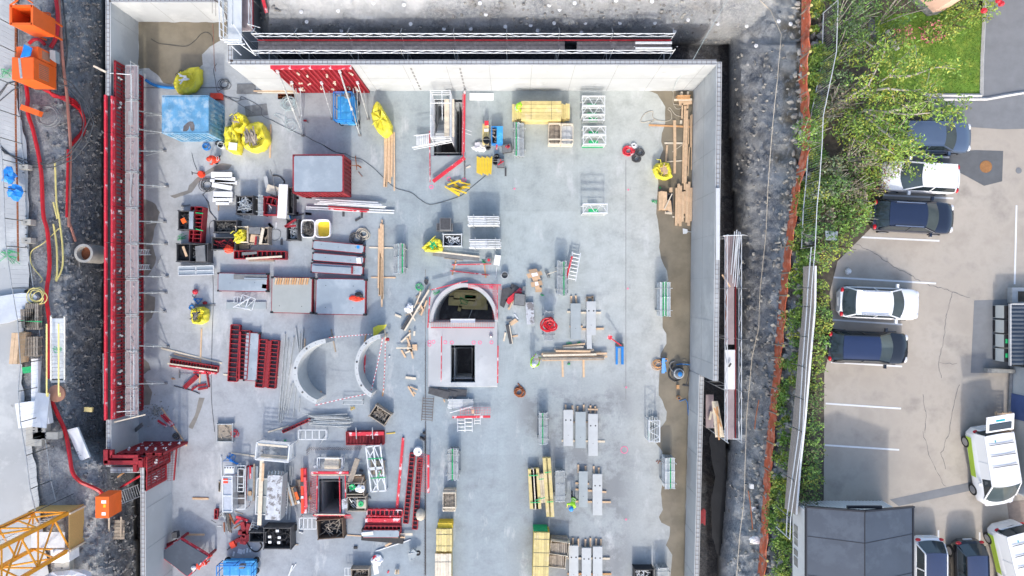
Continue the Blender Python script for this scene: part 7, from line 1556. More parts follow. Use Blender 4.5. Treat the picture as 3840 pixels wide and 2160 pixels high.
# ================= left strip, site edge =================
Q(0,0)
def hopper():
 z0=4;z1=7.0; a=W(115,65,z1);b=W(330,245,z1); c=(a+b)/2; sx=b.x-a.x;sy=a.y-b.y; w=MB();f=MB();i=MB();s=MB()
 for k in(-1,1): w.box((c.x+k*sx/2,c.y,z1-1),(.06,sy,2)).box((c.x,c.y+k*sy/2,z1-1),(sx,.06,2))
 for k in(-1,1): f.box((c.x+k*sx/2,c.y,z1+.03),(.14,sy+.1,.1)).box((c.x,c.y+k*sy/2,z1+.03),(sx,.14,.1))
 i.box((c.x,c.y,z1-1.6),(sx-.1,sy-.1,.1)); 
 for p,q in (((360,120),(500,135)),((500,135),(495,290)),((495,290),(345,240)),((420,150),(400,260))): s.bar(W(*p,5.2),W(*q,5.2),.1)
 for k in(-1,1):
  for l in(-1,1): s.bar((c.x+k*sx/2,c.y+l*sy/2,z1),(c.x+k*sx*.4,c.y+l*sy*.4,4.1),.09)
 s.bar(W(100,50,z1),W(180,0,z1+.5),.06).bar(W(330,30,z1),W(270,-10,z1+.5),.06)
 make('concrete_skip','orange open-topped concrete hopper with side frame, top left corner','hopper',[('wall',w,'orange'),('rim',f,'orange'),('bottom',i,'terracotta'),('stand',s,'orange')])
hopper()
def cab(x0,y0,x1,y1,z0,z1,label,extra=None,mat='orange'):
 a=W(x0,y0,z1);b=W(x1,y1,z1); c=(a+b)/2; sx=abs(b.x-a.x);sy=abs(a.y-b.y); m=MB().box((c.x,c.y,(z0+z1)/2),(sx,sy,z1-z0)); g=MB()
 for k in range(8): g.box((c.x+sx/2+.006,c.y+sy*(-.3+.6*k/7),(z0+z1)/2+.2),(.012,.06,(z1-z0)*.4))
 r=MB().box((c.x,c.y,z1+.01),(sx*.96,sy*.96,.02)); bs=MB().box((c.x,c.y,z0+.06),(sx+.06,sy+.06,.12)); tp=MB().bar((c.x-sx*.15,c.y+sy*.45,z1+.03),(c.x-sx*.05,c.y-sy*.45,z1+.03),.14,.02)
 return make('site_generator',label,'generator',[('housing',m,mat),('vent',g,'terracotta'),('lid',r,mat),('base_frame',bs,'dark'),('tape_strip',tp,'galv')])
cab(120,575,340,800,4.1,6.3,'bright orange generator cabinet with grey strip, largest on the left'); cab(165,468,385,590,4.1,5.9,'orange cabinet behind the generator, under the blue tarp'); make('blue_tarpaulin','small blue tarpaulin draped on the orange cabinets','tarpaulin',(MB().poly([(p.x,p.y) for p in Wl([(245,445),(320,480),(300,560),(205,578),(225,520)],6.4)],6.33,6.42),'bluetarp'))
plate([(500,500),(555,510),(560,630),(500,590)],5.0,'hcored','grey steel plate beside the orange cabinets',z0=4.6)
a=W(318,1115,4.6); make('orange_lamp_box','small tilted orange box with white base ring in the cable coil','box',(MB().box(a,(1.25,.35,.35),-.35),'orange'))
def gline(pts,r,mat,label,name='hose',cat='hose',dz=.12,n=6): 
 P=[]
 for (x,y) in pts: X=TX+x*TS;Y=TY+y*TS; P.append((x,y,hz(X,Y)+dz+r))
 return line(P,r,mat,label,name=name,cat=cat,n=n)
gline([(560,-20),(582,150),(572,350),(510,480)],.13,'redhose','thick red hose coming from the top edge'); gline([(290,440),(340,400),(400,400),(450,450)],.11,'redhose','short red hose arch above the orange cabinets')
for k in range(3): gline([(300+k*30,850),(400+k*25,880-k*15),(540,950+k*8),(700,1030-k*22),(800,1110-k*18),(850,1220),(845-k*12,1330),(790-k*15,1400),(720,1440+k*10)],.1,'redhose','thick red cable loop below the generator',name='power_cable',cat='cable').__setitem__('group','red cable loops below the generator')
gline([(262,850),(280,1000),(275,1050),(285,1160),(330,1300),(365,1449),(375,1500)],.13,'redhose','straight red hose left of the big cable coil'); coil(400,1220,3.2,3,.035,'cable','very large black cable coil below the generator',z=4.15,jit=.06); coil(490,1170,.7,3,.05,'greyboard','smaller grey hose coil inside the large one',z=4.2,jit=.1)
T()
gline([(220,-10),(228,120),(238,250),(250,350),(260,480),(264,560),(262,690),(258,830),(262,850)],.1,'pipe','long brown-pink steel pipe running down the left slope',name='steel_pipe',cat='pipe'); gline([(258,830),(272,870),(283,905)],.09,'pipe','lower bent end of the brown-pink pipe',name='steel_pipe',cat='pipe'); gline([(234,-10),(248,120),(252,200),(244,260)],.05,'cable','dark cable beside the brown-pink pipe',name='cable',cat='cable')
gline([(255,560),(252,700),(250,815)],.08,'redhose','short red hose beside the pipe'); gline([(137,540),(155,650),(162,800),(178,870),(186,990),(176,1080),(174,1120),(182,1180),(188,1250),(184,1420)],.13,'redhose','longest red hose running down the left strip'); gline([(190,1495),(215,1550),(245,1620),(260,1700),(272,1770),(300,1805),(330,1820),(372,1840),(388,1862)],.13,'redhose','red hose curving to the orange crane cabinet')
gline([(206,610),(208,660),(212,760),(222,820),(234,920),(234,1000),(210,1055)],.06,'yhose','yellow hose, right strand of the upper pair'); gline([(200,758),(208,790),(215,820)],.06,'yhose','short yellow hose stub'); gline([(200,840),(212,920),(214,1020),(208,1050)],.06,'yhose','yellow hose, lower left strand'); gline([(222,855),(165,910),(120,940),(115,980),(130,1010),(158,1045),(150,1060)],.03,'yhose','thin yellow hose looping out to the kerb')
gline([(60,-10),(60,400),(62,560),(66,700),(68,870),(70,980)],.08,'rust','rusty pipe laid along the left kerb',name='steel_pipe',cat='pipe')
p=W(317,950,3.3); p.z=hz(317,950)-.1; m=MB().ring(p,.46,.62,1.75,24); make('manhole_ring','upright concrete manhole pipe with orange debris inside','concrete pipe',[('pipe_wall',m,'concpipe'),('debris',MB().cyl(p+Vector((0,0,1.2)),.46,.05,16),'rust')],smooth=40)
c=W(215,1475,4.2); make('round_cover','round pinkish concrete cover on the slope edge','cover',(MB().cyl(c,.55,.12,24),'terracotta'),smooth=30)
T(0,1380,480)
def towerstair():
 T(0,1080,960); z=7.2; tr=MB();rl=MB();hr=MB();hk=MB()
 for k in range(16): y=325+k*38; a=W(520,y,4.6+.16*(16-k));b=W(645,y,4.6+.16*(16-k)); tr.bar(a,b,.22,.04)
 for x in (515,650): rl.bar(W(x,275,7.2),W(x,930,4.7),.06,.12)
 for x in (515,650): rl.tube(W(x,290,7.9),W(x,920,5.4),.03,5)
 rl.bar(W(515,940,4.7),W(660,940,4.7),.15,.05)
 for x in (470,590): hr.path([W(x,360,8),W(x,1080,6.2),W(x+6,1092,6.2),W(x+15,1090,6.2),W(x+16,1055,6.2)],.045,6)
 make('access_stair','aluminium access stair with two yellow handrails at the slope edge','stair',[('tread',tr,'galvw'),('stringer',rl,'galv'),('handrail',hr,'yhose')])
towerstair(); rope(575,620,.3,'green','green strap on the aluminium access stair',z=6.6)
Q(0,2)
def zpal(x0,y0,x1,y1,label,ang,n=7): 
 c,sx,sy=frame_of(x0,y0,x1,y1,4.7); t=MB();b=MB()
 for l in range(3):
  for k in range(n): t.box((sx*(-.5+(k+.5)/n),0,4.35+l*.16),(sx/n*.75,sy,.03))
  for u in(-.45,0,.45): b.box((0,u*sy,4.28+l*.16),(sx,.1,.1))
 m=Matrix.Translation((c.x,c.y,0))@Matrix.Rotation(R(ang),4,'Z'); t.xf(m);b.xf(m); make('wooden_pallet',label,'pallet',[('deck_board',t,'woodold'),('bearer',b,'woodold')])
zpal(205,210,350,400,'stack of pallets with green strap on the left kerb, upper and tilted',4); zpal(250,155,385,420,'pallet stack behind the tilted one on the left kerb',0); zpal(190,490,382,690,'stack of pallets below, beside the timber box on the left',0); PL(205,330,420,340,.06,'green','green strap over the upper pallet stack',z=4.8,name='strap',cat='strap')
stack(100,450,180,770,5.3,'pale printed timber box standing at the road edge',2,'wood',.02,4,z0=4.2,ang=-5)
P=[(-60,90),(60,70),(200,50),(330,60),(365,90),(340,140),(250,150),(230,220),(200,300),(60,350),(-60,370)]; q=[W(x,y,4.6) for x,y in P]; m=sheet(q,4.6,.15,5); m2=MB(); 
make('white_tarpaulin','large pale plastic tarpaulin spread over the road edge at left','tarpaulin',(MB().poly([(p.x,p.y) for p in q],4.25,4.5),'tarp')); coil(380,80,.45,4,.03,'yhose','pale yellow hose coil by the tarpaulin',z=4.5)
PL(225,830,330,815,.4,'green','flattened bright green sleeve on the left strip',z=4.25,t=.06,name='sleeve',cat='sleeve'); m=MB(); m.bar(W(360,710,4.4),W(360,1160,4.4),.45,.2)
make('white_box_beam','long white perforated box beam on the left kerb','beam',(m,'white')); make('roll','pale foil-covered parcel on the left kerb','parcel',(MB().box(W(345,1260,4.5),(2,1.6,.4),.15),'clothw')); make('silver_sheet','folded silver-blue sheet beside the parcel','sheet',(MB().box(W(415,1230,4.75),(.9,2.2,.05),-.1),'tarp'))
T(0,1380,480)
def block(x,y,w_,h_,label,an=0,z=4.1): make('concrete_block',label,'concrete block',[('block_body',MB().box(W(x,y,z+.5)-Vector((0,0,.25)),(w_,h_,.5),an),'concpipe'),('hole',(lambda m:[m.box(W(x,y+k*60,z+.5),(.12,.06,.02)) for k in(-1,0,1)] and m)(MB()),'black')])
block(680,1260,1.0,2.0,'long perforated concrete fence block at the left, lower'); block(835,1200,.5,1.4,'dark perforated fence block beside the long one',); block(910,1365,1.6,.45,'perforated fence block lying crosswise by the red hose')
Q(0,1)
block(235,230,.6,.3,'small grey fence foot with rail, upper left strip'); block(262,785,.6,.35,'perforated fence foot on the left kerb, middle'); block(262,970,.6,.35,'perforated fence foot on the left kerb, lower')
T()
def fence(pts,h,label,mat='galv',lean=(0,0),zb=4.15,step=.28,grid=True):
 for i,(a,b) in enumerate(zip(pts,pts[1:])):
  A=W(a[0],a[1],zb);B=W(b[0],b[1],zb); up=Vector((lean[0],lean[1],h)); m=MB().tube(A,A+up,.03,5).tube(B,B+up,.03,5).tube(A+up,B+up,.03,5).tube(A+up*.06,B+up*.06,.03,5); g=MB(); L=(B-A).length; n=int(L/step)
  if grid:
   for k in range(1,n): p=A.lerp(B,k/n); g.bar(p+up*.05,p+up,.008)
  make('fence_bay',label,'fence',[('tube_frame',m,mat),('mesh',g,mat)],'grey mesh fence bays along the left kerb')
fence([(75,20),(75,110),(76,205),(78,330),(80,440),(85,540),(95,620),(100,720),(103,830),(108,930),(130,1080),(150,1200),(160,1350),(152,1450),(160,1560),(180,1680),(195,1800),(215,1880)],2.0,'tall grey tube and mesh fence bay on the left kerb')
for (x,y,w_,l) in ((28,470,.8,'upper'),(40,545,1.0,'lower')): make('blue_tarpaulin','crumpled bright blue tarpaulin on the left fence, '+('upper' if y<500 else 'main')+' piece','tarpaulin',(MB().ball(W(35+(y-470)*.3,660+(y-470)*.8,5),(.42,.5,.2),10,6,.35,int(y)),'bluetarp'))
rope(15,272,.6,'green','bright green strap bundle at the left edge',4,z=4.4)
for x,y in ((45,938),(48,960)): PL(x-15,y,x+10,y+6,.06,'green','green strap on the fence lower left',z=4.4,name='strap',cat='strap',group='green straps on the left fence')
rope(40,970,.8,'green','loose green strap loops on the left road',4,z=4.3)
p=[W(x,y,hz(290,1660)+.5) for x,y in [(251,1612),(290,1602),(337,1715),(301,1729)]]; zz=hz(290,1660)+.35; make('insulation_board','bright white board lying askew on the left slope','board',(MB().poly([(q.x,q.y) for q in p],zz,zz+.15),'white'))
TU(448,1830,527,1783,.08,'redtop','dark red bar in the trench below the corner formwork',z=1.2,name='steel_bar',cat='bar') ; PL(440,1790,503,1745,.1,'woodr','reddish plank in the trench by the corner formwork',z=2.2); ladder(405,1885,525,1838,.8,3.6,2.2,'galv','aluminium ladder reaching from the crane base over the trench',14,.04,'ladder')
PL(350,247,396,270,.13,'woodpale','pale plank end resting on the left wall top',z=3.4); PL(315,1535,345,1537,.3,'ywood','yellow foam block on the slope near the formwork end',z=3.2,t=.15,name='foam_block',cat='block')
TU(387,1325,388,1515,.03,'galv','thin dark rail standing in the left trench',z=2.6,name='tube_railing',cat='guard rail')
PL(422,1585,545,1555,.08,'woodpale','thin pale lath resting over the left wall end',z=2.9); PL(505,1615,535,1590,.25,'greyboard','dark board leaning at the lower left wall end',z=.3,z1=1.4)
def crane():
 T(); xb=W(352,1875,2.4); z0=2.0; x1=xb.x; y1=xb.y; s=2.35; x0=x1-s; y0=y1-s; zt=33
 cn=[(x0,y0),(x1,y0),(x1,y1),(x0,y1)]; ch=MB();dg=MB();ld=MB()
 for x,y in cn: ch.box((x,y,(z0+zt)/2),(.2,.2,zt-z0))
 n=int((zt-z0)/1.45)
 for k in range(n):
  za,zb=z0+1.45*k,z0+1.45*(k+1)
  for i in range(4):
   a=cn[i];b=cn[(i+1)%4]
   if k%2: a,b=b,a
   dg.tube((*a,za),(*b,zb),.06,6)
   if k%2==0: dg.tube((*cn[i],za),(*cn[(i+1)%4],za),.055,6)
 for k in range(int((zt-z0)/.3)): z=z0+.3*k; ld.bar((x0+.7,y0+1.9,z),(x0+1.2,y0+1.9,z),.03)
 for x in(.7,1.2): ld.bar((x0+x,y0+1.9,z0),(x0+x,y0+1.9,zt),.04)
 for k in range(5): z=5.2+k*5.8; ld.box((x0+s/2,y0+.7,z),(s*.9,1.0,.04))
 ob=MB(); h0,h1=2.2,5.2
 for (ax,ay),(bx,by) in (((x1+.14,y0-.1),(x1+.14,y1+.16)),((x0-.1,y1+.14),(x1+.1,y1+.14))): ob.bar((ax,ay,(h0+h1)/2),(bx,by,(h0+h1)/2),.03,h1-h0)
 st=MB().box((x1+.2,y1-.0,(h0+h1)/2),(.1,.1,h1-h0)).box((x1+.2,y0+.0,(h0+h1)/2),(.1,.1,h1-h0)).box((x1+.2,(y0+y1)/2,h0),(.1,s,.1))
 pl=MB(); 
 for k in range(6): pl.box((x1+.9+.0*k,y0-.3+.22*k,2.1),(2.0,.2,.05))
 for k in(0,1): pl.bar((x1+.9+.8*k,y0-.2,2.2),(x1+1.5+.8*k,y0+1.5,3.2),.1,.05)
 for i in range(4): pl.bar((x1-.3,y1+.7+.25*i,2.3),(x0-.5,y1+.6+.25*i,2.3),.12,.06)
 make('tower_crane_mast','yellow-orange tower crane mast with a plywood-clad base at lower left','crane',[('chord',ch,'crane'),('diagonal',dg,'crane'),('climbing_ladder',ld,'galvw'),('plywood_cladding',ob,'osb'),('cladding_stud',st,'woodpale'),('timber_platform',pl,'woodold')])
 z=5.3; c=W(383,1903,z); m=MB().box((c.x,c.y,z-.7),(.85,1.35,1.4)); d=MB().box((c.x+.1,c.y+.35,z+.004),(.3,.2,.01)).box((c.x+.1,c.y-.4,z+.004),(.25,.2,.01)); e=MB().box((c.x+.15,c.y+.1,z+.005),(.15,.2,.012))
 make('crane_cabinet','orange electrical cabinet with white labels and a yellow warning sign','cabinet',[('cabinet_body',m,'orangered' if 0 else 'orange'),('label_sticker',d,'white'),('warning_sign',e,'yellow')])
 make('crane_cable','thin black steel cable running diagonally over the crane mast','cable',(MB().tube((x1+.3,y1+1.2,5.0),(x1-14,y1-5.5,30),.025,5),'black'))
crane()
T(); zz=3.95
m=MB().box(W(228,1868,zz+.6),(1.6,1.0,1.2)); make('white_bundle','stack of white plastic bags below the crane mast','bags',[('bag_layer',MB().box(W(225,2085,5.2)-Vector((0,0,.5)),(1.15,.8,1.0),.05),'clothw')] and (MB().box(W(225,2085,5.2)-Vector((0,0,.5)),(1.15,.8,1.0),.05).ball(W(225,2085,5.25),(.6,.42,.1),10,6,.2),'clothw'))
block(232,2130,.95,.8,'square concrete block below the white bags') ; make('blue_white_tarp','blue and white tarpaulin heap at the bottom left edge','tarpaulin',(MB().ball(W(255,2165,4.6),(1.3,.5,.3),14,6,.35,3),'tarp'))
# ================= EAST SIDE =================
T(); G=8.0
M('asphalt',(.41,.36,.3),.85,0,.1,.5,(.47,.42,.355),(.45,.65),.25,bump=.4,bs=60,c3=(.3,.265,.225),t3=(.52,.7),s3=.5)
M('asphaltgrey',(.2,.205,.21),.85,0,.1,1.5,bump=.4,bs=60); M('asphaltdark',(.12,.125,.13),.85,0,.12,2,bump=.3,bs=60)
struct('car_park',sheet([W(x,y,G) for x,y in [(3060,452),(4400,440),(4400,2700),(3000,2700),(3040,1500),(3085,900)]],G),'asphalt')
struct('driveway',sheet([W(x,y,G+.012) for x,y in [(3430,470),(3660,478),(3760,485),(4400,470),(4400,350),(4400,-600),(3686,-600),(3690,60),(3682,352),(3460,355),(3300,350),(3200,430)]],G+.012),'asphaltgrey')
struct('garden_soil',sheet([W(x,y,G-.02) for x,y in [(3040,-500),(3500,-500),(3500,400),(3420,560),(3320,700),(3280,840),(3140,980),(3110,1100),(3125,1250),(3090,1400),(3088,1880),(2990,1900),(3030,1100),(3070,700),(3100,200)]],G+.016),'soil')
struct('lawn',sheet([W(x,y,G+.03) for x,y in [(3280,60),(3500,40),(3684,40),(3680,350),(3400,352),(3300,330)]],G+.03),'grassbase')
g=MB()
for k in range(9000):
 x=U(3300,3682);y=U(50,350); p=W(x,y,G+.03); a=U(0,PI); g.quad(p,p+Vector((math.cos(a)*.03,math.sin(a)*.03,0)),p+Vector((U(-.03,.03),U(-.03,.03),U(.04,.09))))
tag(mesh_obj('lawn_grass',g,'grassblade'),kind='stuff')
struct('pavement',sheet([W(x,y,G+.02) for x,y in [(3260,60),(3330,110),(3365,190),(3340,200),(3290,160),(3255,110)]],G+.024),'asphaltdark')
for a,l in ((((3692,-50),(3691,70),(3684,210),(3681,358)),'long pale kerb on the right side of the lawn'),(((3681,358),(3540,357),(3455,355)),'pale kerb along the lower side of the lawn')): make('kerb',l,'kerb',(MB().path([W(x,y,G+.06) for x,y in a],.11,4),'kerb'))
make('kerb','grey stone kerb curving from the lawn to the right edge','kerb',(MB().path([W(x,y,G+.05) for x,y in((3470,372),(3600,372),(3700,371),(3770,358),(3850,345),(4000,330))],.1,4),'kerb')); make('kerb','short white edging stone left of the pink flowers','kerb',(MB().bar(W(3325,115,G+.1),W(3366,187,G+.1),.2,.2),'kerb'))
struct('asphalt_patch',sheet([W(x,y,G) for x,y in [(3480,573),(3660,563),(3762,566),(3758,680),(3690,697),(3600,648),(3480,620)]],G+.006),'asphaltdark'); struct('asphalt_patch',sheet([W(x,y,G) for x,y in [(3653,1127),(3780,1122),(3800,1400),(3640,1398)]],G+.006),'asphaltgrey'); struct('asphalt_patch',sheet([W(x,y,G) for x,y in [(3336,1873),(3640,1808),(3640,1840),(3370,1898)]],G+.006),'asphaltgrey')
struct('brick_paving',sheet([W(x,y,G) for x,y in [(3775,1880),(3900,1870),(3900,2100),(3790,2000)]],G+.006),'brick')
mk=MB()
for a in ((3418,584,3560,590),(3296,731,3575,744),(3220,889,3523,903),(3078,886,3145,884),(3108,1039,3510,1063),(3120,1199,3384,1217),(3116,1358,3383,1374),(3096,1513,3379,1532),(3093,1669,3372,1687)): mk.bar(W(a[0],a[1],G+.008),W(a[2],a[3],G+.008),.1,.006)
for a in ((3812,770,3805,1066),(3519,1988,3519,2030),(3674,1996,3674,2035)): mk.bar(W(a[0],a[1],G+.008),W(a[2],a[3],G+.008),.1,.006)
struct('road_marking',mk,'whitepaint')
cr=MB()
for pl in ([(3200,910),(3270,945),(3330,985),(3400,1025),(3470,1065),(3530,1080),(3590,1100),(3650,1120)],[(3570,1095),(3560,1150),(3545,1200),(3540,1270),(3520,1350),(3530,1430)],[(3520,1360),(3600,1367)],[(3600,1440),(3580,1500),(3560,1620),(3530,1700),(3550,1770)],[(3460,1620),(3490,1720),(3530,1800),(3550,1830)],[(3460,1480),(3475,1560),(3465,1640)]):
 P=[]
 for (a,b),(c,d) in zip(pl,pl[1:]):
  for k in range(6): t=k/6; P.append(W(a+(c-a)*t+U(-3,3),b+(d-b)*t+U(-3,3),G+.006))
 for p,q in zip(P,P[1:]): cr.bar(p,q,U(.01,.03),.004)
struct('asphalt_crack',cr,'asphaltdark')
m=MB().cyl(W(3697,625,G+.007),.36,.012,24); make('manhole_cover','rusty orange round manhole cover on the dark asphalt patch','manhole cover',(m,'manhole')); make('drain_cover','small grey drain cover at the right car park edge','drain cover',(MB().cyl(W(3820,640,G+.005),.18,.012,16),'asphaltgrey'))
make('white_stone','white rounded stone standing in an empty parking bay','stone',(MB().ball(W(3183,1018,G+.2)-Vector((0,0,.1)),(.17,.2,.22),9,6,.12),'white'))
def car(px,py,ang,paint,label,L=4.6,Wd=1.85,hb=.95,hr=1.55,kind='suv',roof=None,rails=None,stripe=None,logo=False,hatch=False,name='parked_car'):
 c=W(px,py,G+.8); Mx=Matrix.Translation((c.x,c.y,G+.008))@Matrix.Rotation(R(ang),4,'Z'); n=18; B=MB(); van=kind=='van'
 def zt(u):
  if van: return hb+.12-(max(0,u-.84)/.16)**1.3*.35
  return hb+.03-max(0,.1-u)*1.2-max(0,u-.72)*.75-(max(0,u-.93)/.07)**2*.12
 rows=[]
 for i in range(n+1):
  u=i/n; e=abs(2*u-1); w=Wd/2*(1-.05*e**4-.32*max(0,(e-.82)/.18)**2.4); z=zt(u); x=(u-.5)*L; zb=.25+.12*max(0,(e-.85)/.15)
  S_=[(.9,zb),(1,zb+.18),(1,.62),(.985,z-.16),(.93,z-.05),(.8,z-.005),(.45,z+.02),(0,z+.03)]
  rows.append([(x,-w*a,b) for a,b in S_]+[(x,w*a,b) for a,b in S_[-2::-1]])
 k=len(rows[0]); vs=[p for r in rows for p in r]; fs=[(i*k+j,(i+1)*k+j,(i+1)*k+j+1,i*k+j+1) for i in range(n) for j in range(k-1)]+[tuple(range(k)),tuple(reversed(range(n*k,(n+1)*k)))]
 B.add(vs,fs)
 if van: g0,g1,r0,r1=.02,.9,.045,.68; wb,wr=.94,.84
 elif kind=='hatch': g0,g1,r0,r1=.05,.76,.16,.55; wb,wr=.9,.7
 else: g0,g1,r0,r1=.04,.75,.13,.56; wb,wr=.91,.73
 X=lambda u:(u-.5)*L; hw=Wd/2; zB=hb-.02
 def edge(u,w,z,bul,m=8,s=1): return [(X(u)+s*bul*(1-(2*j/m-1)**2),-hw*w*(1-2*j/m),z) for j in range(m+1)]
 def strip(a,b,t=.0): q=MB(); m=len(a); q.add(a+b,[(j,j+1,m+j+1,m+j) for j in range(m-1)]); return q
 wsl=edge(g1,wb*.93,zB+.0,.22); wsu=edge(r1,wr,hr-.04,.1); ws=strip(wsl,wsu)
 rwl=edge(g0,wb*.9,zB,.1,s=-1); rwu=edge(r0,wr,hr-.05,.05,s=-1); rw=strip(rwu,rwl)
 roofM=MB(); nn=8; rr=[]
 for i in range(nn+1):
  u=r0+(r1-r0)*i/nn; bul=(.1 if i==nn else -.05 if i==0 else 0); rr+=[(X(u)+bul*(1-(2*j/8-1)**2),-hw*(wr+.015)*(1-2*j/8),hr-.05+.05*(1-(2*j/8-1)**4)*(1-.3*abs(2*i/nn-1)**3)) for j in range(9)]
 roofM.add(rr,[(i*9+j,i*9+j+1,(i+1)*9+j+1,(i+1)*9+j)[::-1] for i in range(nn) for j in range(8)])
 sw=[];pil=MB(); parts=[('body',B,paint)]
 for s in(-1,1):
  q=MB(); a=(X(g0)+.1,s*hw*wb,zB);b=(X(g1)-.02,s*hw*wb,zB);c_=(X(r1),s*hw*wr,hr-.06);d=(X(r0),s*hw*wr,hr-.06)
  q.quad(*( (a,b,c_,d) if s<0 else (d,c_,b,a))); sw.append(q)
  for p_,q_ in ((a,d),(b,c_),((X(.4),s*hw*wb,zB),(X(.4),s*hw*wr,hr-.06))): pil.bar(Vector(p_),Vector(q_),.07,.05)
  pil.bar(Vector(d),Vector(c_),.06,.06)
  if van: pil.quad(*[Vector(p)+Vector((0,s*.012,0)) for p in ((X(g0)+.1,s*hw*wb,zB),(X(.62),s*hw*wb,zB),(X(.6),s*hw*wr,hr-.06),(X(r0),s*hw*wr,hr-.06))][::(1 if s<0 else -1)])
 parts+=[('roof',roofM,roof or paint),('pillar',pil,paint),('windscreen',ws,'glassb'),('rear_window',rw,'glass')]+[('side_window',q,'glass') for q in sw]
 for s in(-1,1):
  for u in(.18,.81):
   y=s*(hw-.1); t=MB(); r=MB(); nv=18
   for q,ra,ya,yb in ((t,.34,y-.12,y+.115),(r,.23,y-s*.02,y+s*.128)):
    A_=[(X(u)+ra*math.cos(2*PI*i/nv),ya,.34+ra*math.sin(2*PI*i/nv)) for i in range(nv)]; Bq=[(a_[0],yb,a_[2]) for a_ in A_]; q.add(A_+Bq,[(i,(i+1)%nv,nv+(i+1)%nv,nv+i) for i in range(nv)]+[tuple(range(nv)),tuple(range(nv,2*nv))])
   parts.append(('wheel',t,'tyre',[('rim',r,'rim')]))
  parts.append(('door_mirror',MB().box((X(.68),s*(hw+.1),hb+.08),(.14,.22,.13)),paint))
  parts.append(('headlight',MB().ball((X(.965),s*hw*.66,zt(.95)-.1),(.14,.2,.07),8,5),'lamp'))
  parts.append(('taillight',MB().ball((X(.025),s*hw*.74,hb-.12),(.1,.17,.1),8,5),'lampred'))
  if rails: parts.append(('roof_rail',MB().bar((X(r0+.06),s*hw*(wr-.02),hr+.03),(X(r1-.03),s*hw*(wr-.02),hr+.03),.045,.04),rails))
  if stripe: parts.append(('side_stripe',MB().bar((X(.1),s*(hw+.004),.7),(X(.62),s*(hw+.004),.62),.012,.42),stripe))
 parts.append(('number_plate',MB().box((X(0)-.02,0,.6),(.03,.5,.12)),'white'))
 if logo:
  for k in range(7): parts.append(('lettering',MB().box((X(.12+.0)+.0,-.3+.1*k,hr+.006),(.12,.06,.006)),'teal')) if k==0 else None
  bars=MB()
  for u in(.16,.3,.44): bars.bar((X(u),-hw*.72,hr+.05),(X(u),hw*.72,hr+.05),.03,.03)
  parts.append(('roof_bar',bars,'blackm'))
 if hatch:
  h=MB().bar((X(0)-.02,0,hr+.05),(X(0)-.95,0,hr+.3),1.55,.05); g_=MB().bar((X(0)-.12,0,hr+.1),(X(0)-.5,0,hr+.22),1.25,.05); parts.append(('tailgate',h,paint,[('tailgate_window',g_,'glass'),('lettering',MB().bar((X(0)-.66,-.25,hr+.26),(X(0)-.66,.25,hr+.26),.1,.02),'teal')]))
 elif logo: parts.append(('lettering',MB().box((X(0)+.12,0,hb+.16),(.05,.5,.06)),'teal'))
 if roof:
  parts.append(('roof_edge',MB().bar((X(r0)+.05,-hw*wr,hr-.03),(X(r1),-hw*wr,hr-.03),.05,.05).bar((X(r0)+.05,hw*wr,hr-.03),(X(r1),hw*wr,hr-.03),.05,.05),paint))
 parts=[p for p in parts if p]
 for p in parts:
  p[1].xf(Mx)
  if len(p)>3:
   for q in p[3]: q[1].xf(Mx)
 return make(name,label,'van' if van else 'car',parts,'parked vehicles',smooth=35)
car(3494,512,-1,'paintblue','blue-grey car with pale side trim half under the yellow-green tree',4.7)
car(3452,664,177,'paintwhite','white car parked nose to the hedge beside the manhole patch',4.4,1.8,.98,1.6,'suv')
car(3426,812,-3,'paintnavy','dark navy car with silver roof rails below the first white car',4.75,1.9,.98,1.58,'suv','roofnavy','chrome')
car(3298,1137,-2.5,'paintwhite','white car facing right in the middle row, beside two empty bays above',4.65,1.86,.98,1.62,'suv',None,'chrome')
car(3257,1303,-2,'paintblack','glossy black car with blue reflecting roof below the middle white car',4.7,1.9,.95,1.5,'suv','roofblueglass')
car(3716,1745,-81,'paintwhite','white and lime van with open tailgate and three roof bars',4.5,1.95,1.15,1.95,'van',None,None,'paintlime',True,True,'parked_van')
car(3484,2152,-90,'paintwhite','white hatchback with blue glass roof beside the dark-roofed shed',4.2,1.78,.95,1.52,'hatch','roofblueglass')
car(3640,2160,-88,'paintblack','black small car with red tail lamps at the bottom edge',4.1,1.78,.95,1.5,'hatch','roofblueglass')
car(3808,2105,-76,'paintwhite','white and lime van cut by the bottom right corner',4.5,1.95,1.15,1.95,'van',None,None,'paintlime',True,False,'parked_van')
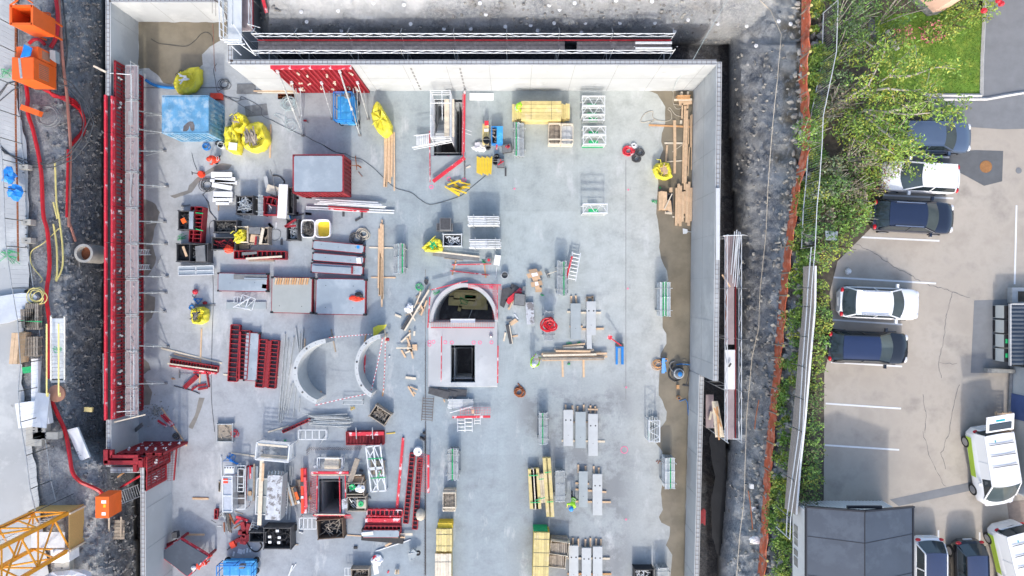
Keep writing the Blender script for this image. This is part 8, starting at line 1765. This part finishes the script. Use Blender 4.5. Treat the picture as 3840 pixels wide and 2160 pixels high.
def shed():
 ze,zr=G+2.55,G+3.3; a=W(3026,1902,ze);b=W(3421,1902,ze);rx=W(3243,1922,zr).x; y0=a.y; y1=W(0,2500,ze).y; r=MB(); t=.12
 for xa,xb in ((a.x,rx),(b.x,rx)): r.add([(xa,y0,ze),(xb,y0,zr),(xb,y1,zr),(xa,y1,ze),(xa,y0,ze-t),(xb,y0,zr-t),(xb,y1,zr-t),(xa,y1,ze-t)],[(0,1,2,3),(4,7,6,5),(0,4,5,1),(0,3,7,4)])
 wl=MB().box(((a.x+b.x)/2,(y0+y1)/2-.2,(G+ze)/2-.05),(b.x-a.x-.5,y0-y1-.5,ze-G-.12)); rb=MB(); n=26
 for k in range(n): rb.box((a.x+.3+(b.x-a.x-.6)*(k+.5)/n,y0-.42+.0,(G+ze)/2),(.05,.07,ze-G-.3))
 f=MB().bar((a.x-.05,y0+.02,ze-.03),(rx,y0+.02,zr-.03),.09,.17).bar((rx,y0+.02,zr-.03),(b.x+.1,y0+.02,ze-.03),.09,.17).bar((a.x-.05,y0,ze-.03),(a.x-.05,y1,ze-.03),.08,.14).bar((b.x+.05,y0,ze-.03),(b.x+.05,y1,ze-.03),.08,.14)
 s=MB()
 for k in range(5):
  y=y0-1.6-2.15*k; s.bar((a.x+.02,y,ze+.012),(rx,y-.12,zr+.006),.03,.012).bar((rx,y-.12,zr+.006),(b.x-.02,y+.12,ze+.012),.03,.012)
 s.bar((rx,y0,zr+.004),(rx,y1,zr+.004),.05,.02)
 lamp=MB().box((a.x+3.0,y0+.12,zr-.42),(1.9,.14,.12)); make('garage_shed','shed with dark blue-grey felt roof and white ribbed wall, bottom right','shed',[('roof',r,'roofblue'),('wall',wl,'white'),('wall_rib',rb,'white'),('eaves_board',f,'blackm'),('roof_seam',s,'blackm'),('lamp_fitting',lamp,'blackm')])
shed()
def bins():
 for k in range(4):
  z=G+.95; y0=[1143,1198,1252,1306][k]; x0=W(3723,0,G).x; x1=W(3790,0,z).x; ya=W(0,y0+2,z).y; yb=W(0,y0+52,z).y; c=Vector(((x0+x1)/2,(ya+yb)/2,0)); sx=x1-x0;sy=ya-yb; bd=MB().box((c.x,c.y,(G+z)/2),(sx-.02,sy-.03,z-G-.06)); ld=MB().box((c.x,c.y,z),(sx,sy*.96,.06)); hd=MB().box((x0-.01,c.y,G+.12),(.03,sy*.9,.16)); w=MB()
  for s in(-1,1): w.cyl((c.x-sx*.3,c.y+s*sy*.4,G+.01),.07,.08,10)
  ps=[('bin_body',bd,'binlid'),('lid',ld,'black'),('kick_plate',hd,'black'),('wheel',w,'tyre')]
  if k>1: ps.append(('green_label',MB().box((c.x-sx*.1,c.y,z+.034),(.22,.24,.012)),'green'))
  make('waste_bin',('topmost','second from top','third from top')[k]+' waste bin with pale lid beside the corrugated roof' if k<3 else 'lowest waste bin with pale lid and green label by the corrugated roof','waste bin',ps,'row of waste bins')
bins()
def canopy():
 z=G+1.15; a=W(3790,1143,z);b=W(4100,1368,z); c=(a+b)/2; r=MB(); sy=a.y-b.y; n=15
 for k in range(n):
  y=b.y+sy*(k+.5)/n; r.add([(a.x,y-sy/n/2,z),(a.x,y,z+.07),(a.x,y+sy/n/2,z),(b.x,y-sy/n/2,z),(b.x,y,z+.07),(b.x,y+sy/n/2,z)],[(0,3,4,1),(1,4,5,2)])
 fr=MB().box((a.x-.04,c.y,z),(.08,sy+.1,.14)).box((c.x,a.y+.04,z-.01),(b.x-a.x,.08,.14)); w=MB().box((c.x+.3,c.y,(G+z)/2),(b.x-a.x-.8,sy-.4,z-G-.1)); make('bin_shelter','shelter with dark blue corrugated roof at the right edge','shelter',[('roof',r,'roofblue'),('gutter',fr,'kerb'),('wall',w,'corr')])
canopy()
def rbuild():
 z=G+3.0; P=[W(x,y,G) for x,y in [(3792,1372),(3784,1560),(3772,1830),(3900,1880),(4300,1890),(4300,1372)]]; f=1.0; b=MB().poly([(p.x,p.y) for p in P],G,z); s=MB(); a,c=P[0],P[2]; s.bar(a.lerp(c,.22)+Vector((-.03,0,1.8)),a.lerp(c,.42)+Vector((-.03,0,1.8)),.05,3.5); wn=MB().box((a.lerp(c,.66).x-.03,a.lerp(c,.66).y,2.0+G),(.06,.8,1.0)); pl=MB().path([p+Vector((-.04,0,.1)) for p in P[:4]],.1,4)
 make('white_building','white rendered building with a dark blue wall band at the right edge','building',[('wall',b,'wallc'),('blue_panel',s,'bluewall'),('window',wn,'glassb'),('plinth',pl,'greystone'),('roof',MB().poly([(p.x,p.y) for p in P],z,z+.08),'roofblue')])
rbuild()
make('low_wall','short low block wall with weeds below the corrugated shelter','low wall',(MB().bar(W(3698,1388,G+.25)-Vector((0,0,.1)),W(3800,1392,G+.25)-Vector((0,0,.1)),.22,.5),'stone')); make('planter','grey planter box with soil at the right edge','planter',[('planter_wall',MB().box(W(3825,1107,G+.4)-Vector((0,0,.2)),(.9,.9,.4)),'kerb'),('soil_fill',MB().box(W(3838,1112,G+.42),(.6,.6,.04)),'soil')])
T(2880,1080,960); c=W(2415,1365,G+1.0); m=MB();b=MB()
for k in range(7): m.box((c.x+.0,c.y-.55+.18*k,G+.7+.02*k),(.95,.12,.03))
for s in(-1,0,1): b.box((c.x+s*.42,c.y,G+.62),(.1,1.25,.08))
make('wooden_pallet','pale wooden pallet leaning on the white building by the open van','pallet',[('deck_board',m,'wood'),('bearer',b,'wood')])
T()
def house():
 z=G+6; A=[W(3290,-120,G),W(3475,62,G),W(3515,55,G),W(3560,-5,G),W(3700,-400,G)]; P=A+[W(3300,-500,G)]; b=MB().poly([(p.x,p.y) for p in P],G+.6,z); p0=MB().poly([(p.x,p.y) for p in P],G,G+.6); a,c=P[0],P[1]; d=(c-a).normalized(); nn=Vector((-d.y,d.x,0)); nn=nn if nn.y<0 else -nn; wf=MB();wg=MB()
 for t in(.62,): 
  q=a.lerp(c,t)+nn*.03+Vector((0,0,2.6)); wf.bar(q-d*1.0,q+d*1.0,.1,1.5); 
  for s in(-.5,.5): wg.bar(q+nn*.05+d*(s-.38),q+nn*.05+d*(s+.38),.04,1.2)
 make('pink_house','pink rendered house corner with a white window at the top right','house',[('wall',b,'housepink'),('plinth',p0,'greystone'),('window_frame',wf,'white',[('pane',wg,'glassb')]),('roof',MB().poly([(p.x,p.y) for p in P],z,z+.1),'roofblue')])
house()
def leaves(mb,c,r,n,s,flat=.5,shell=.55):
 for k in range(n):
  v=Vector((rnd.gauss(0,1),rnd.gauss(0,1),rnd.gauss(.25,1))).normalized()*(shell+(1-shell)*rnd.random())
  if noise.noise(Vector((c[0]+v.x*2.1,c[1]+v.y*2.1,v.z*2.1)))<-.28: continue
  k_=1+.35*noise.noise(Vector((c[0]+v.x*1.5,c[1]+v.y*1.5,5))); p=Vector((c[0]+v.x*r[0]*k_,c[1]+v.y*r[1]*k_,c[2]+v.z*r[2]*k_))
  if p.z<c[2]-r[2]*.75: p.z=c[2]-r[2]*.6*rnd.random()
  a=Vector((rnd.gauss(0,1),rnd.gauss(0,1),rnd.gauss(0,flat))).normalized()*s*U(.6,1.2); b=a.cross(Vector((rnd.gauss(0,.5),rnd.gauss(0,.5),1))).normalized()*s*U(.35,.6)
  mb.quad(p-a,p-b*.8,p+a,p+b*.8)
def shrub(x,y,r,h,mats,label,group,n=None,s=.09,zb=None,name='shrub',cat='shrub',twigs=0):
 zb=G if zb is None else zb; c=W(x,y,zb+h*.6); rr=r*(H-zb)/F; n=n or int(520*rr*rr/(s*s/.0081)+60); ps=[]
 for i,mt in enumerate(mats):
  m=MB(); leaves(m,(c.x,c.y,zb+h*.5),(rr,rr,h*.55),int(n/len(mats)),s); ps.append(('foliage',m,mt))
 st=MB()
 for k in range(4+twigs): a=U(0,6.28); st.path([(c.x,c.y,zb-.1),(c.x+math.cos(a)*rr*.5,c.y+math.sin(a)*rr*.5,zb+h*.5),(c.x+math.cos(a)*rr*.9,c.y+math.sin(a)*rr*.9,zb+h*U(.7,1.05))],[.04,.025,.01],4)
 ps.append(('stem',st,'trunk' if not twigs else 'trunkpale')); return make(name,label,cat,ps,group)
FX_=[(0,3143),(194,3137),(436,3087),(540,3083),(674,3074),(771,3064),(924,3057),(1080,3044),(1151,3040),(1378,3023),(1620,3010),(1806,2984),(1944,2965),(2022,2962),(2400,2955)]
XR=[(560,3310),(640,3290),(708,3285),(820,3262),(900,3205),(961,3130),(1024,3100),(1100,3100),(1155,3110),(1230,3114),(1290,3100),(1397,3082),(1500,3080),(1600,3078),(1700,3078),(1780,3082),(1844,3076),(1900,3060)]
y=650
while y<1885:
 xl=lerp_tab(y,FX_)+14; xr=lerp_tab(y,XR); k=max(1,round((xr-xl)/62)); dx=(xr-xl)/k
 for i in range(k):
  x=xl+dx*(i+.5); mt=rnd.choice([('leafyel','leafgreen'),('leafyel','leafgold','leafgreen'),('leafgreen','leafmid')]) if i==k-1 and y<1420 else rnd.choice([('leafmid','leafgreen'),('leafdark','leafmid'),('leafbrown','leafgreen'),('leafgrey','twig','leafmid')] if y<900 else [('leafmid','leafgreen'),('leafyel','leafmid'),('leafbrown','leafmid'),('leafdark','leafgreen')])
  shrub(x+U(-4,4),y+U(-8,8),dx*.62+3,1.5+U(-.3,.3)-max(0,i)*.05,mt,'leafy '+('yellow-green' if 'leafyel' in mt else 'brown-tinged' if 'leafbrown' in mt else 'grey-green' if 'leafgrey' in mt else 'green')+' hedge shrub between the white rail and the parking bays','hedge shrubs, '+('yellow-green' if 'leafyel' in mt else 'brown-tinged' if 'leafbrown' in mt else 'grey-green' if 'leafgrey' in mt else 'green'))
 y+=52
for (x,y,r,h,mt,l) in ((3190,60,75,3.5,('leafmid','leafgrey'),'tall grey-green bush left of the pink house'),(3260,20,60,4,('leafmid','leafdark'),'dark bush touching the pink house wall'),(3390,20,62,4.5,('leafdark','leafmid'),'dark leafy bush in front of the pink house window'),(3200,140,60,3,('leafgrey','leafmid'),'grey-green bush beside the bent fence'),(3185,200,50,2.6,('leafyel','leafmid'),'yellowish bush at the bend of the metal fence'),(3320,150,40,2,('leafdark',),'dark low bush by the garden path'),(3150,300,50,2.5,('leafgrey','leafmid'),'pale grey-green bush on the metal fence'),(3110,420,40,2,('leafbrown','leafgrey'),'brown dry bush on the metal fence'),(3040,500,58,2.2,('leafgreen','leafmid'),'bright green bush growing over the orange net'),(3160,370,60,2.4,('leafbrown','twig'),'dry brown twiggy bush under the pale branches'),(3210,480,80,3,('leafmid','leafyel'),'large mixed green bush left of the blue-grey car'),(3300,420,75,3.2,('leafgreen','leafyel'),'yellow-green bush below the pale branches'),(3330,520,85,3,('leafyel','leafgreen'),'dense yellow-green bush at the blue-grey car'),(3230,580,75,3,('leafbrown','leafmid','twig'),'brown and green thicket left of the white car'),(3310,610,70,2.6,('leafyel','leafgreen'),'yellow-green bush beside the white car nose'),(3120,620,45,2.2,('leafgrey','leafbrown'),'dull grey-brown bush right of the white rail'),(3075,720,40,1.9,('leafgrey','leafyel'),'pale yellow-grey bush over the white rail'),(3140,700,55,2.2,('leafgrey','leafmid'),'grey-green bush right of the bent rail'),(3200,720,60,2.2,('twig','leafbrown'),'leafless grey thicket in the hedge middle'),(3220,800,55,2,('leafgreen','leafmid'),'bright green bush above the glass roof piece'),(3040,870,38,1.8,('leafdark','leafmid'),'dark green bush between orange net and rail'),(3050,960,30,1.6,('leafmid',),'small dark green bush on the rail'),(3290,700,38,1.8,('leafbrown','leafred','leafyel'),'red-tinged shrub at the nose of the navy car'),(3345,640,36,1.6,('leafred','clothw'),'dark red leafed shrub over the white car bonnet'),(3400,40,1,1,(),'')) [:-1]:
 shrub(x,y,r,h,mt,l,None,twigs=8 if 'twig' in mt else 2)
for x,y,r,l in ((3385,135,42,'left'),(3500,120,48,'right')):
 shrub(x,y,r,1.6,('leafyel','leafgreen','leafpink'),'hydrangea with pink flower heads beside the lawn, '+l,None,name='flowering_shrub')
for x,y,r,l in ((3600,60,70,'bright green bush at the upper side of the lawn'),(3680,30,60,'green bush with red flowers at the driveway corner'),(3560,120,40,'loose green bush right of the hydrangeas')): shrub(x,y,r,1.7,('leafgreen','leafyel'),l,None)
for x,y in ((3690,40),(3755,14),(3745,2)): make('red_flower','red flower head on the driveway corner bush','flower',(MB().ball(W(x,y,G+1.9),.14,8,5,.3),'redtop'),'red flowers at the driveway corner')
NX=[(0,3020),(200,3016),(300,3008),(447,3018),(562,3020),(726,2980),(820,2970),(968,2951),(1080,2938),(1192,2930),(1304,2918),(1415,2914),(1471,2904),(1602,2893),(1750,2878),(1918,2870),(2086,2860),(2200,2850)]
gm=[MB(),MB(),MB()]
for k in range(520):
 y=U(-20,2170); x=lerp_tab(y,NX)+U(20,max(60,lerp_tab(y,FX_)-lerp_tab(y,NX)+4)); 
 if noise.noise(Vector((x/60.,y/60.,7)))<-.22: continue
 z=hz(x,y); c=W(x,y,z+.25); leaves(gm[k%3],(c.x,c.y,z+.2),(U(.2,.5),U(.2,.5),U(.15,.45)),85,.085)
for q,mt in zip(gm,('leafmid','leafgreen','leafyel')): tag(mesh_obj('ground_cover',q,mt),kind='stuff')
st=MB()
for k in range(420):
 y=U(0,2160); x=lerp_tab(y,NX)+U(-50,lerp_tab(y,FX_)-lerp_tab(y,NX)-20); st.ball(W(x,y,hz(x,y)+.08),(U(.06,.3),U(.06,.25),U(.06,.2)),6,4,.25,k)
tag(mesh_obj('loose_stones',st,'stone'),kind='stuff'); st=MB()
for k in range(520):
 if k%2: x=U(965,2700);y=U(-20,160)
 else: y=U(150,2160); x=xe(y)+U(20,230)
 if 1050<x<1650 and y<88: continue
 st.ball(W(x,y,hz(x,y)+.05),(U(.04,.16),U(.04,.16),U(.04,.14)),5,3,.3,k)
tag(mesh_obj('loose_rock',st,'stone'),kind='stuff'); st=MB()
for k in range(900): y=U(-20,2160); x=xw(y)-U(10,270)*U(.3,1); st.ball(W(x,y,hz(x,y)+.05),(U(.04,.18),U(.04,.18),U(.04,.14)),5,3,.3,k)
tag(mesh_obj('loose_rock',st,'greystone'),kind='stuff')
m=MB(); hgt=1.1
def net(a,b,mb,zf,h,nx,nz_,r): 
 for i in range(nx+1): t=i/nx; x=a[0]+(b[0]-a[0])*t; y=a[1]+(b[1]-a[1])*t; z=zf(x,y); p=W(x,y,z); w_=.05*math.sin(y*.07); mb.bar(p,p+Vector((w_,0,h)),r,r)
 for j in range(nz_+1):
  P=[]
  for i in range(7): t=i/6; x=a[0]+(b[0]-a[0])*t; y=a[1]+(b[1]-a[1])*t; P.append(W(x,y,zf(x,y))+Vector((.05*math.sin(y*.07)*j/nz_,0,h*j/nz_)))
  for p,q in zip(P,P[1:]): mb.bar(p,q,r,r)
for (ya,xa),(yb,xb) in zip(NX,NX[1:]): net((xa-12,ya),(xb-12,yb),m,hz,hgt,int((yb-ya)/3.6),10,.042)
make('barrier_net','long orange plastic barrier net running down beside the rock slope','barrier net',(m,'netorange'))
for y in (55,145,223,302,362,472,650,806,925,1025,1108,1165,1222,1290,1338,1408,1452,1540,1650,1750,1850,1957,2072): 
 x=lerp_tab(y,NX); z=hz(x-18,y); p=W(x-18,y,z); make('timber_stake','round wooden stake with pale cut top holding the orange net','stake',[('pole',MB().tube(p-Vector((0,0,.3)),p+Vector((.08,0,1.35)),.05,7),'woodold'),('cut_top',MB().cyl(p+Vector((.08,0,1.35)),.085,.03,10),'yhose')],'stakes of the orange net')
for (ya,xa),(yb,xb) in list(zip(FX_,FX_[1:]))[:-1]:
 k=max(1,round((yb-ya)/130))
 for i in range(k):
  a=(ya+(yb-ya)*i/k,xa+(xb-xa)*i/k);b=(ya+(yb-ya)*(i+1)/k,xa+(xb-xa)*(i+1)/k); z=9.0; A=W(a[1],a[0],z+1.0);B=W(b[1],b[0],z+1.0); D=1.8 if ya<900 else .5; f=MB().tube(A,B,.024,6).tube(A,A-Vector((0,0,2)),.03,5).tube(B,B-Vector((0,0,2)),.03,5).tube(A-Vector((0,0,D)),B-Vector((0,0,D)),.03,5); g=MB(); L=(B-A).length; n=int(L/.14)
  for j in range(1,n): p=A.lerp(B,j/n); g.bar(p,p-Vector((0,0,D)),.008)
  make('fence_bay','white tube-framed wire fence bay between hedge and orange net','fence',[('tube_frame',f,'galvw'),('mesh',g,'hcored')],'wire fence bays by the hedge')
BY=[(1000,3018),(1151,3016),(1341,2999),(1564,2980),(1732,2962),(1905,2948)]
for (ya,xa),(yb,xb) in zip(BY,BY[1:]):
 A=W(xa-6,ya,8);B=W(xb-6,yb,8); m=MB()
 for k in range(8): m.bar(A+Vector((.02*k,0,.1+.145*k)),B+Vector((.02*k,0,.1+.145*k)),.035,.135)
 t=MB().bar(A+Vector((.2,0,1.2)),B+Vector((.2,0,1.2)),.1,.05); pz=MB()
 for q in(0,.5,1): p=A.lerp(B,q); pz.box(p+Vector((.24,0,.55)),(.1,.1,1.1))
 make('board_fence','weathered horizontal board fence section with white cap rail','fence',[('board',m,'boards'),('cap_rail',t,'white'),('post',pz,'woodold')],'weathered board fence sections')
make('glass_panel','pale blue glass sheet half hidden by the hedge','glass',(MB().poly([(p.x,p.y) for p in Wl([(3095,865),(3142,868),(3138,902),(3097,900)],G+1.3)],G+1.27,G+1.3),'hcored'))
make('paper_sack','white plastic sack lying at the orange net, lower right','bag',(MB().ball(W(2833,2025,hz(2833,2025)+.3),(.42,.26,.16),10,6,.15),'clothw'))
for x,y in ((2818,1823),(2826,1908)): make('white_can','small white canister on the rocks beside the net','canister',(MB().box(W(x,y,hz(x,y)+.25),(.24,.3,.25)),'white'),'white canisters by the net')
line([(2846,1500,7.4),(2835,1560,7.4),(2830,1610,7.4)],.03,'rust','thin rusty rod on the slope edge, upper',name='rod',cat='rod'); line([(2806,1840,7.3),(2815,1900,7.3),(2822,1985,7.3)],.03,'rust','thin rusty rod on the slope edge, lower',name='rod',cat='rod')
stw=MB()
for k in range(16): y=1966+k*10; stw.box(W(2995+U(-2,2),y,G+.5),(.32,.2,.5),U(-.1,.1))
make('stone_wall','narrow block wall between board fence and shed','stone wall',(stw,'stone'))
def tree(limbs,nl,s,mats,label,r0=.09):
 b=MB(); tips=[]
 for L_ in limbs:
  P=[W(*p) for p in L_]; Qp=[]
  for p,q in zip(P,P[1:]):
   for k in range(4): v=p.lerp(q,k/4); Qp.append(v+noise.noise_vector(v*1.3)*.1)
  Qp.append(P[-1]); n=len(Qp); b.path(Qp,[max(.012,r0*(1-i/n)) for i in range(n)],6)
  for i in range(n//4,n):
   tips.append(Qp[i])
   if i%2==0:
    d=Vector((rnd.gauss(0,1),rnd.gauss(0,1),rnd.gauss(.2,.6))).normalized()*U(.5,1.3); b.path([Qp[i],Qp[i]+d*.5+Vector((0,0,.1)),Qp[i]+d],[.025,.016,.008],4); tips+= [Qp[i]+d*.6,Qp[i]+d,Qp[i]+d*.9+Vector((U(-.3,.3),U(-.3,.3),.1))]
 ps=[('trunk',b,'trunkpale')]
 for mt in mats:
  m=MB()
  for t in tips: 
   if rnd.random()<.85: leaves(m,t+Vector((U(-.2,.2),U(-.2,.2),0)),(U(.25,.6),U(.25,.6),.22),int(nl/len(tips)/len(mats)),s,shell=.2)
  ps.append(('crown',m,mt))
 return make('tree',label,'tree',ps)
tree([[(3120,395,8),(3170,385,9.2),(3245,345,10.5),(3330,285,11.5),(3380,225,12.2),(3431,168,13)],[(3240,350,10.4),(3300,355,11),(3345,370,11.3),(3385,395,11.5)],[(3330,285,11.5),(3420,285,12),(3484,261,12.4),(3530,250,12.5)],[(3120,395,8),(3190,360,10),(3260,320,11),(3300,240,11.5),(3320,190,11.8)],[(3250,345,10.6),(3330,330,11.6),(3420,340,12),(3520,360,12)]],3600,.1,('leafyel','leafgreen','leafgold','leafgreen'),'big thin tree with long pale limbs leaning over the lawn edge')
tree([[(3180,440,8),(3245,413,10),(3330,420,11),(3439,428,11.8),(3547,417,12.3),(3600,430,12.3)],[(3245,413,10),(3300,450,10.8),(3370,480,11.3),(3440,520,11.6)],[(3330,420,11),(3400,400,11.6),(3480,380,12),(3560,400,12.1)],[(3250,440,10),(3320,500,11),(3400,560,11.3),(3450,570,11.4)]],3300,.1,('leafyel','leafgreen','leafgreen'),'second pale-limbed tree reaching over the blue-grey car')
tree([[(3170,470,8),(3215,445,9.5),(3260,480,10.2),(3290,530,10.6)],[(3200,455,9),(3240,500,10),(3330,560,10.8),(3400,600,11)],[(3180,200,8),(3240,150,10),(3300,190,10.6),(3330,230,10.8)]],2400,.1,('leafgreen','leafyel'),'small pale-branched tree left of the white car')
